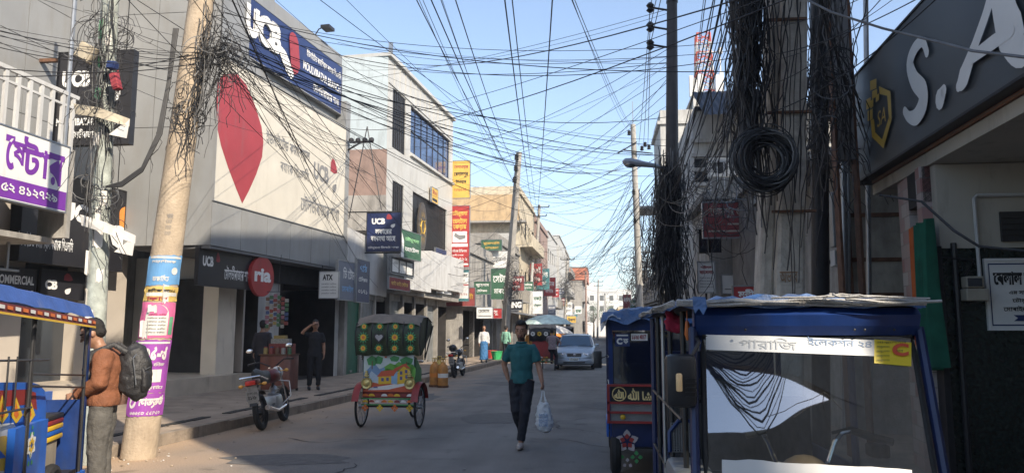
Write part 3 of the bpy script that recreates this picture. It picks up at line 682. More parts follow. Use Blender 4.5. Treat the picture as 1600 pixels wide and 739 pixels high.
put8([('UCB', .06, .25, .5, .78, ink_white, .05), (leaf(.3, .4, .45, .92, CAPS_T), 0, 0, 0, 0, ink_red), ('েমৗলভীবাজার শাখা', .46, .98, .2, .6, ink_white)])
m = MB(FC.M); [m.bx(x - .015, x + .015, -.02, .02, FC.px(340, 390)[1], 3.56) for x in (a0 + .3, a1 - .2)]; m.build('hanger', dark_metal, s8)
p = FC.px(408, 432, .1); r_ = (FC.px(426, 432, .1)[0] - FC.px(390, 432, .1)[0]) / 2
c = FC.w(p[0], -.1, p[1]); rd = thing('round_sign', 'round red sign with white lower case letters under the bank canopy', 'sign', c)
m = MB(FC.M @ Matrix.Translation((p[0], -.1, p[1])) @ Matrix.Rotation(math.pi / 2, 4, 'X')); m.lathe([(r_, -.05), (r_, .05)], 28); m.build('disc', sign_red, rd)
m = MB(FC.M); put_text(m, 'ria', p[0] - r_ * .72, p[0] + r_ * .72, p[1] - r_ * .28, p[1] + r_ * .4, -.155, bold=.04); m.build('lettering', ink_white, rd)
m = MB(FC.M); m.bx(p[0] - .015, p[0] + .015, -.1, -.07, p[1] + r_, 3.56); m.build('hanger', dark_metal, rd)

# ================================================================== LEFT: NEAR BALCONY BUILDING
FN = Fr((-9.75, 4.0), (-9.62, 13.1))
nb = thing('balcony_building', 'grey shop building with a white railed balcony and a purple lettered sign', 'building', (-10, 8, 0))
m = MB(FN.M); m.bx(0, FN.L, .02, 2.0, 4.65, 4.95); m.bx(0, FN.L, 2.0, 2.1, 3.2, 12.5); m.bx(FN.L - .1, FN.L, .02, .6, 3.3, 4.65); m.build('balcony_slab', plaster_grey, nb)
m = MB(FN.M); zr0 = 5.0; zr1 = FN.px(77, 137)[1]
x = .05
while x < FN.L:
    m.bx(x - .035, x + .035, .0, .05, zr0 - .1, zr1); x += .27
m.bx(0, FN.L, -.01, .06, zr1, zr1 + .07); m.bx(0, FN.L, .001, .049, (zr0 + zr1) / 2 + .25, (zr0 + zr1) / 2 + .29)
m.build('railing', white_paint, nb)
m = MB(FN.M); m.bx(0, FN.L, 1.6, 1.7, .15, 3.2);
for x in (.3, 3.2, 6.2): m.bx(x, x + .3, 1.3, 1.6, .15, 3.2)
m.bx(0, FN.L, .3, 2.1, 3.2, 3.3)
m.build('ground_floor_wall', plaster_grey, nb)
m = MB(FN.M);
for k in range(26): m.bx(1.2 + k * .3, 1.25 + k * .3, .9, .94, 2.7, 3.2)
m.bx(1.2, 9, .89, .95, 2.68, 2.72); m.build('grille', steel, nb)
m = MB(FN.M); m.tube([(FN.L - .3, .02, 4.9), (FN.L - .3, .02, 9.5)], .04, 8); m.build('pipe', steel, nb)
zc0 = FN.px(100, 331, .1)[1]; zc1 = FN.px(104, 230, .1)[1]
s9, put9 = sign_board('shop_sign', 'white signboard with large purple letters under the balcony', FN, FN.L - 6.0, FN.px(105, 280, .1)[0], zc0, zc1, sign_white, y=-.1, th=.16, frame=steel)
W9 = FN.px(105, 280, .1)[0] - FN.L + 6.0
def u9(px): return (FN.px(px, 280, .1)[0] - FN.L + 6.0) / W9
put9([('#', 0, 1, .015, .3, sign_purple)])
put9([('ে', u9(4), u9(20), .42, .9, sign_purple, .03), ('ষ', u9(16), u9(38), .52, .84, sign_purple, .03), ('ট', u9(32), u9(62), .42, .96, sign_purple, .03), ('া', u9(62), u9(76), .42, .84, sign_purple, .03), ('র', u9(74), u9(99), .36, .84, sign_purple, .03)])
put9([('েমােনায়ারা', .1, u9(-12), .42, .88, sign_purple, .03), ('০১৭১৫ ৭০৮২০৩, ০১৫২ ৪১২৭২৯', .35, .96, .09, .23, ink_white, .02)])

# ================================================================== LEFT: LOW BUILDING BETWEEN THE BANK AND THE TALL WHITE ONE
F4 = Fr((-8.1, 24.45), (-8.3, 30.0))
lb = thing('low_shop_building', 'low white fronted shop block with shutters between the bank and the tall white building', 'building', (-8.2, 25, 0))
m = MB(F4.M)
m.bx(0, F4.L, 0, .15, 2.95, 5.0, 0); m.bx(0.0, F4.L, .15, 4, 2.95, 3.1, 1); m.bx(0, F4.L, .151, 4, 4.85, 4.99, 1)
m.build('wall', [white_paint, plaster_grey], lb)
F4g = Fr((-8.35, 25.35), (-8.35, 30.0))
for a_, b_ in ((-.3, 0), (1.45, 1.75), (3.2, 3.4)): m = MB(F4g.M); m.bx(a_, b_, 0, .35, .15, 2.949); m.build('pier', plaster_grey, lb)
cam_shutter(lb, F4g, .02, 1.43, .15, 2.75, shutter_green); cam_shutter(lb, F4g, 1.77, 3.18, .15, 2.75, shutter_grey)
open_shop(lb, F4g, 3.42, 4.6, .15, 2.8, 2.0, 8)
m = MB(F4g.M); m.bx(-.3, 4.65, .05, .3, 2.76, 2.949); m.build('lintel', concrete, lb)
m = MB(); m.bx(-13.0, -9.0, 24.9, 25.2, 3.1, 6.0); m.build('back_wall', plaster_grey, lb)

a0, z1_ = F4.px(528, 405, .35); a1, _ = F4.px(575, 420, .35)
def board_px(name, label, fr, pa, pb, face, out=.1, frame=None, th=.08, group=None):
    """a board whose top left and bottom right corners are at the photo pixels PA and PB"""
    a = fr.px(pa[0], pa[1], out); b = fr.px(pb[0], pb[1], out)
    return sign_board(name, label, fr, a[0], b[0], b[1], a[1], face, y=-out, th=th, frame=frame, group=group)
FK = Fr((-7.75, 24.2), (-7.55, 27.0))
s, put = board_px('shop_sign', 'grey blue shop sign with faded letters over the green shutter', FK, (529, 406), (557, 470), sign_grey, out=.0)
put([('িচ েটার', .25, .9, .55, .85, ink_white, .02), ('েমাবাইল', .2, .8, .2, .4, pm('sky_ink', (.2, .4, .65), .5, .05), .02)])
s, put = board_px('shop_sign', 'narrow navy blue vertical shop sign beside the faded grey one', Fr((-7.56, 27.1), (-7.5, 28.6)), (558, 404), (576, 473), sign_navy, out=.0)
put([('৭াঠ', .25, .8, .72, .92, pm('sky_ink', (.2, .4, .65)), .03), ('েটিলকম', .15, .85, .48, .6, ink_white), ('০১৭১', .15, .85, .2, .3, ink_white)])
FT = Fr((-7.9, 23.0), (-7.3, 23.0)); a = PY(500, 425, 22.6); b = PY(528, 465, 22.6); FT = Fr((a.x, 22.6), (b.x, 22.6))
s, put = sign_board('shop_sign', 'small white square notice sign hanging at the end of the bank canopy', FT, 0, FT.L, b.z, a.z, sign_white, y=0, th=.08)
put([('ATX', .15, .7, .68, .9, ink_black, .05)] + [('েমাবাইল সািভস', .1, .9, .5 - k * .12, .57 - k * .12, ink_grey) for k in range(4)])
m = MB(FT.M); m.bx(.05, .08, .02, .05, a.z, 3.6); m.build('hanger', dark_metal, s)
a = PY(574, 333, 26.5); b = PY(625, 392, 26.5); FU = Fr((a.x, 26.5), (b.x, 26.5))
s, put = sign_board('projecting_sign', 'dark navy locker notice sign with red emblem jutting out on a steel frame', FU, 0, FU.L, b.z, a.z, sign_navy, y=0, th=.14, frame=dark_metal)
put([('UCB', .14, .54, .7, .86, ink_white, .06), (leaf(.58, .82, .72, .97, CAPS_T), 0, 0, 0, 0, ink_red), (leaf(.62, .84, .6, .8, CAPS_B), 0, 0, 0, 0, ink_white),
     ('লকােরর', .25, .75, .44, .58, ink_white, .03), ('বযবসথা আেছ', .12, .86, .25, .4, ink_white, .03), ('েচৗমুহনা িসলেট শাখা', .04, .96, .05, .13, ink_white)])
m = MB(FU.M); m.bx(-1.2, FU.L, .05, .09, a.z + .03, a.z + .07); m.bx(-1.2, FU.L, .05, .09, b.z - .08, b.z - .04); m.bx(-1.22, -1.18, .05, .09, b.z - .4, a.z + 3.0)
m.tube([(-.1, .07, a.z + 3.2), (-.7, .07, a.z - .2)], .02, 5); m.tube([(-.1, .07, a.z + 3.2), (.5, .07, a.z + .1)], .02, 5); m.build('bracket', dark_metal, s)

# ================================================================== LEFT: THE TALL WHITE BUILDING
F5 = Fr((-8.4, 30.0), (-7.56, 40.0))
def hp(fr, x0, y0, x1, y1):
    a = fr.px(x0, (y0 + 0), 0); b = fr.px(x1, y1, 0); return a, b
ztop = 12.9
def hole(fr, pxl, pxr, z0, z1):
    return (fr.px(pxl, 300)[0], fr.px(pxr, 300)[0], z0, z1)
h_a = hole(F5, 611, 632, F5.px(620, 235)[1], F5.px(620, 143)[1])
h_b = hole(F5, 640, 703, F5.px(642, 238)[1], F5.px(642, 165)[1])
h_c = hole(F5, 613, 631, F5.px(620, 345)[1], F5.px(620, 285)[1])
h_d = hole(F5, 645, 699, F5.px(647, 400)[1], F5.px(647, 300)[1])
holes5 = [h_a, h_b, h_c, h_d]
tw = shell('tall_white_building', 'tall white panelled building with dark window bands and blue glass', F5, 9, 3.3, ztop, panel_white, holes5, parapet=0)
m = MB(F5.M)
for k in range(1, 14):                                        # raised seams on the parapet panels
    x = k * F5.L / 14; m.bx(x - .018, x + .018, -.035, -.002, h_b[3] + .2, ztop)
m.bx(0, F5.L, -.04, -.002, h_b[3] + .12, h_b[3] + .2); m.bx(h_b[0] - .05, F5.L, -.12, -.002, h_b[2] - .2, h_b[2] - .08)
m.build('panel_seam', panel_white, tw)
window(tw, F5, *h_a, 'louver', nv=3); window(tw, F5, *h_b, 'blue', nv=7, nh=2); window(tw, F5, *h_c, 'louver', nv=3)
window(tw, F5, *h_d, 'grille', nv=5, nh=1)
FE = Fr((-12.5, 30.0 - .01), (-8.41, 29.99))
m = MB(FE.M); m.bx(0, FE.L, -.05, -.002, 4.9, ztop, 0); m.build('end_wall_render', plaster_shade_blue, tw)
a = PY(540, 235, 29.9); b = PY(603, 305, 29.9)
m = MB(); m.bx(a.x - 1, b.x, 29.84, 29.935, b.z, a.z, 0); m.bx(a.x - 1, b.x + .01, 29.83, 29.935, 5.6, b.z - .002, 1); m.bx(-12, b.x + .02, 29.6, 29.93, 5.45, 5.598, 2); m.build('end_wall_patch', [plaster_brown, plaster_grey, dark_room], tw)
m = MB(F5.M); m.bx(.2, .35, -.05, .1, ztop + .15, ztop + .7); m.build('roof_stub', steel, tw)
m = MB(F5.M)
m.bx(-.02, 3.6, -.85, -.003, 3.3, 4.75); m.bx(3.9, 6.6, -.75, -.003, 3.5, 5.2); m.bx(6.9, F5.L, -.65, -.003, 3.6, 5.3); m.build('balcony_front', white_paint, tw)
m = MB(F5.M); m.bx(0, F5.L, -.4, 1.2, 3.12, 3.297); m.build('slab', concrete, tw)
F5g = Fr((-8.35, 30.3), (-7.75, 40.0))
cur = 0; m = MB(F5g.M)
for k, wd in enumerate([1.7, 1.7, 1.9, 1.9, 2.2]):
    m = MB(F5g.M); m.bx(cur, cur + .22, -.1, -.003, .15, 3.118); m.bx(cur, cur + .22, -.003, .3, .15, 2.849); m.build('pier', concrete, tw); cur += wd
m = MB(F5g.M); m.bx(0, cur, .0, .3, 2.85, 3.118); m.build('lintel', concrete, tw)
cur = 0
for k, wd in enumerate([1.7, 1.7, 1.9, 1.9, 2.2]):
    x0, x1 = cur + .24, cur + wd - .02
    if k in (0, 3): cam_shutter(tw, F5g, x0, x1, .15, 2.84, shutter_grey)
    else: open_shop(tw, F5g, x0, x1, .15, 2.84, 2.2, 20 + k)
    cur += wd
S5 = Fr((-8.4 + .9, 30.0), (-7.56 + .75, 40.0))
s, put = board_px('shop_sign', 'slanting green and white signboard beside the dark navy locker sign', Fr((-7.3, 29.4), (-6.95, 31.6)), (627, 358), (657, 408), sign_green, out=0, th=.3)
put([('েচৗমুহনা', .2, .9, .6, .8, pm('green_letter', (.3, .6, .3)), .03), ('েহােটল', .2, .9, .25, .45, ink_white, .03), ([(0, 0), (.14, 0), (.14, .6), (0, 1)], 0, 0, 0, 0, ink_white)])
FA = Fr((-7.55, 30.1), (-7.2, 33.4))
s, put = board_px('notice_board', 'dark frame holding three white notices above the faded red sign', FA, (611, 401), (646, 433), dark_metal, out=.05)
put([('#', .06 + k * .31, .32 + k * .31, .1, .9, sign_white) for k in range(3)] + [('নােটশ', .1 + k * .31, .28 + k * .31, .6, .75, ink_grey) for k in range(3)])
s, put = board_px('shop_sign', 'faded red shop sign under the three framed notices', FA, (608, 432), (640, 455), sign_maroon, out=.1)
put([('ভাই ভাই েসটার', .1, .9, .3, .75, ink_gold, .02)])
FB = Fr((-7.7, 33.9), (-7.4, 36.6))
p = FB.px(657, 428, .1); rr = .55
rs = thing('round_sign', 'round gold rimmed emblem sign on the white balcony front', 'sign', FB.w(p[0], -.1, p[1]))
m = MB(FB.M @ Matrix.Translation((p[0], -.05, p[1])) @ Matrix.Rotation(math.pi / 2, 4, 'X')); m.lathe([(rr, -.04), (rr, .04)], 24); m.build('disc', sign_grey, rs)
m = MB(FB.M); m.torus((p[0], -.1, p[1]), rr * .93, .04, 'y', 24, 6); m.torus((p[0], -.1, p[1]), rr * .6, .025, 'y', 20, 5); m.build('rim', ink_gold, rs)
s, put = board_px('shop_sign', 'small navy sign below the round gold emblem', FB, (649, 424), (668, 450), sign_navy, out=.16)
put([('বযাংক', .15, .85, .55, .8, ink_white), ('শাখা', .2, .8, .2, .4, ink_gold)])
FD = Fr((-7.45, 36.9), (-7.0, 40.0))
s, put = board_px('shop_sign', 'white fascia with big dark letters at the far end of the white building', FD, (682, 415), (705, 460), sign_white, out=.08)
put([('প', .05, .3, .35, .8, ink_black, .06), ('লাইফ', .35, .95, .4, .75, ink_black, .06), ('ইনসুেরনস', .3, .95, .12, .26, ink_grey)])
s, put = board_px('shop_sign', 'narrow blue sign on the grille of the white building', Fr((-7.7, 36.6), (-7.45, 38.8)), (681, 387), (697, 418), sign_navy, out=.1); put([('ইউিনয়ন', .1, .9, .5, .75, ink_gold)])
p = F5.px(659, 355, .15)
gl_ = thing('emblem_sign', 'tall oval gold emblem plate in front of the dark window grille', 'sign', F5.w(p[0], -.15, p[1]))
m = MB(F5.M); m.prism([(p[0] + .62 * math.cos(2 * math.pi * i / 20), p[1] + 1.15 * math.sin(2 * math.pi * i / 20)) for i in range(20)], (-.2, -.12)); m.build('plate', pm('emblem_dark', (.06, .05, .04), .4, .1), gl_)
m = MB(F5.M)
for i in range(12):
    a = 2 * math.pi * i / 12; m.poly([(p[0] + .5 * math.cos(a + d) * r1, -.215, p[1] + .95 * math.sin(a + d) * r1) for d, r1 in ((-.1, .55), (0, .95), (.1, .55))])
m.torus((p[0], -.215, p[1]), .3, .03, 'y', 16, 5); m.build('emblem', ink_gold, gl_)
m = MB(F5.M)
s, put = board_px('shop_sign', 'small orange and white sign on the wall beneath the blue window', F5, (675, 292), (684, 320), sign_yellow, out=.15); put([('বীমা', .1, .9, .55, .85, ink_red), ('#', .1, .9, .1, .3, ink_black)])

def hang(label, pa, pb, Y, face, items, name='projecting_sign'):
    a = PY(pa[0], pa[1], Y); b = PY(pb[0], pb[1], Y); fr = Fr((a.x, Y), (b.x, Y))
    s, put = sign_board(name, label, fr, 0, fr.L, b.z, a.z, face, y=0, th=.12)
    put(items)
    m = MB(fr.M); m.bx(-.9, 0, .04, .08, a.z - .25, a.z - .2); m.bx(-.9, 0, .04, .08, b.z + .2, b.z + .25); m.build('bracket', dark_metal, s); return s
hang('yellow hanging board with dark script, on the corner of the white building', (707, 252), (734, 309), 40.4, sign_yellow,
     [('েদলাওয়ার', .1, .9, .78, .88, ink_red, .02), ('েবলালপুর', .1, .9, .55, .7, ink_black, .03), ('টাওয়ার', .2, .8, .38, .5, ink_black, .03), ('০১৭১২-৩৪', .1, .8, .18, .26, ink_red)])
hang('orange yellow panel board flat against the white building beside the yellow board', (677, 253), (703, 287), 39.9, pm('ochre_sign', (.6, .36, .1), .5, .1),
     [('িভআইিপ', .1, .8, .6, .8, ink_black, .02), ('১ তলা', .1, .7, .25, .45, ink_black, .02)])
hang('tall red dental clinic board with yellow and white writing', (704, 322), (733, 417), 40.2, sign_red,
     [('েচৗমুহনা', .1, .9, .82, .93, sign_yellow, .04), ('েডনটাল', .12, .88, .71, .81, sign_yellow, .04), ('েকয়ার', .15, .85, .6, .7, sign_yellow, .04), ('#', .12, .88, .4, .58, ink_white), ([(.2, .5), (.5, .44), (.8, .47), (.78, .52), (.45, .52), (.25, .56)], 0, 0, 0, 0, ink_grey),
      ('#', .08, .92, .33, .38, ink_white), ('দাঁেতর িচিকৎসা', .12, .88, .24, .29, ink_white), ('েরাগী েদখার', .1, .7, .18, .21, ink_white), ('০১৭১২', .2, .9, .1, .15, ink_white), ('#', .05, .95, .03, .06, ink_white)])
hang('white notice board with teal borders hanging under the red dental board', (706, 422), (732, 470), 40.2, sign_white,
     [('#', 0, 1, .92, 1, sign_teal), ('#', 0, 1, 0, .08, sign_teal), ('#', 0, 1, .5, .54, sign_red), ('ডাঃ এম রহমান', .08, .92, .78, .87, ink_black), ('এমিবিবএস', .08, .8, .62, .7, ink_grey), ('েচমবার', .08, .7, .34, .44, ink_black), ('০১৭১১-২২', .08, .92, .18, .26, ink_red)])
# ================================================================== FAR LEFT ROW
def tile_mat(name, c1, c2, sx, sz, mortar=(.2, .2, .2)):
    if name in MATS: return MATS[name]
    m = pm(name, c1, .5, .1, 3); t = m.node_tree; N = t.nodes; L = t.links; b = N['Principled BSDF']
    tc = N.new('ShaderNodeTexCoord'); sp = N.new('ShaderNodeSeparateXYZ'); L.new(tc.outputs['Object'], sp.inputs[0])
    ad = N.new('ShaderNodeMath'); L.new(sp.outputs[0], ad.inputs[0]); L.new(sp.outputs[1], ad.inputs[1])
    cb = N.new('ShaderNodeCombineXYZ'); L.new(ad.outputs[0], cb.inputs[0]); L.new(sp.outputs[2], cb.inputs[1])
    br = N.new('ShaderNodeTexBrick'); br.offset = 0.5; br.inputs['Color1'].default_value = (*c1, 1); br.inputs['Color2'].default_value = (*c2, 1); br.inputs['Mortar'].default_value = (*mortar, 1)
    br.inputs['Scale'].default_value = 1; br.inputs['Brick Width'].default_value = sx; br.inputs['Row Height'].default_value = sz; br.inputs['Mortar Size'].default_value = .006; br.inputs['Bias'].default_value = 0
    L.new(cb.outputs[0], br.inputs['Vector']); L.new(br.outputs['Color'], b.inputs['Base Color']); return m
FRONT = [(41, -7.2), (60, -6.1), (100, -5.1), (190, -3.9)]
fx = lambda y: lerp_line([(b, a) for a, b in FRONT], y)
def row_building(label, y0, y1, ztop, mat, xo=0.0, depth=8, floors=None, seed=0, side='left', awn=None, winstyle='dark', sidewin=True, front=None):
    rnd = random.Random(seed)
    if side == 'left': xa, xb = (front or fx)(y0) + xo, (front or fx)(y1) + xo; fr = Fr((xa, y0), (xb, y1))
    else: xa, xb = front(y1) + xo, front(y0) + xo; fr = Fr((xa, y1), (xb, y0))
    n = floors or max(1, int((ztop - .3) / 3.2)); fh = (ztop - .15) / n; L_ = fr.L; nb_ = max(2, int(L_ / 2.6)); holes = []; doors = []
    for f in range(1, n):
        for k in range(nb_):
            c = L_ * (k + .5) / nb_; wd = rnd.choice([.5, .6, .75]); holes.append((c - wd, c + wd, .15 + f * fh + .95, .15 + f * fh + 2.3))
    for k in range(nb_):
        c = L_ * (k + .5) / nb_; w_ = L_ / nb_ / 2 - .2; doors.append((c - w_, c + w_, .15, min(2.75, fh - .3)))
    root = shell('shop_building', label, fr, depth, .0, ztop, mat, holes + doors, parapet=.7 if rnd.random() < .6 else 0)
    for i, h in enumerate(holes): window(root, fr, *h, winstyle if rnd.random() < .7 else 'grille', nv=2)
    for i, h in enumerate(doors):
        if rnd.random() < .4: cam_shutter(root, fr, h[0], h[1], h[2], h[3], shutter_grey, .12)
        else: open_shop(root, fr, h[0], h[1], h[2], h[3], 2.0, seed * 10 + i)
    for f in range(1, n):
        if rnd.random() < .75:
            m = MB(fr.M); z = .15 + f * fh; a = rnd.uniform(0, .2) * L_; b = rnd.uniform(.7, 1) * L_
            m.bx(a, b, -1.0, -.003, z - .1, z + .02);
            if rnd.random() < .5: m.bx(a, b, -1.0, -.92, z + .02, z + .85)
            else:
                m.bx(a, b, -1.0, -.96, z + .8, z + .86); x = a
                while x < b: m.bx(x, x + .04, -1.0, -.97, z + .02, z + .8); x += .3
            m.build('balcony', concrete if rnd.random() < .5 else mat, root)
    m = MB(fr.M); a = MB(fr.M); a.quad((0, -1.3, 2.75), (L_, -1.3, 2.75), (L_, -.0, 3.1), (0, -.0, 3.1)); a.quad((0, -1.3, 2.72), (0, 0, 3.07), (L_, 0, 3.07), (L_, -1.3, 2.72))
    a.build('awning', awn or steel, root)
    return root, fr
BR = row_building
b1, f1 = BR('weathered two storey shophouse next to the tall white building', 41.2, 50, 6.0, plaster_grey, seed=1)
b2, f2 = BR('stained concrete shop block with a white banner along its balcony', 50.2, 59.6, 7.4, concrete, xo=.2, seed=2)
b3, f3 = BR('cream building with a flat projecting roof and brown painted top band', 60, 71, 12.4, plaster_cream, xo=.2, depth=11, seed=3)
FX = Fr((-14, 59.9), (f3.A.x - .05, 59.9))
m = MB(FX.M); m.bx(0, FX.L, -.1, .05, 10.2, 12.39, 0); m.bx(-.2, FX.L + .6, -.9, .0, 10.05, 10.2, 1); m.bx(FX.L - 3.4, FX.L - 2.4, -.06, .05, 7.3, 9.2, 2); m.bx(FX.L - 1.9, FX.L - .6, -.06, .05, 7.3, 9.3, 3)
m.build('end_wall_band', [pm('ochre_band', (.42, .3, .17), .85, .15, 3, dirt=.4), concrete, sign_orange, plaster_white], b3)
b4, f4 = BR('brown sloping roofed building with balconies far down the street', 71.3, 84, 11.8, plaster_brown, xo=.3, seed=4)
b5, f5 = BR('pale stained four storey building with ledges far down the street', 84.4, 98, 12.6, plaster_white, xo=.3, seed=5)
b6, f6 = BR('white narrow building behind the second cluttered pole', 98.4, 114, 13.8, plaster_white, xo=.5, seed=6)
b7, f7 = BR('grey concrete building before the orange topped one', 114.4, 134, 14.0, plaster_grey, xo=.2, seed=7)
b8, f8 = BR('tall dark building with an orange painted top balcony', 134.5, 150, 10.2, plaster_grey, xo=2.3, seed=8)
m = MB(f8.M); m.bx(-.3, f8.L, -.9, 6, 10.5, 12.6); m.build('painted_balcony', pm('orange_wall', (.42, .15, .09), .8, .1, 2), b8)
m = MB(f8.M); m.bx(-.4, f8.L, -1.0, 6, 12.605, 12.75); m.build('top_slab', concrete, b8)
b9, f9 = BR('low pale shop block at the far end of the row', 150.5, 188, 9.5, plaster_cream, xo=1.0, seed=9)
FZ = Fr((-16, 250), (12, 258))
hs = [(1.5 + 3.3 * k, 2.9 + 3.3 * k, z, z + 1.7) for k in range(8) for z in (4.5, 8.2, 11.6)]
b10 = shell('apartment_block', 'white apartment block closing the view at the end of the street', FZ, 10, 0, 14.2, white_paint, hs, parapet=1.2)
for h in hs: window(b10, FZ, *h, nv=2)
m = MB(FZ.M); m.bx(10, 17, .5, 6, 14.4, 17.5); m.build('stair_tower', white_paint, b10)

def flat_sign(name, label, pa, pb, Y, face, items, th=.1, yaw=0):
    a = PY(pa[0], pa[1], Y); b = PY(pb[0], pb[1], Y); fr = Fr((a.x, Y), (b.x, Y + yaw * (b.x - a.x)))
    s, put = sign_board(name, label, fr, 0, fr.L, b.z, a.z, face, y=0, th=th); put(items); return s
flat_sign('banner', 'long white banner board above the stained concrete shop block', (738, 393), (797, 418), 49.9, sign_white, [('েহােটল েরসটুেরনট', .1, .9, .3, .7, ink_grey, .02)])
flat_sign('shop_sign', 'green signboard with yellow letters in front of the cream building', (752, 375), (784, 391), 49.5, sign_green, [('মুঘলািন', .1, .9, .5, .85, sign_yellow, .03), ('RESTAURANT', .2, .85, .15, .35, sign_yellow, .03)])
flat_sign('shop_sign', 'light grey shop sign over the white shirted man', (745, 480), (770, 497), 40.0, sign_white, [('েমসাস', .1, .8, .5, .8, ink_black), ('#', .1, .9, .15, .25, ink_grey)])
flat_sign('shop_sign', 'small red and white shop sign left of the concrete pole', (770, 482), (784, 497), 41.0, sign_red, [('সু', .1, .6, .3, .8, ink_white)])
flat_sign('shop_sign', 'faded pink fascia with yellow letters below the white notice board', (690, 450), (742, 478), 40.8, sign_maroon, [('রুপালী', .45, .95, .3, .7, ink_gold, .02)])
flat_sign('shop_sign', 'dark sign with big white block letters behind the concrete pole', (796, 468), (816, 484), 52, sign_black, [('ING', .1, .95, .2, .8, ink_white, .06)])
flat_sign('projecting_sign', 'white sign with green print between the two cluttered poles', (832, 455), (848, 490), 60, sign_white, [('মাকেট', .1, .9, .6, .8, sign_green, .04), ('েচৗমুহনা', .1, .9, .3, .45, sign_green, .04)])
flat_sign('projecting_sign', 'white and green hanging sign below the orange balcony', (898, 478), (909, 490), 110, sign_white, [('ডাক', .1, .9, .1, .6, sign_green, .05)])
flat_sign('projecting_sign', 'yellow hanging sign far down the street under the orange balcony', (886, 494), (900, 504), 100, sign_yellow, [('িবকাশ', .1, .9, .2, .8, ink_black, .03)])

# ================================================================== RIGHT SIDE
F6 = Fr((3.42, 10.05), (3.18, 3.6))
sa = thing('corner_shop_building', 'tiled shop building with granite wall under the big charcoal sign', 'building', (4, 6, 0))
tile_grey = tile_mat('grey_white_stone_tile', (.3, .3, .31), (.13, .14, .17), .42, .12, (.18, .18, .18))
tile_red = tile_mat('white_red_wall_tile', (.42, .4, .38), (.28, .12, .11), .24, .15, (.25, .22, .2))
YG = PX(1470, 420, 3.4).y
cream_r = pm('cream_ceiling_paint', (.42, .39, .33), .8, .06, 2, dirt=.25)
granite = pm('dark_green_granite', (.013, .02, .017), .25, .6, 26, spec=.5, dirt=.12, dirtcol=(.06, .07, .062), stretch=(14, 14, 14))
m = MB(F6.M); m.bx(.05, F6.L + 2, .3, 1.9, 3.45, 5.28); m.build('upper_wall', tile_grey, sa)
m = MB(F6.M); m.bx(.25, F6.L + 2, .02, 3.5, 3.27, 3.4, 0); m.build('porch_ceiling', cream_r, sa)
m = MB(F6.M); m.bx(.3, F6.L + 2, .0, .3, 3.41, 3.52, 0); m.build('brick_ledge', tile_mat('rough_brick', (.3, .13, .07), (.2, .1, .06), .22, .07, (.2, .18, .15)), sa)
gx = PY(1470, 420, YG).x; gz = PY(1500, 388, YG).z
m = MB(); m.bx(gx, 8, YG, YG + .3, .15, gz); m.build('granite_wall', granite, sa)
m = MB(); m.bx(gx - .06, gx, YG - .05, YG + .3, .15, gz + .02); m.build('edge_trim', dark_metal, sa)
m = MB(); m.bx(gx, 8, YG - .02, YG + .3, gz, 3.26); m.build('cream_wall', cream_r, sa)
m = MB(); va, vb = PY(1560, 350, YG).x, PY(1640, 350, YG).x; m.bx(va, vb, YG - .05, YG - .021, PY(1560, 378, YG).z, PY(1560, 332, YG).z)
for k in range(5): m.bx(va, vb, YG - .065, YG - .051, PY(1560, 378 - k * 9, YG).z, PY(1560, 374 - k * 9, YG).z)
m.build('vent', dark_room, sa)
FG = Fr((3.56, 9.95), (gx - .05, YG + .32))
p0 = FG.px(1412, 450)[0]; p1 = FG.px(1428, 450)[0]; p2 = FG.px(1452, 450)[0]
m = MB(FG.M); m.bx(max(.0, p0), p1, 0, .3, .15, 3.27); m.bx(p2, FG.L + .05, -.02, .3, .15, 3.27); m.build('tiled_pier', tile_red, sa)
m = MB(FG.M); m.bx(p1, p2, 1.2, 1.3, .15, 3.27); m.bx(p1, p2, .0, .3, 2.9, 3.27); m.build('doorway_back', dark_room, sa)
m = MB(); m.bx(6.6, 12, -2.4, 13.3, 0.1, 18.7); m.build('set_back_tower', plaster_grey, sa)  # hidden block added to keep the sun off the street and lower bank front
m = MB(); m.bx(4.6, 6.6, 7.4, 9.9, .12, 3.25); m.build('inner_block', plaster_grey, sa)
sg, put = sign_board('big_shop_sign', 'huge charcoal sign with slanting white letters and a golden shield emblem', F6, 0, F6.L + 1.2, 3.47, 4.78, pm('charcoal_sign_face', (.06, .068, .075), .4, .08, 1), y=-.12, th=.42, frame=dark_metal)
W6, H6 = F6.L + 1.2, 1.31
def u6(px, py): s, z = F6.px(px, py, .12); return (s / W6, (z - 3.47) / H6)
def S6(chars, pl, pr, pt, pb, bold=.03, shear=.25):
    a = u6(pl, (pt + pb) / 2)[0]; b = u6(pr, (pt + pb) / 2)[0]; pm_ = (pl + pr) / 2; t = u6(pm_, pt)[1]; bt = u6(pm_, pb)[1]
    mb = MB(F6.M); put_text(mb, chars, a * W6, b * W6, 3.47 + bt * H6, 3.47 + t * H6, -.145, bold=bold, shear=shear); return mb
letter = MB(F6.M)
_sy = [0]
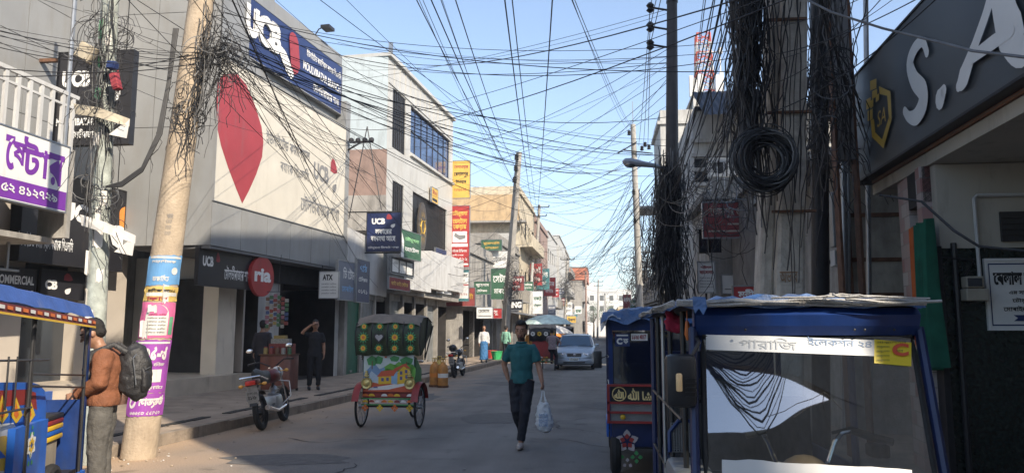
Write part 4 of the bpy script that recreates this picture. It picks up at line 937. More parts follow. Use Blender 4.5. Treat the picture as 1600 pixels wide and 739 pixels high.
def stroke(pts, wd, y=-.145):
    """tapered ribbon through photo-pixel points on the sign"""
    _sy[0] += 1; y = y - .0025 * _sy[0]
    P = [Vector((lambda u: (u[0] * W6, 3.47 + u[1] * H6))(u6(*p))) for p in pts]
    Q = []; n = len(P)
    for i in range(n - 1):
        p0, p1, p2, p3 = P[max(i - 1, 0)], P[i], P[i + 1], P[min(i + 2, n - 1)]
        for k in range(6):
            t = k / 6; Q.append((.5 * ((2 * p1) + (p2 - p0) * t + (2 * p0 - 5 * p1 + 4 * p2 - p3) * t * t + (3 * p1 - p0 - 3 * p2 + p3) * t ** 3), (i + t) / (n - 1)))
    Q.append((P[-1], 1.0))
    def wat(t):
        x = t * (len(wd) - 1); i = min(int(x), len(wd) - 2); return wd[i] + (wd[i + 1] - wd[i]) * (x - i)
    vs = []
    for i, (q, t) in enumerate(Q):
        a = Q[max(i - 1, 0)][0]; b = Q[min(i + 1, len(Q) - 1)][0]; d = (b - a).normalized(); nrm = Vector((-d.y, d.x)); h = wat(t)
        vs += [(q.x + nrm.x * h, y, q.y + nrm.y * h), (q.x - nrm.x * h, y, q.y - nrm.y * h)]
    letter.add(vs, [(2 * i, 2 * i + 1, 2 * i + 3, 2 * i + 2) for i in range(len(Q) - 1)])
    for q, h in ((Q[0][0], wd[0]), (Q[-1][0], wd[-1])):
        letter.poly([(q.x + h * math.cos(2 * math.pi * k / 10), y - .001, q.y + h * math.sin(2 * math.pi * k / 10)) for k in range(10)])
stroke([(1453, 82), (1446, 66), (1434, 76), (1426, 100), (1433, 125), (1446, 142), (1446, 163), (1436, 182), (1425, 183), (1418, 174)], [.05, .05, .07, .09, .1, .11, .11, .09, .06, .05])
stroke([(1480, 142), (1474, 155)], [.06, .1])
stroke([(1504, 135), (1512, 120), (1530, 70), (1548, 20), (1562, -30)], [.05, .1, .06, .06, .07])
stroke([(1562, -30), (1574, 10), (1586, 50), (1606, 80), (1640, 40)], [.1, .16, .19, .12, .05])
stroke([(1524, 92), (1560, 66), (1588, 48)], [.05, .06, .05])
stroke([(1650, -60), (1656, 10), (1680, 50)], [.08, .1, .06])
letter.build('lettering', ink_white, sg)
gold = pm('gold_vinyl', (.62, .4, .04), .35, .08, 3)
em = MB(F6.M)
def epoly(pts, mb=em, y=-.145): mb.poly([(u6(*p)[0] * W6, y, 3.47 + u6(*p)[1] * H6) for p in pts])
epoly([(1377, 135), (1395, 143), (1397, 186), (1393, 190), (1390, 150), (1378, 147)]); epoly([(1397, 186), (1384, 232), (1366, 214), (1369, 205), (1382, 218), (1393, 182)])
epoly([(1366, 214), (1364, 188), (1369, 186), (1371, 206)])
for (a, b, c, d) in [(1363, 125, 1373, 140), (1366, 141, 1374, 153), (1357, 154, 1364, 170), (1364, 156, 1368, 168), (1359, 172, 1367, 188), (1372, 148, 1377, 158)]:
    epoly([(a, b + 2), (c, b - 2), (c, d - 2), (a, d + 2)])
em.build('emblem', gold, sg)
p = u6(1380, 196); q = u6(1388, 165); em = MB(F6.M); put_text(em, 'SA', u6(1374, 180)[0] * W6, u6(1388, 180)[0] * W6, 3.47 + p[1] * H6, 3.47 + q[1] * H6, -.15, shear=.3); em.build('lettering', gold, sg)
def curtain(name, label, fr, x0, x1, z0, z1, mat, y=-.05, folds=7, amp=.035):
    m = MB(fr.M); n = folds * 6; rnd = random.Random(5); ph = [rnd.uniform(0, 6) for _ in range(4)]
    rows = 10; vs = []
    for j in range(rows + 1):
        for i in range(n + 1):
            u = i / n; v = j / rows; sq = 1 - .18 * math.sin(v * 2.6)
            x = (x0 + x1) / 2 + (u - .5) * (x1 - x0) * sq; a = amp * (.4 + .6 * (1 - v))
            vs.append((x, y + a * math.sin(u * folds * 6.28 + ph[0] + v) + .01 * math.sin(u * 31 + ph[1]), z0 + (z1 - z0) * v + .02 * math.sin(u * 9)))
    m.add(vs, [(j * (n + 1) + i, j * (n + 1) + i + 1, (j + 1) * (n + 1) + i + 1, (j + 1) * (n + 1) + i) for j in range(rows) for i in range(n)])
    return tag(m.build(name, mat, smooth=True), label, 'curtain')
cz0 = FG.px(1450, 575, .1)[1]; cz1 = FG.px(1440, 346, .1)[1]
curtain('curtain', 'long green curtain gathered in the doorway beside the tiled pier', FG, FG.px(1431, 450, .1)[0], FG.px(1453, 450, .1)[0], cz0, cz1, pm('green_cloth', (.012, .1, .06), .9, .25, 5), folds=6, amp=.085)
curtain('curtain', 'narrow orange cloth hanging beside the green curtain', FG, FG.px(1421, 450, .1)[0], FG.px(1428, 450, .1)[0], cz0 + .2, cz1, pm('orange_cloth', (.5, .12, .03), .9, .15, 5), folds=2)
FGR = Fr((gx, YG), (8, YG))
a = FGR.px(1541, 408, .03); b = FGR.px(1600, 512, .03)
nbd, put = sign_board('notice_board', 'white notice board with blue patterned border and black writing on the granite wall', FGR, a[0], a[0] + .62, b[1], a[1], sign_white, y=-.03, th=.025, frame=sign_white)
put([('#', .02, .98, .945, .965, sign_blue), ('#', .02, .98, .03, .05, sign_blue), ('#', .02, .035, .05, .945, sign_blue), ('#', .965, .98, .05, .945, sign_blue),
     ('েবলাল েহােমা', .08, .92, .62, .84, ink_black, .05), ('এম সাইফুর েরাড', .3, .9, .48, .57, ink_black, .02), ('েচৗমুহনা', .34, .7, .36, .45, ink_black, .02), ('েমাবাইল - ০১৭১১', .2, .94, .24, .33, ink_black, .02),
     ([(.34, .19), (.62, .19), (.62, .22), (.78, .145), (.62, .07), (.62, .1), (.34, .1), (.4, .145)][::-1], 0, 0, 0, 0, sign_blue)])
a = FGR.px(1504, 432, .1); b = FGR.px(1542, 470, .1)
gm = thing('gas_meter', 'small cream gas meter with pipes on the granite wall', 'meter', FGR.w(a[0], -.1, b[1]))
m = MB(FGR.M); m.rbx(a[0], b[0], -.16, -.02, b[1], (a[1] + b[1]) / 2, .012); m.rbx(a[0] + .01, b[0] - .03, -.15, -.03, (a[1] + b[1]) / 2 + .004, a[1], .012); m.build('body', pm('aged_cream_metal', (.33, .3, .24), .5, .1, 6, dirt=.3), gm)
m = MB(FGR.M); m.bx(a[0] + .02, b[0] - .06, -.165, -.15, (a[1] + b[1]) / 2 + .02, a[1] - .02); m.build('dial', glass_dark, gm)
m = MB(FGR.M); zt_ = FGR.px(1535, 305, .06)[1]
m.tube([(b[0] - .03, -.06, a[1]), (b[0] - .03, -.06, zt_ - .03), (b[0], -.06, zt_), (b[0] + 1.2, -.06, zt_ - .005)], .018, 8); tag(m.build('gas_pipe', white_paint, smooth=True), 'white gas pipe bending along the cream wall above the meter', 'pipe')
m = MB(FGR.M); m.tube([(.12, -.03, .2), (.12, -.03, gz + .05)], .03, 8); m.tube([(.0, -.05, gz - .1), (b[0] * .8, -.06, gz - .12), (a[0] + .03, -.08, a[1])], .014, 6); tag(m.build('drain_pipe', black_plastic, smooth=True), 'dark pipe running up the edge of the granite wall', 'pipe')
m = MB(); P_ = [PY(1375, 305, 7.2), PY(1440, 315, 6.9), PY(1490, 360, 6.7), PY(1530, 385, 6.6), PY(1600, 392, 6.5), PY(1680, 388, 6.3)]; m.tube(P_, .012, 6)
tag(m.build('loose_cable', cable_mat, smooth=True), 'thick black cable drooping under the porch ceiling', 'cable')

a = PY(1316, 300, 11.6); F7 = Fr((a.x, 11.6), (6.5, 11.6)); zt_ = PY(1380, 252, 11.6).z
oc = thing('concrete_building', 'old grey concrete building with rusty steel window panels beside the corner shop', 'building', (a.x, 11.6, 0))
m = MB(F7.M); m.bx(.0, F7.L, .1, 4, .15, zt_); m.build('wall', concrete_grey, oc)
m = MB(F7.M); m.bx(-.5, F7.L, -.5, 4.1, zt_ + .003, zt_ + .12); m.build('roof', concrete_grey, oc)
pnl = pm('weathered_panel', (.4, .37, .31), .85, .2, 5, dirt=.5)
m = MB(F7.M); x0, x1 = .04, F7.px(1417, 350)[0]; zz = [F7.px(1380, p)[1] for p in (460, 405, 335, 270)]
for z0_, z1_ in zip(zz, zz[1:]): m.bx(x0 + .05, x1 - .05, .04, .1, z0_ + .03, z1_ - .03, 0)
for z in zz: m.bx(x0, x1, .02, .099, z - .028, z + .028, 1)
m.bx(x0, x0 + .05, .0, .099, zz[0], zz[-1], 1); m.bx(x1 - .05, x1, .0, .099, zz[0], zz[-1], 1); m.build('window_panel', [pnl, rusty], oc)
a = PY(1240, 300, 14.5); F8 = Fr((a.x - .4, 14.5), (7, 14.5))
ob = thing('passage_building', 'dim shabby building with sloped slats behind the concrete pillar', 'building', (a.x, 14.5, 0))
hs = [(F8.px(1262, 0)[0], F8.px(1312, 0)[0], F8.px(0, 470)[1] if False else 2.4, 3.5)]
m = MB(F8.M); m.bx(0, F8.L, .1, 4.3, .15, 4.6); m.build('wall', pm('sooty_plaster', (.16, .15, .14), .9, .2, 3, .2), ob)
m = MB(F8.M)
for k in range(5): m.bx(.2, 1.6, -.5 + .02 * k, -.4, 3.1 + k * .14, 3.2 + k * .14)
m.build('slats', plaster_grey, ob)
m = MB(F8.M); m.bx(-.1, F8.L, -.3, 4.4, 4.603, 4.75); m.build('roof', concrete_grey, ob)
for i, (pl, pt, pr, pb, Y) in enumerate([(1298, 300, 1312, 385, 11.2), (1303, 390, 1320, 415, 11.3)]):
    a = PY(pl, pt, Y); b = PY(pr, pb, Y); m = MB(); t_ = thing('meter_box', ['tall grey electric box beside the rusty steel panels', 'small pale electric box hung low beside the rusty panels'][i], 'electric box', (a.x, Y, b.z))
    m.rbx(a.x, b.x, Y, Y + .2, b.z, a.z, .01); m.build('case', [steel, white_paint][i], t_); m = MB(); m.bx(a.x + .01, b.x - .01, Y - .012, Y - .001, b.z + .02, a.z - .02); m.build('door', [shutter_grey, panel_silver][i], t_)
    m = MB(); m.bx(a.x - .02, a.x + .02, Y + .201, Y + .6, b.z + .05, b.z + .1); m.build('bracket', dark_metal, t_)

F9 = Fr((2.75, 19.0), (7.0, 19.0))
rb = thing('grey_shop_building', 'grey plastered shop building with ledges behind the red signboard', 'building', (2.75, 19, 0))
z1_ = 4.7
hs = [(F9.px(1092, 380)[0], F9.px(1128, 380)[0], F9.px(1100, 395)[1], F9.px(1100, 358)[1]), (F9.px(1143, 380)[0], F9.px(1168, 380)[0], F9.px(1150, 395)[1], F9.px(1150, 365)[1])]
hs = [(a, b, c, d) for a, b, c, d in hs]
m = MB(F9.M); wall_holes(m, 0, F9.L, .15, z1_, hs); m.bx(0.002, F9.L, .24, 2.9, .15, z1_ - .01); m.quad((0, 0, .15), (0, .24, .15), (0, .24, z1_), (0, 0, z1_)); m.build('wall', plaster_grey, rb)
window(rb, F9, *hs[0], 'dark', nv=2); window(rb, F9, *hs[1], 'louver', nv=2)
m = MB(F9.M); m.bx(-.2, F9.L, -.7, 2.9, z1_, z1_ + .18); m.bx(0, F9.L, -.5, -.35, z1_ + .18, z1_ + .55); m.bx(.9, 2.2, -.35, .6, z1_ + .183, z1_ + .9); m.build('ledge', concrete, rb)
F9s = Fr((2.78, 22.0), (2.72, 19.0))
F10 = Fr((2.85, 22.0), (7.2, 22.0))
z1_ = PY(1100, 205, 22).z
hs = [(F10.px(1085, 260)[0], F10.px(1112, 260)[0], F10.px(1100, 286)[1], F10.px(1100, 248)[1])]
nb2 = thing('navy_roofed_building', 'white upper storey under a dark navy sheet roof, near the cell tower', 'building', (2.85, 22, 0))
m = MB(F10.M); wall_holes(m, 0, F10.L, .15, z1_ + .6, hs); m.bx(.002, F10.L, .24, 8, .15, z1_ + .59); m.quad((0, 0, .15), (0, .24, .15), (0, .24, z1_ + .6), (0, 0, z1_ + .6))
for k in range(4): m.bx(-.08, F10.L, -.12, -.003, z1_ - .35 - k * .42, z1_ - .25 - k * .42)
m.build('wall', plaster_white, nb2); window(nb2, F10, *hs[0], 'grille', nv=2)
navy_sheet = pm('navy_sheet_roof', (.015, .018, .03), .55, .25, 4, metal=.2, dirt=.3)
m = MB(F10.M); zz1 = PY(1110, 143, 22).z
def corr(m, x0, x1, ya, za, yb, zb, n):
    vs = []
    for i in range(n + 1):
        x = x0 + (x1 - x0) * i / n; o = .035 * (i % 2); vs += [(x, ya, za + o), (x, yb, zb + o)]
    m.add(vs, [(2 * i, 2 * i + 2, 2 * i + 3, 2 * i + 1) for i in range(n)])
corr(m, .05, 2.2, -2.0, z1_ - .1, .4, zz1 + .1, 24); corr(m, 2.2, 4.6, -2.0, z1_ + .5, .6, zz1 + .5, 24)
m.bx(0.05, 4.6, -.1, 8, z1_ + .6, z1_ + .7); m.build('roof', navy_sheet, nb2)
a = PY(1098, 317, 17.8); b = PY(1176, 370, 17.8); FR_ = Fr((a.x, 17.8), (b.x, 17.8))
s, put = sign_board('shop_sign', 'faded dark red signboard with cream letters behind hanging cables', FR_, 0, FR_.L, b.z, a.z, sign_maroon, y=0, th=.1, frame=steel)
put([('েজানপুর ভবন', .15, .95, .55, .85, pm('faded_cream_letter', (.4, .36, .3), .7, .1), .02), ('#', .5, .95, .35, .4, pm('faded_cream_letter', (.4, .36, .3))), ('#', .1, .8, .15, .2, pm('faded_cream_letter', (.4, .36, .3)))])
m = MB(FR_.M); m.bx(.1, .14, .1, 1.2, a.z - .2, a.z - .16); m.bx(FR_.L - .14, FR_.L - .1, .1, 1.2, a.z - .2, a.z - .16); m.build('bracket', rusty, s)
a = PY(1090, 410, 16.8); b = PY(1117, 456, 16.8); FR2 = Fr((a.x, 16.8), (b.x, 16.8))
s, put = sign_board('poster_board', 'white upright notice with red heading behind the black pole', FR2, 0, FR2.L, b.z, a.z, sign_white, y=0, th=.06)
put([('পাইলস', .15, .85, .78, .9, ink_red, .04), ('হােসনা', .1, .9, .6, .72, ink_red, .04)] + [('িচিকৎসা করা হয়', .1, .9, .44 - k * .1, .5 - k * .1, ink_grey) for k in range(4)])
m = MB(FR2.M); m.bx(.15, .19, .06, .1, .15, b.z + .2); m.build('post', dark_metal, s)
a = PY(1146, 448, 14); b = PY(1186, 464, 14); FR3 = Fr((a.x, 14), (b.x, 14))
s, put = sign_board('shop_sign', 'low red sign with white letters just above the blue rickshaw roof', FR3, 0, FR3.L + .3, b.z - .1, a.z, sign_red, y=0, th=.08)
put([('মনীষা', .1, .7, .35, .85, ink_white, .04)])
m = MB(FR3.M); m.bx(.1, .14, .08, .12, .15, b.z); m.build('post', dark_metal, s)
a = PY(1128, 430, 18.9); b = PY(1166, 458, 18.9); FR4 = Fr((a.x, 18.9), (b.x, 18.9))
s, put = sign_board('shop_sign', 'plain pale board on the grey wall behind the low red sign', FR4, 0, FR4.L, b.z, a.z, sign_white, y=0, th=.05); put([('#', .1, .9, .2, .26, ink_grey)])
frr = lambda y: 3.3 + (y - 30) * .004
BR('narrow white building rising behind the black power pole', 36, 40, 11.3, plaster_white, side='right', front=lambda y: 3.15, depth=3, seed=31)
BR('low grey shop row beyond the narrow white building', 41, 70, 4.2, plaster_grey, side='right', front=frr, depth=8, floors=1, seed=32)
BR('low pale shop row far down the street', 71, 130, 4.0, plaster_white, side='right', front=frr, depth=8, floors=1, seed=33)
BR('far low shop row at the end of the street', 131, 190, 5.0, plaster_cream, side='right', front=frr, depth=8, floors=1, seed=34)
FQ = Fr((7.6, 58), (13.5, 58)); q = shell('apartment_block', 'pale block under the red cell tower', FQ, 9, 0, 19.3, plaster_white, [(1, 2.2, 15.5, 17), (3.5, 4.7, 15.5, 17)]); window(q, FQ, 1, 2.2, 15.5, 17); window(q, FQ, 3.5, 4.7, 15.5, 17)
tx = PY(1099, 100, 60).x; tz = PY(1099, 55, 60).z
ct = thing('cell_tower', 'red and white lattice cell tower with pale antennas on the rooftop', 'cell tower', (tx, 60, 19.45))
m = MB(); n = 7; h0 = 19.45; hh = (tz - h0) / n
for i in range(n):
    za, zb = h0 + i * hh, h0 + (i + 1) * hh; w0 = .72 - .03 * i; w1 = .72 - .03 * (i + 1); mi = i % 2
    C0 = [(tx + sx * w0, 60 + sy * w0, za) for sx, sy in ((-1, -1), (1, -1), (1, 1), (-1, 1))]; C1 = [(tx + sx * w1, 60 + sy * w1, zb) for sx, sy in ((-1, -1), (1, -1), (1, 1), (-1, 1))]
    for k in range(4):
        m.tube([C0[k], C1[k]], .055, 4, mi); m.tube([C0[k], C1[(k + 1) % 4]], .035, 4, mi); m.tube([C0[(k + 1) % 4], C1[k]], .035, 4, mi); m.tube([C1[k], C1[(k + 1) % 4]], .035, 4, mi)
m.build('lattice', [pm('tower_red', (.5, .1, .06), .6), white_paint], ct)
for k, (dx, dz, w_) in enumerate([(-1.1, -.1, .16), (-.8, -.3, .14), (.9, -.1, .16), (1.2, .1, .16), (1.2, 3.3, .15), (-.4, .0, .22)]):
    m = MB(); m.rbx(tx + dx - w_, tx + dx + w_, 59.0, 59.25, h0 + dz + .3, h0 + dz + 2.0 - (1.2 if k == 4 else 0), .04); m.bx(tx + dx - .04, tx + dx + .04, 59.25, 59.35, h0, h0 + dz + 1.9 - (1.2 if k == 4 else 0)); m.bx(min(tx, tx + dx), max(tx, tx + dx), 59.26, 59.34, h0 + dz + .5, h0 + dz + .56)
    m.build('antenna', white_paint, ct)

def tree(name, label, x, y, h, r, seed=0, group=None):
    rnd = random.Random(seed); t = thing(name, label, 'tree', (x, y, 0), group)
    m = MB(); m.tube([(x, y, 0), (x + .1, y, h * .3), (x, y + .1, h * .55)], [.25, .18, .12], 7)
    lobes = []
    for k in range(7):
        a = rnd.uniform(0, 6.28); e = (x + r * .6 * math.cos(a) * rnd.random(), y + r * .6 * math.sin(a) * rnd.random(), h * rnd.uniform(.55, .9)); lobes.append((Vector(e), r * rnd.uniform(.35, .55)))
        m.tube([(x, y, h * .4), e], [.1, .03], 5)
    m.build('trunk', pm('bark', (.12, .09, .06), .95), t)
    c = MB()
    for p, q in lobes:
        for k in range(260):
            d = Vector((rnd.gauss(0, 1), rnd.gauss(0, 1), rnd.gauss(0, 1))).normalized() * q * rnd.uniform(.6, 1.1); o = p + d; s_ = rnd.uniform(.12, .25)
            u = Vector((rnd.gauss(0, 1), rnd.gauss(0, 1), rnd.gauss(0, 1))).normalized(); v = u.orthogonal().normalized()
            c.add([o, o + u * s_, o + u * s_ * .5 + v * s_ * .6], [(0, 1, 2)], rnd.randrange(2))
    c.build('crown', [pm('leaf_dark', (.045, .07, .035), .8, .3, 3), pm('leaf_mid', (.08, .12, .06), .8, .3, 3)], t); return t
tree('leafy_tree', 'small dusty green tree in front of the white apartment block', -.6, 190, 9, 3.2, 1, 'trees at the end of the street')
tree('leafy_tree', 'second dusty tree close to the rows of poles at the street end', 3.0, 175, 8, 2.6, 2, 'trees at the end of the street')

FBK = Fr((12, -13), (-9, -13))  # added out of view: its open gap gives the windscreen its patch of sky
bk = thing('corner_block', 'unseen grey block added behind the viewer, its gap shaped for the windscreen reflection', 'building', (2, -13, 0))
m = MB(Matrix.Translation((0, -13, 0))); m.bx(-5, 16, -6, 0, 0, 9.6); m.build('wall', pm('sooty_plaster', (.085, .08, .075)), bk)
m = MB(Matrix.Translation((0, -13, 0))); m.bx(10.5, 16, -.35, 0, 9.6, 17);
m.prism([(-5, 13.3), (-1, 12.8), (1, 12.55), (4.6, 12.0), (8, 11.45), (10.5, 11.3), (10.5, 17), (-5, 17)], (-.35, 0)); m.prism([(-5, 9.6), (10.5, 9.6), (10.5, 11.25), (8, 11.4), (4.6, 10.9), (2.2, 10.5), (.3, 10.35), (-1, 10.4), (-5, 10.5)], (-.35, 0)); m.build('sheet_roof_wall', pm('sooty_plaster', (.085, .08, .075)), bk)
m = MB(Matrix.Translation((0, -12.98, 0)))
for k in range(4): m.bx(.5 + 2.6 * k, 2.0 + 2.6 * k, .0, .03, 5.5, 7.2)
m.build('window_band', glass_dark, bk)

rnd = random.Random(44); faces = [sign_red, sign_green, sign_white, sign_navy, sign_yellow, sign_maroon, sign_grey, sign_teal]; cn = ['red', 'green', 'white', 'navy blue', 'yellow', 'maroon', 'grey blue', 'teal']
words_ = ['ফােমসী', 'েটিলকম', 'বস্তালয়', 'জুেয়লাস', 'েসটার', 'কমিপউটার', 'মাকেট', 'অপিটকস']
for k in range(22):
    left = k % 4 != 3; y = 43 + k * 4.6 + rnd.uniform(-1, 1); fi = rnd.randrange(8); z = rnd.uniform(3.0, 6.8) if left else rnd.uniform(2.6, 3.6); hgt = rnd.choice([.7, 1.0, 1.9]); wd = rnd.uniform(.7, 1.5)
    x1 = fx(y) + .3 + (wd if left else 0) if left else frr(y) - .1
    if 90 < y < 97 and left: continue
    fr = Fr((x1 - wd, y), (x1, y)); s, put = sign_board('projecting_sign', '%s hanging sign, %s along the %s shop row past the %s' % (cn[fi], ['first', 'second', 'third', 'fourth', 'fifth', 'sixth', 'seventh', 'eighth', 'ninth', 'tenth', 'eleventh', 'twelfth', 'thirteenth', 'fourteenth', 'fifteenth', 'sixteenth', 'seventeenth', 'eighteenth', 'nineteenth', 'twentieth', 'twenty-first', 'twenty-second'][k], 'cream' if left else 'low', 'square pole' if left else 'pale pole'), fr, 0, wd, z, z + hgt, faces[fi], y=0, th=.1, group='hanging signs down the street')
    ik = ink_black if fi in (2, 4) else ink_white; put([(words_[rnd.randrange(8)], .1, .9, .55, .85, ik, .02), (words_[rnd.randrange(8)], .15, .8, .18, .4, ik)])

bl_ = thing('roof_railing', 'pale railing on the ledge above the faded dark red sign', 'railing', (2.8, 18.4, 4.9)); m = MB(F9.M)
for k in range(16): m.bx(.0 + k * .16, .02 + k * .16, -.62, -.6, 4.9, 5.6)
m.build('bars', white_paint, bl_); m = MB(F9.M); m.bx(-.05, 2.45, -.64, -.58, 5.6, 5.65); m.build('handrail', white_paint, bl_)
for i, (x, z, lb) in enumerate([(.35, 5.9, 'white air conditioner box below the navy sheet roof'), (1.6, 5.6, 'second air conditioner box, lower on the white upper storey')]):
    c = F10.w(x, -.2, z); t_ = thing('air_conditioner', lb, 'air conditioner', c); m = MB(F10.M); m.rbx(x, x + .75, -.32, -.01, z, z + .55, .02); m.build('case', sign_white, t_)
    m = MB(F10.M @ Matrix.Translation((x + .3, -.33, z + .28)) @ Matrix.Rotation(math.pi / 2, 4, 'X')); m.lathe([(.2, 0), (.2, .02), (.05, .03)], 16); m.build('fan_grille', dark_metal, t_)
# ================================================================== POLES
def wavy(p0, p1, sag=0.0, n=14, wob=0.0, rnd=random):
    p0, p1 = Vector(p0), Vector(p1); out = []; ph = [rnd.uniform(0, 6.28) for _ in range(6)] if wob else None; fq = rnd.uniform(1.5, 4.5) if wob else 0
    for i in range(n + 1):
        t = i / n; p = p0.lerp(p1, t); p.z -= 4 * sag * t * (1 - t)
        if wob:
            e = min(1, 4 * t, 4 * (1 - t)) * wob * 1.3
            p += Vector((math.sin(fq * t * 3 + ph[0]) + .4 * math.sin(fq * t * 8 + ph[1]), math.sin(fq * t * 3 + ph[2]), .4 * math.sin(fq * t * 5 + ph[3]))) * e
        out.append(p)
    return out
def loop(c, rx, rz, rnd, tilt=None, n=16, a0=0, a1=6.28, depth=.06):
    ang = rnd.uniform(-.5, .5) if tilt is None else tilt; ct, st = math.cos(ang), math.sin(ang); yw = rnd.uniform(-.6, .6); pts = []
    for i in range(n + 1):
        a = a0 + (a1 - a0) * i / n; x = rx * math.cos(a); z = rz * math.sin(a); x, z = x * ct - z * st, x * st + z * ct
        pts.append((c[0] + x * math.cos(yw) + 0, c[1] + x * math.sin(yw) + depth * .3 * math.sin(a), c[2] + z))
    return pts
def tangle(label, c, sx, sz, n, seed=0, r=.008, depth=.2, ends=0):
    """a clutter of looped, dangling cable round a point of a pole"""
    rnd = random.Random(seed); m = MB(); c = Vector(c)
    for k in range(n):
        q = c + Vector((rnd.gauss(0, .35) * sx, rnd.uniform(-depth, depth), rnd.gauss(0, .4) * sz)); s = rnd.uniform(.25, .8) * sx
        a0 = rnd.uniform(0, 6.28); m.tube(loop(q, s, s * rnd.uniform(.5, 1.2), rnd, None, 12, a0, a0 + rnd.uniform(2.5, 6.2)), r * rnd.uniform(.6, 1.2), 3, rnd.randrange(3) // 2)
    for k in range(ends):
        q = c + Vector((rnd.gauss(0, .5) * sx, rnd.uniform(-depth, depth), rnd.uniform(-.5, .5) * sz)); e = q + Vector((rnd.uniform(-.4, .4), rnd.uniform(-.1, .1), -rnd.uniform(.3, 1.1)))
        m.tube(wavy(q, e, rnd.uniform(-.1, .2), 7, .03, rnd), r * .8, 3, 0)
    return tag(m.build('cable_tangle', [cable_mat, cable_grey], origin=c), label, 'cables', kind='stuff')
def paper_bits(parent, pts, r, seed, n, mats):
    rnd = random.Random(seed)
    for k in range(n):
        t = rnd.random(); p = Vector(pts[0]).lerp(Vector(pts[1]), t); a = rnd.uniform(-2.3, -.7); w_ = rnd.uniform(.3, .9); h = rnd.uniform(.08, .3); m = MB(); vs = []
        for i in range(6):
            aa = a - w_ / 2 + w_ * i / 5; rr = r + .006 + (.01 if i in (0, 5) else 0) * rnd.random() * 3
            for z in (0, h): vs.append((p.x + rr * math.cos(aa), p.y + rr * math.sin(aa), p.z + z + rnd.uniform(-.02, .02)))
        m.add(vs, [(2 * i, 2 * i + 2, 2 * i + 3, 2 * i + 1) for i in range(5)]); m.build('torn_poster', mats[k % len(mats)], parent)

PB = Vector((-5.83, 9.5, 0)); PT = PY(315, 0, 9.5); PT = PB + (PT - PB) * (8.6 / PT.z)
pp = thing('concrete_pole', 'leaning round concrete pole pasted with blue, pink and purple posters', 'utility pole', PB)
def prad(z): return .215 - .009 * z
m = MB(); m.tube([PB + (PT - PB) * (k / 12) for k in range(13)], [prad(8.6 * k / 12) for k in range(13)], 24); m.build('shaft', concrete_warm, pp, smooth=True)
face = math.atan2(-PB.y, -PB.x)                               # towards the camera
def polew(u, z, e):
    c = PB + (PT - PB) * (z / 8.6); a = face - u; r = prad(z) + e; return (c.x + r * math.cos(a), c.y + r * math.sin(a), z)
def pz(y): return PY(255, y, 9.5).z
def poster(z0, z1, mat, a0=-1.25, a1=1.3, tilt=0.0, e=.004, seed=0):
    rnd = random.Random(seed); n = 16; vs = []
    for i in range(n + 1):
        u = a0 + (a1 - a0) * i / n
        for j in range(5): z = z0 + (z1 - z0) * j / 4 + tilt * u; vs.append(polew(u, z + (rnd.uniform(-.008, .008) if j in (0, 4) else 0), e + (rnd.random() * .012 if i in (0, n) else rnd.random() * .001)))
    m = MB(); m.add(vs, [(i * 5 + j, i * 5 + 5 + j, i * 5 + 6 + j, i * 5 + 1 + j) for i in range(n) for j in range(4)]); o = m.build('poster', mat, pp)
    return o
def ptext(parent, items, z0, z1):
    by = {}
    for it in items: by.setdefault(it[5].name, (it[5], []))[1].append(it)
    for mat, its in by.values():
        m = MB()
        for it in its:
            zz0 = z0 + it[3] * (z1 - z0); zz1 = z0 + it[4] * (z1 - z0); a0 = -1.1 + it[1] * 2.2; a1 = -1.1 + it[2] * 2.2
            if it[0] == '#':
                n = 8; vs = []
                for i in range(n + 1):
                    u = a0 + (a1 - a0) * i / n; vs += [polew(u, zz0, .008), polew(u, zz1, .008)]
                m.add(vs, [(2 * i, 2 * i + 2, 2 * i + 3, 2 * i + 1) for i in range(n)])
            elif it[0] == 'o':
                vs = [polew((a0 + a1) / 2 + (a1 - a0) / 2 * math.cos(t * .3926), (zz0 + zz1) / 2 + (zz1 - zz0) / 2 * math.sin(t * .3926), .009) for t in range(16)]; m.poly(vs)
            else: put_text(m, it[0], a0, a1, zz0, zz1, 0, bold=it[6] if len(it) > 6 else .02, wrap=lambda p: polew(p[0], p[2], .011))
        m.build('print', mat, parent)
paper_blue = pm('poster_blue', (.12, .3, .55), .7, .1, 6, dirt=.1); paper_pink = pm('poster_pink', (.62, .14, .3), .7, .12, 6, dirt=.1); paper_purple = pm('poster_purple', (.28, .06, .34), .7, .12, 6, dirt=.15)
paper_white = pm('poster_white', (.6, .58, .54), .75, .08, 6, dirt=.2); paper_yellow = pm('poster_yellow', (.6, .42, .12), .7, .1, 6, dirt=.1); paper_green = pm('poster_green', (.12, .35, .2), .7, .1, 6)
a, b = pz(446), pz(401); o = poster(a, b, paper_blue, tilt=-.01, seed=1); ptext(o, [('#', .0, 1, .9, .97, paper_white), ('েসৗরভ', .35, .8, .12, .34, paper_white), ('কমািশয়াল', .2, .9, .72, .86, paper_white)], a, b)
ptext(o, [('o', .1 + .12 * k, .3 + .12 * k, .35 + .05 * (k % 3), .6 + .05 * (k % 2), paper_white) for k in range(1)] , a, b)
a, b = pz(471), pz(449); o = poster(a, b, paper_yellow, seed=2); ptext(o, [('#', 0, .95, .35, .6, paper_white), ('১২তম জািতর', .1, .9, .62, .9, sign_black, .03), ('ঢাকা', .3, .9, .05, .3, ink_red, .03)], a, b)
a, b = pz(528), pz(473); o = poster(a, b, paper_pink, seed=3)
ptext(o, [('o', .2, .85, .3, .95, paper_white), ('#', .2, .85, .08, .62, paper_white), ('#', .0, .16, .1, .6, paper_green)] , a, b)
m = MB()
for k in range(6): put_text(m, 'বািষক মাহিফল', -.5, .6, a + (.14 + .1 * k) * (b - a), a + (.19 + .1 * k) * (b - a), 0, wrap=lambda p: polew(p[0], p[2], .014))
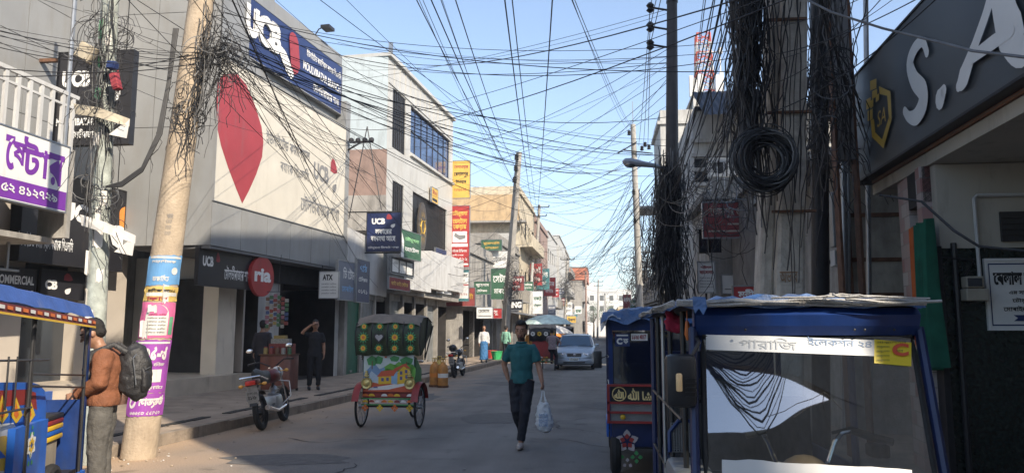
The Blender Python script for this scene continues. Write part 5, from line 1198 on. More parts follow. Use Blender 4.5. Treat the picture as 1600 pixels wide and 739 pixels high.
m.build('print', ink_black, o)
a, b = pz(612), pz(531); o = poster(a, b, paper_purple, seed=4, a1=1.35)
ptext(o, [('#', 0, 1, .93, .97, paper_white), ('৮-১০ম', .1, .95, .62, .88, paper_white, .05), ('ভিত চলেছ', .15, .9, .5, .58, paper_white), ('#', .2, .65, .2, .44, paper_white), ('২০/১', .62, .95, .22, .32, paper_white, .03), ('েচৗমুহনা', .1, .9, .05, .14, paper_white)], a, b)
a, b = pz(648), pz(613); o = poster(a, b, paper_purple, seed=5, e=.006); ptext(o, [('উড্ডাস', .02, .7, .35, .9, paper_white, .05), ('o', .76, .98, .35, .9, paper_white), ('০১৭১১ ৩২৬৬৬', .1, .9, .06, .22, paper_white)], a, b)
m = MB(); c = PY(278, 320, 9.4)
put_text(m, 'CONTRACT NO SPC', -.1, .25, pz(345), pz(339), 0, wrap=lambda p: polew(p[0], p[2], .004))
for k in range(4): put_text(m, 'POLE NO 124', -.05, .3, pz(370 - 9 * k), pz(364 - 9 * k), 0, wrap=lambda p: polew(p[0], p[2], .004))
m.build('stencil', ink_grey, pp)
paper_bits(pp, (PB + (PT - PB) * .1, PB + (PT - PB) * .25), .205, 3, 4, [paper_white])
rnd = random.Random(9); m = MB()
for k in range(40):
    p = (PB.x + rnd.gauss(.1, .5), PB.y + rnd.gauss(-.1, .4), .01); s = rnd.uniform(.006, .018); m.ball(p, (s, s, s * .6), rnd.randrange(2), seg=5, rings=3)
tag(m.build('litter', [paper_white, concrete_warm]), 'crumbs of paper and stone scattered at the foot of the poster pole', 'litter', kind='stuff')

T0 = PY(150, 490, 9.0); T1 = PY(172, 0, 9.0); d = (T1 - T0) / (T1.z - T0.z); TB = T0 - d * T0.z; TT = TB + d * 8.2
tp = thing('steel_pole', 'thin pale cable pole peeling with torn white papers beside the painted rickshaw', 'utility pole', TB)
m = MB(); m.tube([TB + d * z for z in (0, 2, 4, 6, 8.2)], [.125, .12, .11, .105, .1], 14); m.build('shaft', pm('peeling_pole', (.33, .36, .33), .7, .3, 9, .3, dirt=.4), tp, smooth=True)
paper_bits(tp, (TB + d * 1.7, TB + d * 3.2), .115, 5, 9, [paper_white]); paper_bits(tp, (TB + d * 3.9, TB + d * 5.6), .11, 6, 6, [paper_white, paper_green])
for i, (p0, p1, mt, lb_) in enumerate([((150, 70), (122, 97), plaster_cream, 'broken cream junction box tied high on the thin pole'), ((170, 97), (184, 110), sign_blue, 'small sky blue box tied to the thin pole'), ((176, 115), (188, 142), ink_red, 'crumpled red plastic caught in the wires of the thin pole')]):
    a = PY(min(p0[0], p1[0]), max(p0[1], p1[1]), 8.82); b = PY(max(p0[0], p1[0]), min(p0[1], p1[1]), 8.82)
    t_ = thing('junction_box' if i < 2 else 'plastic_scrap', lb_, 'box' if i < 2 else 'litter', (a.x, 8.8, a.z)); m = MB(Matrix.Translation(((a.x + b.x) / 2, 8.8, (a.z + b.z) / 2)) @ Matrix.Rotation(.5 - i * .4, 4, 'Y'))
    w_, h_ = (b.x - a.x) / 2, (b.z - a.z) / 2; m.rbx(-w_, w_, -.04, .06, -h_, h_, .015); m.build('case', mt, t_); m = MB(m.M); m.bx(-w_ * .8, w_ * .8, -.052, -.041, -h_ * .8, h_ * .8); m.build('lid', mt, t_)
for i, (pl, pr) in enumerate([((115, 162), (203, 186)), ((125, 335), (212, 368))]):
    a = PY(*pl, 8.8); b = PY(*pr, 8.8); m = MB(); t_ = thing('broken_board', ['bent cream board strapped across the thin pole halfway up', 'torn white plastic board flapping low on the thin pole'][i], 'board', a)
    m.add([a, (a.x + (b.x - a.x) * .5, 8.75, (a.z + b.z) / 2 + .03), b, (b.x, 8.8, b.z - .1), ((a.x + b.x) / 2, 8.72, (a.z + b.z) / 2 - .1), (a.x + .03, 8.8, a.z - .14)], [(0, 1, 4, 5), (1, 2, 3, 4)]); m.build('sheet', plaster_cream if i == 0 else paper_white, t_)
    m = MB(); m.add([(b.x, 8.8, b.z), (b.x - .02, 8.79, b.z - .25), (b.x - .25, 8.77, b.z - .2)], [(0, 1, 2)]); m.build('torn_corner', paper_white, t_)

def utility_pole(name, label, base, top, r0, r1, mat, square=False, group=None):
    t = thing(name, label, 'utility pole', base, group); m = MB(); base, top = Vector(base), Vector(top)
    m.tube([base, top], [r0 * (1.25 if square else 1), r1 * (1.25 if square else 1)], 4 if square else 14); m.build('shaft', mat, t, smooth=not square); return t
def insulators(t, pts, r=.08, y_=0):
    for p in pts:
        m = MB(Matrix.Translation(p)); m.lathe([(r * .4, -r * 1.1), (r, -r * .8), (r * .55, -r * .3), (r, 0), (r * .55, r * .3), (r * .8, r * .8), (r * .3, r * 1.2)], 10); m.build('insulator', black_plastic, t, smooth=True)
def crossarm(t, c, w_, ins=3, ydir=0):
    m = MB(); m.bx(c[0] - w_, c[0] + w_, c[1] - .18, c[1] - .1, c[2] - .04, c[2] + .04); o = m.build('crossarm', dark_metal, t)
    for k in range(ins):
        x = c[0] - w_ + 2 * w_ * k / (ins - 1); m = MB(Matrix.Translation((x, c[1] - .14, c[2] + .12))); m.lathe([(.05, -.09), (.07, -.03), (.04, 0), (.06, .04), (.02, .1)], 8); m.build('insulator', black_plastic, o)
K0 = PY(1050, 470, 16); K1 = PY(1050, 5, 16); dk = (K1 - K0) / (K1.z - K0.z); KB = K0 - dk * K0.z
kp = utility_pole('power_pole', 'tall dark tarred power pole with three side insulators on the right pavement', KB, K1, .17, .11, pm('tarred_pole', (.045, .04, .04), .6, .2, 5, dirt=.2, dirtcol=(.12, .1, .09)))
m = MB(); m.tube([K1, K1 + Vector((0, 0, .05))], .125, 14); m.build('cap', black_plastic, kp)
KINS = []
for y in (12, 42, 70):
    a = PY(1046, y + 5, 16); b = PY(1016, y, 16); m = MB(); m.tube([a, b], .022, 6); o = m.build('side_arm', dark_metal, kp); KINS.append(b)
    m = MB(Matrix.Translation(b)); m.lathe([(.03, -.12), (.09, -.07), (.05, -.02), (.09, .04), (.04, .1)], 10); m.build('insulator', black_plastic, o)
sl_ = thing('street_light', 'grey street lamp head on a bent arm fixed to the dark pole', 'street light', PY(1045, 262, 15.9))
a = PY(1046, 264, 15.9); b = PY(1022, 260, 15.8); m = MB(); m.tube([a + Vector((.1, .1, -.1)), a, b], .03, 8); m.build('arm', steel, sl_, smooth=True)
p = PY(985, 254, 15.8); q = PY(1030, 260, 15.8); m = MB(); m.tube([p + (p - q) * .28, p + (p - q) * .2, p, p.lerp(q, .45), q], [(.02, .02), (.11, .07), (.15, .09), (.1, .06), (.04, .04)], 12); m.build('lamp_head', pm('lamp_grey', (.3, .33, .38), .4, .05), sl_, smooth=True)
m = MB(); m.ball(p + Vector((0, -.02, -.05)), (.13, .1, .07)); m.build('lens', glass('lamp_lens', (.6, .65, .7), .3), sl_, smooth=True)

DB = PY(1000, 480, 35); DT = PY(989, 195, 35); dd = (DT - DB) / (DT.z - DB.z); DB = DB - dd * DB.z
dp = utility_pole('concrete_pole', 'pale slim concrete pole with bunched insulators beyond the street lamp', DB, DT, .17, .12, concrete_grey)
insulators(dp, [PY(983, 208, 34.7), PY(1003, 232, 34.7), PY(1008, 226, 34.7), PY(1014, 230, 34.7), PY(990, 300, 34.8), PY(992, 345, 34.8)], .1)
m = MB(); m.tube([PY(965, 240, 34.8), PY(995, 222, 34.8)], .03, 6); m.tube([PY(975, 235, 34.8), PY(1020, 240, 34.8)], .03, 6); m.build('bracket', dark_metal, dp)
m = MB(); m.tube([DT, DT + Vector((0, 0, 1.1))], .02, 5); m.build('spike', steel, dp)
EB = PY(785, 556, 45.5); EB.z = 0; ET = PY(811, 238, 45)
ep = utility_pole('concrete_pole', 'leaning square concrete pole with three black round insulators at its top', (-5.45, 45.3, 0), ET, .22, .14, concrete, square=True)
insulators(ep, [PY(807, 246, 44.75), PY(806, 263, 44.75), PY(804, 281, 44.75)], .16)
for k in range(9):
    pass
def simple_pole(label, pb, pt, Y, r=.14, arms=(), name='concrete_pole', group='utility poles down the street', mat=None):
    b = PY(pb[0], pb[1], Y); t = PY(pt[0], pt[1], Y); dl = (t - b) / (t.z - b.z); b0 = b - dl * b.z
    u = utility_pole(name, label, b0, t, r, r * .75, mat or concrete_grey, group=None)
    for z, w_ in arms: crossarm(u, b0 + dl * (t.z - z), w_, 3)
    return u, b0, t
simple_pole('cluttered concrete pole with a short top crossarm, beyond the three insulator pole', (832, 505), (843, 320), 70, .17, [(.25, .9), (1.1, .7)])
simple_pole('short dark pole standing before the white narrow building', (882, 505), (887, 402), 92, .16, [(.3, .8)])
simple_pole('dark straight pole right of the orange painted balcony', (916, 515), (915, 424), 118, .2, [(.4, .9)], mat=plaster_brown)
simple_pole('faint slim pole in the gap at the end of the street', (934, 500), (935, 437), 150, .2, [(.4, .9), (1.2, .8)])
simple_pole('dark slim pole before the white apartment block', (947, 500), (945, 458), 170, .2, [(.3, .6)])
simple_pole('white painted pole wrapped in cables next to the green printed sign', (826, 520), (832, 410), 64, .16, [], mat=plaster_white)
simple_pole('thin steel pole behind the pale slim concrete pole', (1022, 470), (1019, 392), 48, .09, [(.1, .9), (1.0, .9)], mat=dark_metal, name='steel_pole')
simple_pole('transformer pole on the right side past the pale pole', (1008, 500), (1009, 420), 62, .2, [(.2, 1.0), (1.5, .8)])
for i, (px_, py_, Y) in enumerate([(1003, 448, 60), (1012, 452, 58)]):
    c = PY(px_, py_, Y); t_ = thing('transformer', ['dark ribbed transformer on the transformer pole', 'second smaller dark transformer on the transformer pole'][i], 'transformer', c); m = MB(); m.rbx(c.x - .35, c.x + .35, Y - .3, Y + .3, c.z - .5, c.z + .6, .05)
    for k in range(6): m.bx(c.x - .32 + k * .11, c.x - .28 + k * .11, Y - .4, Y - .301, c.z - .4, c.z + .5)
    m.build('tank', dark_metal, t_); m = MB(); [m.tube([(c.x + dx, Y, c.z + .6), (c.x + dx, Y, c.z + .85)], .05, 6) for dx in (-.2, 0, .2)]; m.build('bushing', plaster_brown, t_)

C0 = PY(1205, 455, 8.2); CB_ = Vector((C0.x, 8.2, 0));
cp = thing('concrete_pillar', 'massive pair of weathered concrete posts draped in cables behind the blue rickshaw', 'utility pole', (PY(1225, 455, 8.2).x, 8.2, 0))
def postpx(pl, pr, y0, yt_l, yt_r, Y, name, parent, d=.34):
    a0 = PY(pl[0], 460, Y).x; a1 = PY(pr[0], 460, Y).x; b0 = PY(pl[1], 0, Y); b1 = PY(pr[1], 0, Y); z1 = 7.6; k = z1 / b0.z
    m = MB(); vs = []
    n = 10
    for i in range(n + 1):
        z = z1 * i / n; t = (z - 2.0) / (b0.z - 2.0); xl = a0 + (b0.x - a0) * t; xr = a1 + (b1.x - a1) * t
        vs += [(xl, Y, z), (xl + .03, Y - .02, z), (xr - .03, Y - .02, z), (xr, Y, z), (xr, Y + d, z), (xl, Y + d, z)]
    m.add(vs, [(i * 6 + j, i * 6 + (j + 1) % 6, i * 6 + 6 + (j + 1) % 6, i * 6 + 6 + j) for i in range(n) for j in range(6)] + [tuple(range(n * 6, n * 6 + 6))]); return m.build(name, concrete_pillar_mat, parent)
concrete_pillar_mat = pm('pillar_concrete', (.5, .45, .38), .93, .2, 7, .6, dirt=.55, dirtcol=(.1, .088, .075), bscale=30)
postpx((1188, 1205), (1208, 1228), 0, 0, 0, 8.2, 'post', cp); postpx((1214, 1222), (1258, 1262), 0, 0, 0, 8.05, 'post', cp, .36)
m = MB(); a = PY(1195, 50, 8.0); b = PY(1262, 50, 8.0)
for py_ in (30, 175, 330): z = PY(1225, py_, 8).z; m.bx(a.x - .0, b.x + .0, 8.0, 8.04, z - .012, z + .012)
m.build('clamp', rusty, cp)
m = MB(); z = PY(1230, 432, 8.03).z; put_text(m, 'অভাব', PY(1218, 430, 8.03).x, PY(1246, 430, 8.03).x, z - .06, z + .06, 8.022); m.build('stencil', pm('rust_letters', (.3, .17, .09), .9), cp)
for i, (pl, pt, Y, r, mt) in enumerate([((1281, 300), (1279, -40), 9.2, .1, dark_metal), ((1318, 300), (1314, -60), 10.6, .05, steel), ((1356, 300), (1352, -60), 11.0, .035, steel), ((1325, 300), (1323, -60), 11.4, .03, steel)]):
    b = PY(pl[0], pl[1], Y); t = PY(pt[0], pt[1], Y); dl = (t - b) / (t.z - b.z); b0 = b - dl * b.z
    utility_pole('steel_pole', ['dark thick steel post just behind the big concrete pillar', 'bare steel pipe pole nearest the charcoal sign edge', 'thin steel pipe rising behind the far edge of the charcoal sign', 'thinnest steel pipe between the pillar and the charcoal sign'][i], b0, t, r, r, mt)
a = PY(1300, 95, 9.6); b = PY(1335, 250, 9.6)
m = MB(); m.bx(a.x, b.x, 9.55, 9.7, b.z, a.z + 1.2); lp_ = thing('light_panel', 'tall pale sheet panel fixed behind the cable pillar', 'panel', (a.x, 9.6, b.z)); m.build('sheet', pm('sheet_grey', (.22, .22, .22), .6, .2, 3, dirt=.4), lp_)
m = MB(); m.bx(a.x - .03, a.x, 9.54, 9.71, .15, a.z + 1.2); m.bx(b.x, b.x + .03, 9.54, 9.71, .15, a.z + 1.2); m.build('frame', rusty, lp_)

# ------------------------------------------------------------------ tangles
tangle('dense knot of black cable loops high on the poster pole', PY(345, 85, 9.4), .3, .3, 46, 1, .006, .25, 30)
tangle('coil of dark cable hanging low on the poster pole', PY(290, 170, 9.35), .22, .34, 26, 2, .007, .2, 14)
tangle('messy cable loops round the top of the thin pole', PY(165, 60, 9.0), .35, .45, 34, 3, .005, .3, 24)
tangle('hanging nest of cables halfway up the thin pole', PY(160, 160, 8.9), .25, .45, 30, 4, .005, .2, 24)
tangle('loose cable loops low on the thin pole', PY(160, 300, 8.95), .25, .25, 20, 5, .006, .2, 14)
tangle('cable nest on the leaning square pole', PY(800, 440, 44.8), .55, 1.6, 60, 6, .012, .6, 40)
tangle('cable nest on the cluttered pole by the green printed sign', PY(836, 440, 66), .9, 3.4, 90, 7, .016, 1.0, 60)
tangle('cable clutter on the dark pole far down the street', PY(884, 450, 91), 1.0, 2.5, 60, 8, .018, .8, 30)
tangle('cable clutter round the transformers', PY(1008, 450, 57), 1.3, 2.0, 70, 9, .016, .8, 40)
tangle('cable knot around the pale slim pole', PY(1003, 420, 36), .9, 1.6, 60, 10, .015, .4, 20)
tangle('big hanging coil clutter behind the concrete pillar', PY(1285, 150, 8.9), .35, 1.2, 34, 11, .007, .4, 40)
tangle('cable loops along the edge of the charcoal sign', PY(1320, 190, 9.9), .35, .9, 18, 12, .007, .3, 24)
tangle('wire nest over the faded red signboard', PY(1110, 320, 16.2), 1.0, .6, 26, 13, .007, .5, 26)

def strands(label, tops, bots, n, seed, r=.01, wob=.05, sag=(-.1, .3), npt=12, spread=(.1, .1)):
    rnd = random.Random(seed); m = MB()
    for k in range(n):
        a = Vector(tops[rnd.randrange(len(tops))]) + Vector((rnd.gauss(0, spread[0]), rnd.uniform(-.2, .2), rnd.gauss(0, .2))); b = Vector(bots[rnd.randrange(len(bots))]) + Vector((rnd.gauss(0, spread[1]), rnd.uniform(-.2, .2), rnd.gauss(0, .25)))
        m.tube(wavy(a, b, rnd.uniform(*sag), npt, wob, rnd), r * rnd.uniform(.5, 1.4), 3, rnd.randrange(4) // 3)
    return tag(m.build('cable_bundle', [cable_mat, cable_grey]), label, 'cables', kind='stuff')
strands('thick curtain of black cables hanging down the street side of the concrete pillar', [PY(1150, -60, 7.8), PY(1168, -60, 7.9), PY(1185, -80, 7.9)], [PY(1170, 190, 7.75), PY(1186, 290, 7.75), PY(1160, 240, 7.8)], 150, 21, .007, .04, spread=(.1, .1))
strands('cables climbing the face of the concrete pillar', [PY(1230, -60, 7.9), PY(1205, -40, 7.9), PY(1256, -60, 7.95)], [PY(1228, 440, 7.9), PY(1262, 420, 8.0), PY(1208, 330, 7.9)], 13, 22, .006, .02, sag=(-.03, .03), spread=(.12, .1))
strands('ropes of cable hanging between the pillar and the dark steel post', [PY(1275, -60, 8.8), PY(1310, -60, 9.0)], [PY(1290, 240, 8.8), PY(1270, 330, 8.8), PY(1320, 240, 9.3)], 42, 23, .007, .05, spread=(.14, .16))
strands('black cables fanning from the pillar down to the dark pole', [PY(1165, -40, 7.8), PY(1185, 20, 7.8), PY(1170, 80, 7.8)], [PY(1050, 300, 15.8), PY(1055, 340, 15.8), PY(1062, 300, 15.6)], 22, 24, .007, .03, sag=(.1, .9), npt=16, spread=(.1, .3))
strands('shaggy column of cables wrapped around the lower dark pole', [PY(1045, 255, 15.9), PY(1038, 290, 15.8), PY(1058, 270, 15.8)], [PY(1040, 450, 15.8), PY(1058, 465, 15.8), PY(1030, 430, 15.8)], 260, 25, .009, .06, spread=(.13, .15))
strands('loose cables spilling from the dark pole towards the red signboard', [PY(1060, 290, 15.8), PY(1120, 270, 14)], [PY(1085, 460, 15.5), PY(1120, 400, 15.8), PY(1190, 330, 12)], 16, 26, .007, .09, spread=(.2, .5))
strands('thin cables dropping beside the white narrow building', [PY(1030, 300, 30), PY(1015, 330, 32)], [PY(1035, 440, 30), PY(1010, 460, 32)], 44, 27, .01, .08, spread=(.4, .5))
rnd = random.Random(3); m = MB(); c = PY(1196, 250, 7.55)
for k in range(46):
    q = c + Vector((rnd.gauss(0, .02), rnd.uniform(-.1, .1), rnd.gauss(0, .02))); s = rnd.uniform(.17, .33); m.tube(loop(q, s, s * rnd.uniform(.85, 1.1), rnd, rnd.uniform(-.3, .3), 22, 0, 6.28), .0075, 4, rnd.randrange(4) // 3)
cc = tag(m.build('cable_coil', [cable_mat, cable_grey], origin=c), 'large round coil of spare cable hung on the concrete pillar', 'cable coil', kind='stuff')

# ------------------------------------------------------------------ overhead cables
wire_n = [0]
def wires(n, p0, Y0, p1, Y1, sag, label, group, j0=(8, 8), j1=(8, 8), r=.01, seed=0, wob=0, ext=0.0):
    rnd = random.Random(seed * 77 + 5)
    for k in range(n):
        a = PY(p0[0] + rnd.uniform(-j0[0], j0[0]), p0[1] + rnd.uniform(-j0[1], j0[1]), Y0 + rnd.uniform(-.15, .15)); b = PY(p1[0] + rnd.uniform(-j1[0], j1[0]), p1[1] + rnd.uniform(-j1[1], j1[1]), Y1 + rnd.uniform(-.15, .15))
        if ext: a = a + (a - b) * ext
        m = MB(); m.tube(wavy(a, b, sag * rnd.uniform(.6, 1.5), 20, wob, rnd), r * .66 * rnd.uniform(.6, 1.35), 4, 0); o = m.build('overhead_cable', [cable_mat], smooth=True); tag(o, label, 'cable', group); wire_n[0] += 1
W = wires
strands('bunch of cables running down the poster pole from its knot', [PY(345, 60, 9.3), PY(330, 20, 9.3)], [PY(300, 200, 9.3), PY(310, 150, 9.3)], 34, 31, .006, .03, spread=(.08, .08))
strands('cables running down the thin pole', [PY(168, 10, 8.9), PY(165, 60, 8.9)], [PY(155, 330, 8.88), PY(160, 220, 8.88)], 26, 32, .005, .03, spread=(.06, .06))
W(7, (-30, 60), 7.5, (330, 90), 9.4, .12, 'thin black cable strung from the balcony side to the knot on the poster pole', 'cables between the balcony and the poster pole', (5, 60), (14, 14), .007, 1)
W(6, (170, 60), 9, (340, 90), 9.4, .15, 'short black cable linking the thin pole and the poster pole', 'cables linking the two near poles', (8, 50), (14, 20), .006, 2)
W(11, (260, -40), 7, (640, 430), 34, .5, 'black cable running steeply down past the cream billboard', 'cables sloping down across the billboard', (110, 5), (70, 50), .007, 3)
W(8, (345, 85), 9.4, (570, 330), 24.5, .25, 'black cable from the poster pole along the face of the cream billboard', 'cables from the poster pole along the billboard', (14, 20), (30, 70), .008, 4)
W(6, (345, 75), 9.4, (980, 245), 34.8, .9, 'long black cable from the poster pole over the street to the pale slim pole', 'cables from the poster pole to the pale slim pole', (14, 20), (14, 25), .011, 5)
W(6, (345, 70), 9.4, (1045, 235), 15.9, .35, 'black cable crossing the street from the poster pole to the dark pole', 'cables from the poster pole to the dark pole', (10, 25), (5, 90), .008, 6)
W(6, (660, -30), 6.5, (808, 262), 44.8, .5, 'black cable coming from overhead down to the three insulator pole', 'cables from overhead to the three insulator pole', (60, 3), (4, 20), .007, 7)
W(4, (720, -30), 6.5, (838, 340), 69, .6, 'black cable running high down the street to the cluttered pole', 'cables running high down the street', (160, 3), (4, 10), .008, 8)
W(3, (885, -20), 8, (990, 210), 34.8, .3, 'black cable from overhead down to the top of the pale slim pole', 'cables from overhead to the pale slim pole', (8, 3), (6, 8), .008, 9)
for k in range(3):
    b = PY(998 + k * 7, 228 + 3 * k, 34.7); m = MB(); m.tube(wavy(KINS[k], b, .15, 18), .009, 4); tag(m.build('overhead_cable', [cable_mat], smooth=True), 'black cable from a side insulator of the dark pole to the pale slim pole', 'cable', 'cables from the side insulators')
    b = KINS[k] + Vector((.3, -22, .6)); m = MB(); m.tube(wavy(KINS[k], b, .25, 18), .008, 4); tag(m.build('overhead_cable', [cable_mat], smooth=True), 'black cable from a side insulator of the dark pole running back overhead', 'cable', 'cables running back from the side insulators')
W(5, (525, 100), 24.4, (1048, 60), 15.9, .3, 'black cable crossing from the bank roof to the upper dark pole', 'cables from the bank roof to the dark pole', (20, 40), (3, 50), .009, 10)
W(4, (350, 30), 9.4, (1180, 90), 7.9, .35, 'black cable crossing high from the poster pole to the concrete pillar', 'cables from the poster pole to the pillar', (30, 30), (10, 50), .006, 11)
W(3, (1330, -20), 6, (560, 140), 25, .5, 'long slanting black cable crossing the whole sky', 'long cables slanting across the sky', (160, 5), (40, 60), .009, 12)
W(10, (990, 330), 35, (836, 400), 68, .8, 'black cable sagging over the far street between the pale pole and the cluttered pole', 'cables sagging over the far street', (5, 70), (5, 60), .016, 13)
W(9, (995, 300), 35, (900, 440), 110, 1.3, 'thin black cable running down the far street from the pale pole', 'cables running down the far street', (5, 60), (16, 20), .017, 14)
W(9, (1045, 285), 15.8, (885, 415), 92, .9, 'black cable sweeping from the dark pole down to the far street', 'cables sweeping from the dark pole to the far street', (5, 35), (12, 16), .012, 15)
W(12, (808, 330), 45, (835, 400), 68, .4, 'black cable running between the leaning square pole and the next pole', 'cables between the left poles', (4, 70), (5, 50), .016, 16)
W(9, (805, 300), 45, (990, 260), 35, .7, 'black cable crossing the far street between the leaning square pole and the pale pole', 'cables crossing the far street', (4, 40), (4, 40), .014, 17)
W(10, (885, 430), 92, (1000, 400), 60, .8, 'thin cable crossing far down the street', 'thin cables crossing far down the street', (5, 30), (10, 50), .018, 18)
W(9, (640, 420), 35, (806, 380), 45, .6, 'black cable running from the white building to the leaning square pole', 'cables from the white building to the leaning square pole', (30, 40), (4, 60), .012, 19)
W(9, (1130, -30), 7.5, (1052, 300), 15.9, .2, 'black cable fanning steeply from above the pillar down to the dark pole', 'cables fanning down to the dark pole', (45, 5), (8, 30), .008, 20)
W(5, (1260, -30), 7.5, (1350, 250), 10.2, .2, 'black cable sloping behind the edge of the charcoal sign', 'cables sloping behind the charcoal sign', (40, 5), (40, 40), .008, 21)
W(5, (1200, 120), 7.9, (1460, -40), 4.5, .1, 'cable stretched up from the pillar across the tiled wall', 'cables stretched up from the pillar', (20, 90), (60, 5), .006, 22)
m = MB(); m.tube([PY(1240, -10, 6), PY(1300, 20, 5.2), PY(1380, 45, 4.9), PY(1450, 62, 4.4), PY(1520, 80, 3.9), PY(1620, 92, 3.3), PY(1760, 60, 2.6)], .008, 6)
tag(m.build('overhead_cable', cable_grey, smooth=True), 'grey cable drooping in front of the big slanting letters', 'cable')
W(6, (565, 222), 24.3, (345, 110), 9.4, .3, 'black cable from the small rooftop bracket back to the poster pole', 'cables from the bracket to the poster pole', (6, 4), (10, 20), .008, 23)
W(5, (565, 222), 24.3, (700, 400), 40, .3, 'black cable from the small bracket down along the white building', 'cables from the bracket along the white building', (6, 4), (30, 60), .011, 24)
W(7, (420, -20), 9, (1000, 300), 35, .9, 'thin dark cable slanting over the middle of the street', 'thin cables slanting over the street', (240, 4), (12, 60), .007, 41)
W(4, (0, 20), 7, (560, 150), 25, .5, 'thin dark cable running above the thin pole and across the bank', 'thin cables across the bank', (4, 60), (60, 90), .006, 42)
W(6, (1046, 150), 15.9, (600, 250), 34, .7, 'thin dark cable from the dark pole to the white building', 'thin cables from the dark pole to the white building', (3, 110), (60, 110), .009, 43)
W(4, (1048, 200), 15.9, (810, 300), 45, .9, 'thin dark cable from the dark pole to the three insulator pole', 'thin cables from the dark pole to the three insulator pole', (3, 90), (4, 50), .01, 44)
W(4, (345, 100), 9.4, (800, 330), 45, .9, 'thin dark cable from the poster pole down the street', 'thin cables from the poster pole down the street', (8, 30), (8, 50), .008, 45)
W(7, (940, 455), 150, (985, 430), 60, .6, 'faint thin cable before the white apartment block', 'faint cables before the apartment block', (10, 14), (10, 40), .02, 25)
m = MB(); c = PY(565, 222, 24.2); m.tube([c + Vector((-.4, 0, 0)), c + Vector((.4, 0, 0))], .04, 6); m.tube([c, (c.x - .6, 24.3, c.z - .3)], .03, 6)
for k in range(4): m.ball(c + Vector((-.35 + k * .23, 0, .06)), .09, seg=7, rings=5)
t_ = thing('cable_bracket', 'small black insulator bracket at the end of the bank wall', 'bracket', c); m.build('arm', dark_metal, t_)
m = MB()
for k in range(4): m.tube([PY(272 + k * 2, 45, 9.3), PY(262 + k, 130, 9.2), PY(246 + k * 2, 210, 9.1), PY(222, 262 + k * 2, 9.0), PY(190, 285 + k * 2, 8.95), PY(165, 292, 8.9)], .014, 6)
tag(m.build('cable_bundle', cable_mat, smooth=True), 'thick black cable bundle drooping between the two near poles', 'cables', kind='stuff')
for k in range(20):  # cables added behind the camera, bent to show as wavy lines in the windscreen
    rnd = random.Random(k); m = MB(); y = -12.2 + .02 * k; P = []
    for i in range(22):
        t = i / 21; x = -2.0 + .05 * k + t * (7.5 + .1 * k); c = max(0, 1 - abs((x - (.1 + .07 * k)) / (2.2 + .05 * k)) ** 1.6); P.append((x, y, 13.4 - .05 * k - (.5 + .125 * k) * c + .3 * t + .05 * math.sin(x * 4 + k)))
    m.tube(P, .016 + .012 * (k % 3), 4); tag(m.build('overhead_cable', [cable_mat], smooth=True), 'unseen black cable added behind the viewer, looped to draw lines in the windscreen reflection', 'cable', 'unseen cables added for the windscreen reflection')
# ================================================================== VEHICLES
blue_paint = pm('scuffed_blue_paint', (.01, .035, .15), .38, .3, 5, .05, dirt=.3, dirtcol=(.05, .06, .09))
navy_paint = pm('navy_paint', (.012, .022, .08), .4, .25, 5, dirt=.3, dirtcol=(.06, .06, .07))
bright_blue = pm('bright_blue_paint', (.02, .12, .5), .4, .15, 5, dirt=.2, dirtcol=(.08, .1, .15))
tarp_blue = pm('blue_tarpaulin', (.05, .15, .38), .6, .25, 6, .5, dirt=.75, dirtcol=(.2, .2, .2), stretch=(3, 3, 3))
tarp_clear = pm('dusty_clear_sheet', (.4, .43, .47), .45, .2, 7, .5)
tarp_edge = pm('frayed_tarp_edge', (.38, .37, .35), .8, .3, 12, .5)
red_paint = pm('red_paint', (.28, .03, .028), .45, .2, 6, dirt=.35)
seat_black = pm('black_vinyl', (.025, .025, .025), .5, .2, 10, .1)
seat_brown = pm('tan_vinyl', (.32, .22, .13), .55, .15, 8, .1)
amber = pm('amber_lens', (.85, .42, .08), .25, .05)
clear_lens = pm('lamp_lens_clear', (.75, .75, .72), .15, .05)
yellow_p = pm('painted_yellow', (.7, .45, .03), .45, .1, 8); orange_p = pm('painted_orange', (.65, .16, .03), .45, .1, 8); green_p = pm('painted_green', (.05, .26, .08), .45, .15, 8); white_p = pm('painted_white', (.7, .7, .67), .45, .06, 8); skyb_p = pm('painted_sky', (.25, .42, .6), .5, .1, 8)
wind_glass = glass('windscreen_glass', (.72, .78, .78), .34, .015, .05)
clear_glass = glass('thin_glass', (.8, .85, .85), .12, .02)

def wheel(parent, c, r, axis='x', tyre=.045, spokes=10, rim_r=None, name='wheel', spoke_mat=None, hub=.04, w=.02):
    m = MB(); m.torus(c, r - tyre, tyre, axis, 30, 8); o = m.build(name, black_rubber, parent, smooth=True)
    s = MB(); s.torus(c, r - tyre * 2.1, tyre * .35, axis, 28, 5)
    for k in range(spokes):
        a = 2 * math.pi * k / spokes; d = Vector((0, math.cos(a), math.sin(a))); d2 = Vector((0, math.cos(a + .25), math.sin(a + .25)))
        sgn = .035 if k % 2 else -.035; s.tube([Vector(c) + d2 * hub + Vector((sgn, 0, 0)), Vector(c) + d * (r - tyre * 2)], .004 if spokes > 8 else .012, 4)
    s.tube([Vector(c) + Vector((-.05, 0, 0)), Vector(c) + Vector((.05, 0, 0))], hub, 10); s.build('rim', spoke_mat or steel, o, smooth=True); return o
def cloth_sheet(name, pts_rows, mat, parent=None, thick=.006, smooth=True, origin=None):
    m = MB(); R_, C_ = len(pts_rows), len(pts_rows[0]); vs = [p for row in pts_rows for p in row]
    m.add(vs, [(r * C_ + c, r * C_ + c + 1, (r + 1) * C_ + c + 1, (r + 1) * C_ + c) for r in range(R_ - 1) for c in range(C_ - 1)])
    return m.build(name, mat, parent, smooth=smooth, origin=origin)
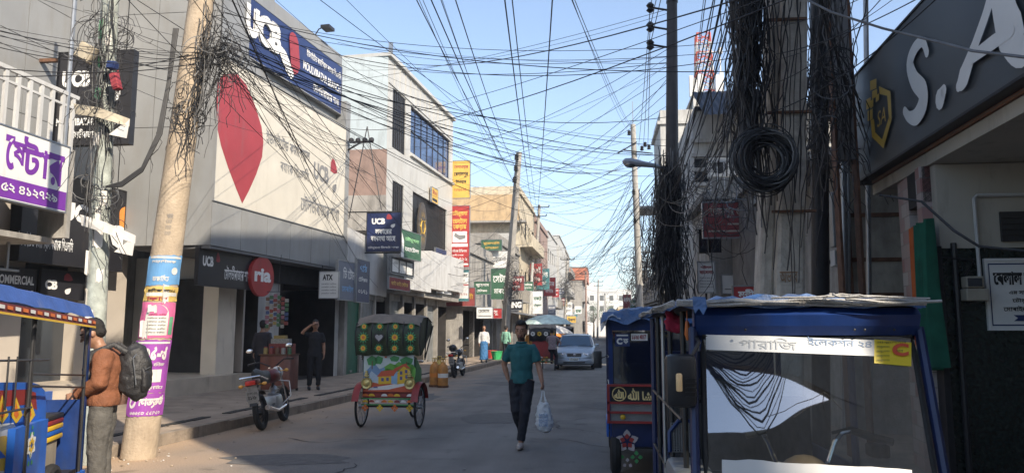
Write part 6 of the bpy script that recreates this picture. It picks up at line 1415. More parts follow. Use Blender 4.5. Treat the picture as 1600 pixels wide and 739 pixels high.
def ragged_roof(parent, x0, x1, y0, y1, z, mat, drop=.07, seed=0, crown=.06, name='tarpaulin_roof', edge=None):
    """sagging tarpaulin stretched over the roof with a hanging ragged edge"""
    rnd = random.Random(seed); rows = []; nx, ny = 22, 18
    for j in range(-2, ny + 3):
        row = []
        for i in range(-2, nx + 3):
            u = min(max(i / nx, 0), 1); v = min(max(j / ny, 0), 1); ex = max(0, -i, i - nx); ey = max(0, -j, j - ny); e = max(ex, ey)
            zz = z + crown * math.sin(math.pi * u) * (0.6 + .4 * math.sin(math.pi * v)) + .012 * math.sin(i * 1.7 + j) + .008 * math.sin(j * 2.3)
            x = x0 + (x1 - x0) * u + (0 if not ex else (-.02 if i < 0 else .02) * ex / 2); y = y0 + (y1 - y0) * v + (0 if not ey else (-.02 if j < 0 else .02) * ey / 2)
            if e: zz = z - drop * e / 2 * (1 + .25 * math.sin(i * .9 + j * .7 + seed)) + rnd.uniform(-.012, .012) * min(1, drop / .05)
            row.append((x + rnd.uniform(-.004, .004), y + rnd.uniform(-.004, .004), zz))
        rows.append(row)
    o = cloth_sheet(name, rows, mat, parent)
    if edge:
        m = MB()
        for k in range(5):
            a = wavy((x0 - .02, y0 - .03, z - .004 * k), (x1 + .02, y0 - .03, z - .004 * k), .0, 26, .010, rnd); m.tube(a, .007, 4)
            a = wavy((x0 - .03, y0, z - .004 * k), (x0 - .03, y1, z - .004 * k), .0, 26, .010, rnd); m.tube(a, .007, 4)
        m.build('frayed_edge', edge, o, smooth=True)
    return o

# ---------- nearest blue three wheeler, seen from the front ----------
YF = 3.5
xl = PY(1086, 500, YF).x; xr = PY(1432, 500, YF).x; zt = PY(1200, 482, YF).z; zh = PY(1200, 520, YF).z
ea = thing('auto_rickshaw', 'large scuffed blue auto rickshaw with a cracked reflecting windscreen and one black mirror', 'auto rickshaw', ((xl + xr) / 2, YF, 0))
yb = 6.1; zb_ = .98; yw = YF - .2                               # windscreen foot
def lean(z): t = (zh - z) / (zh - zb_); return YF - .2 * t
wl0, wr0 = PY(1098, 530, YF).x, PY(1424, 530, YF).x; wl1 = PY(1102, 715, yw).x; wr1 = PY(1462, 715, yw).x
m = MB(); n = 10
for i in range(n):
    x0, x1 = xl + (xr - xl) * i / n, xl + (xr - xl) * (i + 1) / n; c0 = .05 * math.sin(math.pi * i / n); c1 = .05 * math.sin(math.pi * (i + 1) / n)
    for (za, oa), (zb2, ob_) in zip([(zh - .01, 0), (zh + .03, .03), (zt - .03, .05), (zt, .02)], [(zh + .03, .03), (zt - .03, .05), (zt, .02), (zt + .01, -.1)]):
        m.add([(x0, YF - oa - c0, za), (x1, YF - oa - c1, za), (x1, YF - ob_ - c1, zb2), (x0, YF - ob_ - c0, zb2)], [(0, 1, 2, 3)])
m.bx(xl, xr, YF + .03, YF + .1, zh - .03, zt); m.build('header_panel', blue_paint, ea, smooth=True)
m = MB()
for px_ in (1165, 1336, 1352, 1398): c = PY(px_, 515, YF - .09); m.ball((c.x, YF - .085, c.z), .006, seg=6, rings=4)
m.build('rivet', dark_metal, ea)
for s_, (a, b) in ((0, ((xl - .01, YF), (wl1 - .04, yw))), (1, ((xr + .01, YF), (wr1 + .035, yw)))):
    m = MB(); k = [(a[0] + (b[0] - a[0]) * t, lean(zh + .02 - (zh + .02 - zb_) * t), zh + .02 - (zh + .02 - zb_) * t) for t in [i / 8 for i in range(9)]]
    m.tube(k, [(.028, .02)] * 9, 8); m.build('front_pillar', navy_paint, ea, smooth=True)
m = MB()
fr_pts = [(wl0, lean(zh), zh - .015), (wr0, lean(zh), zh - .015)] + [(wr0 + (wr1 - wr0) * t, lean(zh - (zh - zb_) * t), zh - (zh - zb_) * t) for t in (.15, .3, .5, .7, .85, 1)] + [(wl1, lean(zb_), zb_)] + [(wl0 + (wl1 - wl0) * t, lean(zh - (zh - zb_) * t), zh - (zh - zb_) * t) for t in (.85, .7, .5, .3, .15)]
m.tube(fr_pts, .013, 6, closed=True); m.build('windscreen_seal', black_rubber, ea, smooth=True)
rows = []
for j in range(13):
    t = j / 12; z = zh - .015 - (zh - .015 - zb_) * t; a = wl0 + (wl1 - wl0) * t; b = wr0 + (wr1 - wr0) * t
    rows.append([(a + (b - a) * u / 12, lean(z) - .035 * math.sin(math.pi * u / 12), z) for u in range(13)])
ws = cloth_sheet('windscreen', rows, wind_glass, ea)
def wpt(px, py, o=.006):
    Y = lean(PY(px, py, YF - .1).z); p = PY(px, py, Y - .03); u = (p.x - wl0) / (wr0 - wl0); return PY(px, py, lean(p.z) - .035 * math.sin(math.pi * min(max(u, 0), 1)) - o)
def wstrip(name, pl, pr, h0, h1, mat, n=14, rag=0):
    m = MB(); vs = []; rnd = random.Random(2)
    for i in range(n + 1):
        x = pl[0] + (pr[0] - pl[0]) * i / n; y = pl[1] + (pr[1] - pl[1]) * i / n; vs += [wpt(x, y + h1), wpt(x, y + h0 + rnd.uniform(-rag, rag))]
    m.add(vs, [(2 * i, 2 * i + 2, 2 * i + 3, 2 * i + 1) for i in range(n)]); return m.build(name, mat, ws)
st = wstrip('sticker_strip', (1103, 521), (1366, 531), 0, 25, pm('faded_strip', (.55, .57, .58), .5, .08, 6, dirt=.2, dirtcol=(.35, .38, .42)))
m = MB()
def wtext(m, s, x0, x1, y0, y1, slope=.04, bold=.0, o=.009):
    vs, fs, a0, a1, b0, b1 = text_mesh(s, bold, 0); m.add([wpt(x0 + (v.x - a0) / (a1 - a0) * (x1 - x0), y1 - (v.y - b0) / (b1 - b0) * (y1 - y0) + slope * ((x0 - 1103) + (v.x - a0) / (a1 - a0) * (x1 - x0)), o) for v in vs], fs)
wtext(m, 'পারািজ', 1155, 1245, 523, 541, bold=.0); m.build('lettering', pm('strip_letter', (.38, .4, .42), .5), st)
m = MB(); wtext(m, 'ইেলকশন ২৪', 1262, 1362, 519, 533); m.build('lettering', pm('strip_letter_blue', (.15, .24, .4), .5), st)
wstrip('bottom_strip', (1128, 716), (1425, 733), 0, 40, pm('white_strip', (.62, .62, .6), .5, .06, 6, dirt=.15), rag=1.5)
yel = wstrip('permit_sticker', (1366, 530), (1424, 535), 0, 37, pm('permit_yellow', (.78, .6, .02), .45, .04), 4)
m = MB(); wtext(m, 'C', 1394, 1420, 536, 556, slope=0, bold=.05, o=.012); m.build('letter', pm('permit_red', (.65, .08, .03), .5), yel)
m = MB()
for k in range(5): wtext(m, 'সাকুেলশন', 1370, 1390 + (k == 0) * 26, 533 + k * 7, 537 + k * 7, slope=0.0, o=.012)
wtext(m, 'দাশ', 1401, 1411, 546, 550, slope=0, o=.014); m.build('print', ink_black, yel)
m = MB(); rnd = random.Random(4)
for pts in ([(1288, 612), (1270, 622), (1245, 630), (1225, 642), (1200, 650)], [(1288, 612), (1286, 628), (1289, 640)], [(1288, 612), (1300, 622), (1316, 640)], [(1286, 628), (1262, 636), (1240, 652)]):
    m.tube([wpt(x, y, .004) for x, y in pts], .0012, 3)
m.build('crack', black_plastic, ws)
ragged_roof(ea, xl - .07, xr - .02, YF - .08, yb, zt + .03, tarp_blue, .026, 1, .035, edge=tarp_edge)
m = MB(); m.bx(xl, xr, YF, yb - .02, zt + .0, zt + .03); m.build('roof_board', dark_metal, ea)
m = MB(); m.tube(wavy((xl + .6, YF - .15, zt + .035), (xr + .05, YF - .14, zt + .025), .01, 14, .006), .006, 4)
for k in range(5): m.tube(wavy((xl + .3 + .07 * k, YF - .15, zt + .04), (xr - .1 * k, YF - .15, zt + .035 + .005 * k), -.006, 10, .006), .004, 4)
m.build('rope', tarp_edge, ea, smooth=True)
m = MB(); vs = [PY(x, y, YF - .17) for x, y in [(1082, 463), (1102, 464), (1105, 480), (1099, 492), (1092, 482), (1086, 490), (1083, 480)]]; m.poly(vs); m.build('torn_flap', tarp_blue, ea)
for (px_, Y, r_, col) in [(1013, 5.6, .016, black_plastic), (1021, 5.2, .012, steel), (1037, 4.7, .014, black_plastic), (1068, 4.0, .014, black_plastic)]:
    x_ = xl - .0; m = MB(); m.tube([(x_, Y, .35), (x_, Y, zt + .0)], r_, 8); m.build('side_post', col, ea, smooth=True)
m = MB(); m.tube([(xl, yb, .35), (xl, yb, zt)], .02, 8); m.tube([(xr, yb, .35), (xr, yb, zt)], .02, 8); m.tube([(xr, 4.4, .35), (xr, 4.4, zt)], .02, 8); m.build('rear_post', navy_paint, ea, smooth=True)
for z_ in (.75, 1.15):
    m = MB(); m.tube([(xl - .005, 4.1, z_), (xl - .005, yb, z_)], .01, 6); m.build('guard_rail', black_plastic, ea)
m = MB(); m.bx(xl + .01, xl + .03, 4.75, yb, .35, .8); m.build('side_panel', navy_paint, ea)
m = MB(); m.bx(xr - .03, xr - .01, 4.4, yb, .35, .9); m.build('side_panel', navy_paint, ea)
m = MB(); m.bx(xl + .04, xr - .04, yb - .03, yb, .35, zt - .25)
m.build('rear_panel', navy_paint, ea)
m = MB(); m.rbx(wl1 - .02, wr1 + .02, yw - .06, YF + .1, .55, zb_ - .012, .04); m.build('nose_panel', blue_paint, ea, smooth=True)
m = MB(); cxm = (wl1 + wr1) / 2; m.rbx(cxm - .2, cxm + .2, yw - .2, yw + .3, .42, .68, .06); m.build('front_mudguard', blue_paint, ea, smooth=True)
wheel(ea, (cxm, yw + .15, .26), .26, 'x', .055, 6);
m = MB(); m.lathe([(.0, -.02), (.08, 0), (.09, .05)], 18, M=Matrix.Translation((cxm, yw - .13, .8)) @ Matrix.Rotation(math.pi / 2, 4, 'X')); m.build('headlight', clear_lens, ea, smooth=True)
m = MB(); m.bx(xl + .02, xr - .02, YF, yb, .3, .36); m.build('floor', dark_metal, ea)
for x_ in (xl + .08, xr - .08): wheel(ea, (x_, 5.5, .26), .26, 'x', .055, 6)
m = MB(); m.rbx(xl + .28, xr - .28, 4.15, 4.5, .6, .74, .04); m.build('driver_seat', seat_brown, ea, smooth=True)
mesh_m = pm('woven_mesh', (.2, .2, .2), .6, .1, 4)
p0 = PY(1047, 655, 4.35); p1 = PY(1084, 704, 4.35)
m = MB(); m.tube([(p0.x - .01, 4.3, p1.z), (p0.x - .01, 4.3, p0.z - .06), (p0.x + .04, 4.3, p0.z + .0), (p1.x - .02, 4.3, p0.z), (p1.x + .0, 4.3, p0.z - .06), (p1.x, 4.3, p1.z)], .012, 6)
o = m.build('mesh_backrest', blue_paint, ea, smooth=True); m = MB()
for k in range(10): x_ = p0.x + (p1.x - p0.x) * k / 9; m.bx(x_ - .003, x_ + .003, 4.3, 4.305, p1.z, p0.z - .01)
for k in range(12): z_ = p1.z + (p0.z - p1.z) * k / 12; m.bx(p0.x, p1.x, 4.306, 4.31, z_ - .003, z_ + .003)
m.build('mesh', mesh_m, o)
m = MB(); m.rbx(p0.x - .03, p1.x + .05, 3.95, 4.35, p1.z - .18, p1.z - .03, .03); m.build('side_seat', pm('grey_vinyl', (.2, .2, .2), .5, .1), ea, smooth=True)
m = MB(); m.rbx(xl + .08, xr - .06, 4.75, 5.05, .62, .74, .03); m.rbx(xl + .08, xr - .06, 5.0, 5.07, .74, 1.2, .03); m.build('passenger_bench', seat_black, ea, smooth=True)
m = MB(); m.rbx(xl + .08, xr - .06, 5.6, 5.95, .62, .74, .03); m.rbx(xl + .08, xr - .06, 5.95, 6.02, .74, 1.25, .03); m.build('passenger_bench', seat_black, ea, smooth=True)
H_ = lambda px, py, Y=3.75: PY(px, py, Y)
m = MB(); m.tube([H_(1213, 722), H_(1200, 690), H_(1192, 676), H_(1196, 672)], .012, 8); m.tube([H_(1295, 722), H_(1305, 690), H_(1315, 676), H_(1335, 672)], .012, 8); m.tube([H_(1213, 722), H_(1250, 735), H_(1295, 722)], .012, 8); m.tube([H_(1254, 735), (H_(1254, 735).x, 3.5, .4)], .02, 8)
hb = m.build('handlebar', chrome, ea, smooth=True)
m = MB(); m.tube([H_(1328, 672), H_(1360, 682), H_(1395, 690)], [.014, .018, .017], 8); m.tube([H_(1300, 676), H_(1330, 668), H_(1358, 676)], .008, 6); m.rbx(H_(1318, 0).x, H_(1345, 0).x, 3.7, 3.8, H_(0, 690).z, H_(0, 672).z, .01); m.tube([H_(1196, 672), H_(1165, 680)], .016, 8); m.build('grip', black_rubber, hb, smooth=True)
c = H_(1258, 735, 3.65); m = MB(); m.ball((c.x, 3.66, c.z - .06), (.13, .1, .13), seg=18, rings=10); m.build('handlebar_cowl', seat_brown, ea, smooth=True)
p0 = PY(1038, 553, 3.38); p1 = PY(1090, 636, 3.38)
mr = MB(); mr.rbx(p0.x, p1.x - .002, 3.34, 3.42, p1.z, p0.z, .026); mi_ = mr.build('side_mirror', black_plastic, ea, smooth=True)
a = PY(1056, 583, 3.33); b = PY(1067, 612, 3.33); m = MB(); m.rbx(a.x, b.x, 3.325, 3.345, b.z, a.z, .008); m.build('indicator', pm('warm_indicator_lens', (.9, .6, .3), .3, .04), mi_, smooth=True)
m = MB();
for k in range(5): q = PY(1072, 592 + k * 7, 3.33); m.bx(q.x, q.x + .045, 3.333, 3.341, q.z - .002, q.z + .002)
m.build('rib', black_plastic, mi_)
m = MB(); m.tube([((p0.x + p1.x) / 2 + .04, 3.38, p0.z - .02), (p1.x + .02, 3.42, p0.z + .05), (xl, YF, p0.z + .08)], .008, 6); m.tube([(p1.x - .02, 3.38, p1.z + .02), (p1.x + .05, 3.45, p1.z + .03)], .008, 6); m.build('bracket', black_plastic, mi_, smooth=True)
c = PY(1052, 497, 4.2); m = MB(); m.ball((c.x + .01, 4.2, c.z - .03), (.06, .05, .05)); m.ball((c.x - .02, 4.2, c.z + .03), (.025, .03, .05)); m.ball((c.x + .03, 4.18, c.z - .05), (.04, .05, .03))
tag(organic('hanging_bag', m, pm('crimson_cloth', (.3, .012, .04), .9, .2, 20, .3), voxel=.008, disp=(.02, .03)), 'crimson cloth bundle hanging inside the front of the blue rickshaw', 'bag')
c = PY(1074, 515, 3.7); m = MB(); m.tube([(c.x, 3.7, c.z - .05), (c.x, 3.7, c.z - .02), (c.x, 3.7, c.z + .04)], [.005, .014, .008], 8); m.tube([(c.x, 3.7, c.z + .04), (c.x, 3.7, c.z + .09)], .003, 4); tag(m.build('tassel', orange_p, smooth=True), 'small orange tassel hanging beside the crimson bundle', 'tassel')

# ---------- second blue three wheeler behind it ----------
Y2 = 8.9
x0_ = PY(952, 600, Y2).x; x1_ = x0_ + 1.06; zr2 = PY(980, 492, Y2).z
eb = thing('auto_rickshaw', 'blue auto rickshaw with red gilt lettered rack, parked behind the large scuffed one', 'auto rickshaw', ((x0_ + x1_) / 2, Y2, 0))
def z2(py, Y=Y2): return PY(980, py, Y).z
def x2(px): return PY(px, 600, Y2).x
m = MB(); m.bx(x0_, x1_, Y2 - .01, Y2 + .06, z2(516), zr2 - .01); m.build('header_panel', blue_paint, eb)
ragged_roof(eb, x0_ - .06, x1_ + .06, Y2 - .12, Y2 + 2.5, zr2 + .02, tarp_blue, .1, 5, .09)
m = MB(); vs = []
for i in range(9):
    for j in range(4): vs.append((x0_ - .09 + .028 * i, Y2 - .16 + .2 * j * .3 + .01 * math.sin(i * 2 + j), zr2 + .06 - .055 * max(0, 3 - i) - .03 * (3 - j) - .02 * math.sin(i)))
m.add(vs, [(i * 4 + j, i * 4 + 4 + j, i * 4 + 5 + j, i * 4 + 1 + j) for i in range(8) for j in range(3)]); m.build('plastic_sheet', tarp_clear, eb, smooth=True)
for (xx, yy) in ((x0_ + .02, Y2 + .03), (x1_ - .02, Y2 + .03), (x0_ + .02, Y2 + .9), (x0_ + .02, Y2 + 2.3), (x1_ - .02, Y2 + 2.3), (x0_ + .02, Y2 + 1.6)):
    m = MB(); m.bx(xx - .022, xx + .022, yy - .022, yy + .022, .4, zr2); m.build('post', blue_paint if yy < Y2 + .1 else navy_paint, eb)
m = MB(); m.bx(x0_ + .05, x1_ - .05, Y2 - .005, Y2 + .005, z2(600), z2(518)); wg = m.build('windscreen', glass('pale_windscreen', (.55, .6, .6), .42, .05, .2), eb)
m = MB(); m.bx(x0_ + .045, x0_ + .055, Y2 - .012, Y2 + .012, z2(600), z2(518)); m.bx(x0_ + .05, x1_ - .05, Y2 - .012, Y2 + .012, z2(602), z2(599)); m.build('seal', black_rubber, wg)
for (pl, pt, pr, pb, mt, its) in [(961, 521, 984, 541, sign_blue, [('C', .1, .5, .15, .65, white_p, .06), ('#', .1, .9, .8, .92, white_p), ('ফ', .55, .9, .2, .6, white_p)]), (986, 521, 1012, 532, white_p, [('১১২৫ 4017', .05, .9, .15, .85, ink_red, .04)])]:
    m = MB(); a = PY(pl, pt, Y2 - .02); b = PY(pr, pb, Y2 - .02); m.bx(a.x, b.x, Y2 - .014, Y2 - .009, b.z, a.z); o = m.build('sticker', mt, wg)
    for it in its:
        m = MB(); q = (a.x + it[1] * (b.x - a.x), a.x + it[2] * (b.x - a.x), b.z + it[3] * (a.z - b.z), b.z + it[4] * (a.z - b.z))
        if it[0] == '#': m.bx(q[0], q[1], Y2 - .018, Y2 - .015, q[2], q[3])
        else: put_text(m, it[0], *q, Y2 - .017, bold=it[6] if len(it) > 6 else .03)
        m.build('print', it[5], o)
Fb = Fr((x0_, Y2 - .02), (x1_, Y2 - .02))
m = MB(); zz = [z2(p) for p in (601, 628, 643, 658)]
for z in zz: m.bx(x0_ - .03, x1_ + .03, Y2 - .1, Y2 - .06, z - .012, z + .012)
for x in (x0_ - .03, x0_ + .01, x1_ + .0): m.bx(x, x + .03, Y2 - .1, Y2 - .06, zz[3] + .012, zz[0] - .012) if x != x0_ + .01 else None
rk = m.build('red_rack', red_paint, eb)
m = MB(); m.bx(x0_ + .01, x1_ - .01, Y2 - .075, Y2 - .065, zz[1] + .013, zz[0] - .013); wr_ = m.build('name_board', sign_black, rk)
m = MB(); put_text(m, '\ufe8e\ufeb7 \ufe8e\ufee3' if False else 'ﷲ ﺎﺸﺎﻣ', x2(980), x2(1012) + .12, zz[1] + .03, zz[0] - .03, Y2 - .08, bold=.04)
put_text(m, 'ﷲ', x2(959), x2(974), zz[1] + .045, zz[0] - .045, Y2 - .08, bold=.05); m.torus((x2(967), Y2 - .08, (zz[0] + zz[1]) / 2), .075, .006, 'y', 18, 4); m.build('lettering', pm('gilt_letter', (.7, .55, .25), .4), wr_)
m = MB(); m.bx(x0_ + .01, x1_ - .01, Y2 - .05, Y2 - .04, zz[3], zz[1]); m.build('chrome_plate', steel, rk)
m = MB(); m.rbx(x0_ + .02, x1_ - .02, Y2 - .04, Y2 + .2, .32, z2(601), .03); fp = m.build('front_panel', navy_paint, eb, smooth=True)
def flower(m, c, r, n, y, inner=.25, mi=0, sq=.34, Mx=None):
    for k in range(n):
        a = 2 * math.pi * k / n + math.pi / 2; d = (math.cos(a), math.sin(a)); p_ = (-d[1], d[0])
        pts = [(c[0] + d[0] * r * t + p_[0] * r * s * sq, y, c[1] + d[1] * r * t + p_[1] * r * s * sq) for t, s in ((inner, 0), (.55, -1), (.8, -.6), (1, 0), (.8, .6), (.55, 1))]
        m.poly(pts, mi, Mx)
c = (x2(978), z2(688)); m = MB(); flower(m, c, .13, 5, Y2 - .046, mi=0); flower(m, c, .085, 5, Y2 - .048, mi=1); flower(m, (c[0], c[1] - .24), .06, 3, Y2 - .046)
for s_ in (-1, 1): flower(m, (c[0] + s_ * .1, c[1] - .17), .07, 4, Y2 - .045, mi=2)
m.build('painted_flower', [pm('dull_white_paint', (.4, .36, .36), .5), red_paint, green_p], fp)
m = MB(); m.ball((x2(972) - .0, Y2 - .08, z2(650)), (.03, .015, .03), seg=10, rings=6); m.build('lamp', yellow_p, rk, smooth=True)
m = MB(); m.bx(x0_ + .02, x1_ - .02, Y2, Y2 + 2.4, .3, .36); m.build('floor', dark_metal, eb)
m = MB(); m.bx(x0_ - .005, x0_ + .02, Y2 + 1.0, Y2 + 2.4, .36, .85); m.bx(x0_ - .03, x0_ - .006, Y2 + .5, Y2 + 1.2, .36, .55); m.build('side_panel', bright_blue, eb)
m = MB(); m.bx(x0_ + .05, x1_ - .05, Y2 + 2.38, Y2 + 2.42, .36, 1.5); m.build('rear_panel', navy_paint, eb)
m = MB(); m.rbx(x0_ + .1, x1_ - .1, Y2 + 1.2, Y2 + 1.5, .6, .72, .03); m.rbx(x0_ + .1, x1_ - .1, Y2 + 1.5, Y2 + 1.57, .7, 1.2, .03); m.build('passenger_bench', seat_black, eb, smooth=True)
for z in (.7, 1.0, 1.3): m = MB(); m.tube([(x0_, Y2 + .05, z), (x0_, Y2 + .9, z)], .01, 5); m.build('guard_rail', black_plastic, eb)
wheel(eb, (x0_ + .06, Y2 + .1, .24), .24, 'x', .06, 6); wheel(eb, (x1_ - .06, Y2 + 1.9, .24), .24, 'x', .06, 6); wheel(eb, (x0_ + .07, Y2 + 1.9, .24), .24, 'x', .06, 6)
m = MB(); m.rbx(x0_ - .17, x0_ - .08, Y2 - .02, Y2 + .02, z2(575), z2(548), .012); o = m.build('side_mirror', black_plastic, eb, smooth=True); m = MB(); m.tube([(x0_ - .1, Y2, z2(560)), (x0_, Y2 + .02, z2(555))], .006, 5); m.build('bracket', black_plastic, o)

# ---------- painted three wheeler at the near left ----------
A3 = PY(0, 600, 4.85); B3 = PY(136, 600, 6.75); F_ = Fr((A3.x, A3.y), (B3.x, B3.y))
ec = thing('auto_rickshaw', 'brightly painted blue and yellow rickshaw with a blue roof beside the brown jacket', 'auto rickshaw', (F_.A.x, F_.A.y, 0))
def q3(px, py, o=0): return F_.px(px, py, o)
M3 = F_.M; XL = -1.15; XR = q3(136, 600)[0]; XE = q3(126, 600)[0]
zra = q3(0, 473)[1]; zrb = q3(150, 499)[1]
rows = [];
for j in range(9):
    v = j / 8; row = []
    for i in range(19):
        u = i / 18; x = XL - .1 + (XE - XL + .1) * u; t = (x - 0) / XR; z = zra + (zrb - zra) * max(-.2, t) + .12 * math.sin(math.pi * v); row.append(F_.w(x, -.08 + 1.3 * v ** 1.6, z - .12 * math.sin(math.pi * v) + .13 * math.sin(math.pi * v ** .55) + .006 * math.sin(i * 1.9 + j)))
    rows.append(row)
cloth_sheet('canopy', rows, pm('blue_canvas', (.04, .1, .34), .7, .15, 5, .2, dirt=.2, dirtcol=(.2, .22, .28)), ec)
m = MB(M3); n = 22
for i in range(n):
    xa = XL - .1 + (XE - XL + .1) * i / n; xb = XL - .1 + (XE - XL + .1) * (i + 1) / n; za = zra + (zrb - zra) * max(-.2, xa / XR); zb3 = zra + (zrb - zra) * max(-.2, xb / XR)
    m.quad((xa, -.09, za - .075), (xb, -.09, zb3 - .075), (xb, -.085, zb3 - .015), (xa, -.085, za - .015), 0); m.quad((xa, -.095, za - .09), (xb, -.095, zb3 - .09), (xb, -.094, zb3 - .075), (xa, -.094, za - .075), 2)
    m.quad((xa + .02, -.097, za - .055), (xb - .02, -.097, zb3 - .055), (xb - .02, -.096, zb3 - .03), (xa + .02, -.096, za - .03), 3 if i % 2 else 1)
m.build('painted_valance', [pm('maroon_print', (.16, .03, .03), .6), white_p, yellow_p, orange_p], ec)
blk = black_plastic
zp = q3(50, 497)[1]
for px_ in (49, 52, 76, 134):
    x = q3(px_, 560)[0]; m = MB(M3); m.tube([(x, 0 if px_ != 76 else .9, .35), (x, 0 if px_ != 76 else .9, zp)], .014 if px_ != 52 else .008, 8); m.build('post', blk, ec, smooth=True)
m = MB(M3); m.tube([(XL, 0, .3), (XL, 0, zra)], .015, 8); m.tube([(XL, 1.1, .3), (XL, 1.1, zra)], .015, 8); m.tube([(XR, 1.1, .3), (XR, 1.1, zp)], .015, 8); m.build('post', blk, ec, smooth=True)
for (pa, pb, y_) in [((0, 557), (76, 562), 0), ((50, 584), (134, 586), 0), ((52, 603), (134, 605), 0), ((0, 640), (44, 636), -.02)]:
    a = q3(*pa); b = q3(*pb); m = MB(M3); m.tube([(a[0] - (.9 if pa[0] == 0 else 0), y_, a[1]), (b[0], y_, b[1])], .009, 6); m.build('guard_rail', blk, ec)
m = MB(M3)
for px_ in (8, 22): x = q3(px_, 600)[0]; m.tube([(x, -.01, q3(px_, 640)[1]), (x, -.01, q3(px_, 557)[1])], .007, 5)
m.build('guard_bar', blk, ec)
def P3(px, py): a = q3(px, py, -.06); return (a[0], a[1])
arch = [P3(-60, 600), P3(0, 597), P3(50, 597), P3(62, 601), P3(70, 610), P3(72, 625), P3(70, 760), P3(-60, 790)]
m = MB(M3); m.prism(arch[::-1], (.06, .1)); pb_ = m.build('painted_side_board', bright_blue, ec)
m = MB(M3); e = .058
def pp_(pts, mi, k=0): m.poly([(P3(*p)[0], e - .0012 * k, P3(*p)[1]) for p in pts][::-1], mi)
pp_([(-60, 608), (48, 604), (60, 609), (64, 622), (62, 740), (-60, 760)], 0, 1)
pp_([(-60, 612), (40, 608), (55, 613), (57, 640), (40, 632), (-60, 640)], 1, 2)
for k, x in enumerate((-40, -20, 2, 24, 44)): pp_([(x - 9, 648), (x, 616 + k % 2 * 4), (x + 10, 648), (x, 662)], 2, 3); pp_([(x - 4, 648), (x, 628), (x + 4, 648), (x, 654)], 3, 4)
pp_([(-60, 668), (20, 660), (38, 690), (20, 739), (-60, 745)], 4, 2); pp_([(-60, 690), (8, 680), (22, 702), (8, 735), (-60, 738)], 2, 3); pp_([(-60, 706), (-6, 698), (8, 714), (-60, 728)], 0, 4); pp_([(30, 668), (56, 664), (54, 690), (42, 700)], 3, 3); pp_([(22, 715), (34, 690), (44, 712), (34, 735)], 1, 4)
m.build('painted_pattern', [bright_blue, red_paint, yellow_p, orange_p, white_p], pb_)
m = MB(M3); a = q3(27, 640, .0); b = q3(68, 760, .0); m.bx(a[0], b[0], -.0, .05, .35, q3(30, 668)[1]); fl_ = m.build('flower_panel', bright_blue, ec)
m = MB(M3); c = q3(50, 695, .01); flower(m, (c[0], c[1]), .1, 6, -.006, mi=0); flower(m, (c[0], c[1]), .06, 6, -.008, mi=1); flower(m, (c[0], c[1] + .1), .05, 3, -.006, mi=2); flower(m, (c[0], c[1] - .11), .06, 3, -.006, mi=2); m.build('painted_flower', [white_p, yellow_p, green_p], fl_)
for k, (mt) in enumerate([seat_black, red_paint, yellow_p, bright_blue, yellow_p]):
    a = q3(70, 655 + 10 * k, -.15); b = q3(98, 655, -.15); m = MB(M3); z1_ = q3(70, 652, -.15)[1] - .045 * k
    m.rbx(a[0] - .05, b[0], .14, .62, z1_ - .042, z1_, .01); m.build('seat_cushion', mt, ec, smooth=True)
m = MB(M3); a = q3(66, 700, -.15); b = q3(90, 700, -.15); m.bx(a[0], b[0], .16, .6, .36, q3(70, 652, -.15)[1] - .23); m.build('seat_box', pm('worn_beige_board', (.3, .26, .2), .7, .2, 6, dirt=.4), ec)
a = q3(92, 607, -.9); m = MB(M3); m.bx(q3(75, 607, -.9)[0], XR + .02, .85, .9, .36, a[1]); m.build('inner_side_panel', bright_blue, ec)
m = MB(M3); m.bx(XR - .02, XR + .02, .02, .84, .36, q3(120, 610, -.4)[1]); m.bx(XR - .03, XR + .03, .0, .04, .3, zp); m.build('end_panel', blue_paint, ec)
m = MB(M3); m.rbx(XR - .4, XR - .03, .3, .85, .7, .76, .015); m.build('rear_seat', seat_black, ec, smooth=True)
m = MB(M3); m.bx(XL, XR + .02, 0.055, 1.15, .28, .36); m.build('floor', dark_metal, ec)
m = MB(M3); m.bx(XL, XR, -.03, .0, .2, .349)
for k in range(24): flower(m, (XL + .1 + k * .14, .275), .05, 5, -.034, mi=1 + k % 3)
m.build('painted_skirt', [bright_blue, yellow_p, white_p, red_paint], ec)
for x in (XL + .35, XR - .45):
    m = MB(M3); m.torus((x, .12, .24), .19, .05, 'y', 24, 8); o = m.build('wheel', black_rubber, ec, smooth=True); m = MB(M3); m.lathe([(.0, -.03), (.12, -.03), (.13, .03), (0, .03)], 16, M=Matrix.Translation((x, .12, .24)) @ Matrix.Rotation(math.pi / 2, 4, 'X')); m.build('hub', steel, o)

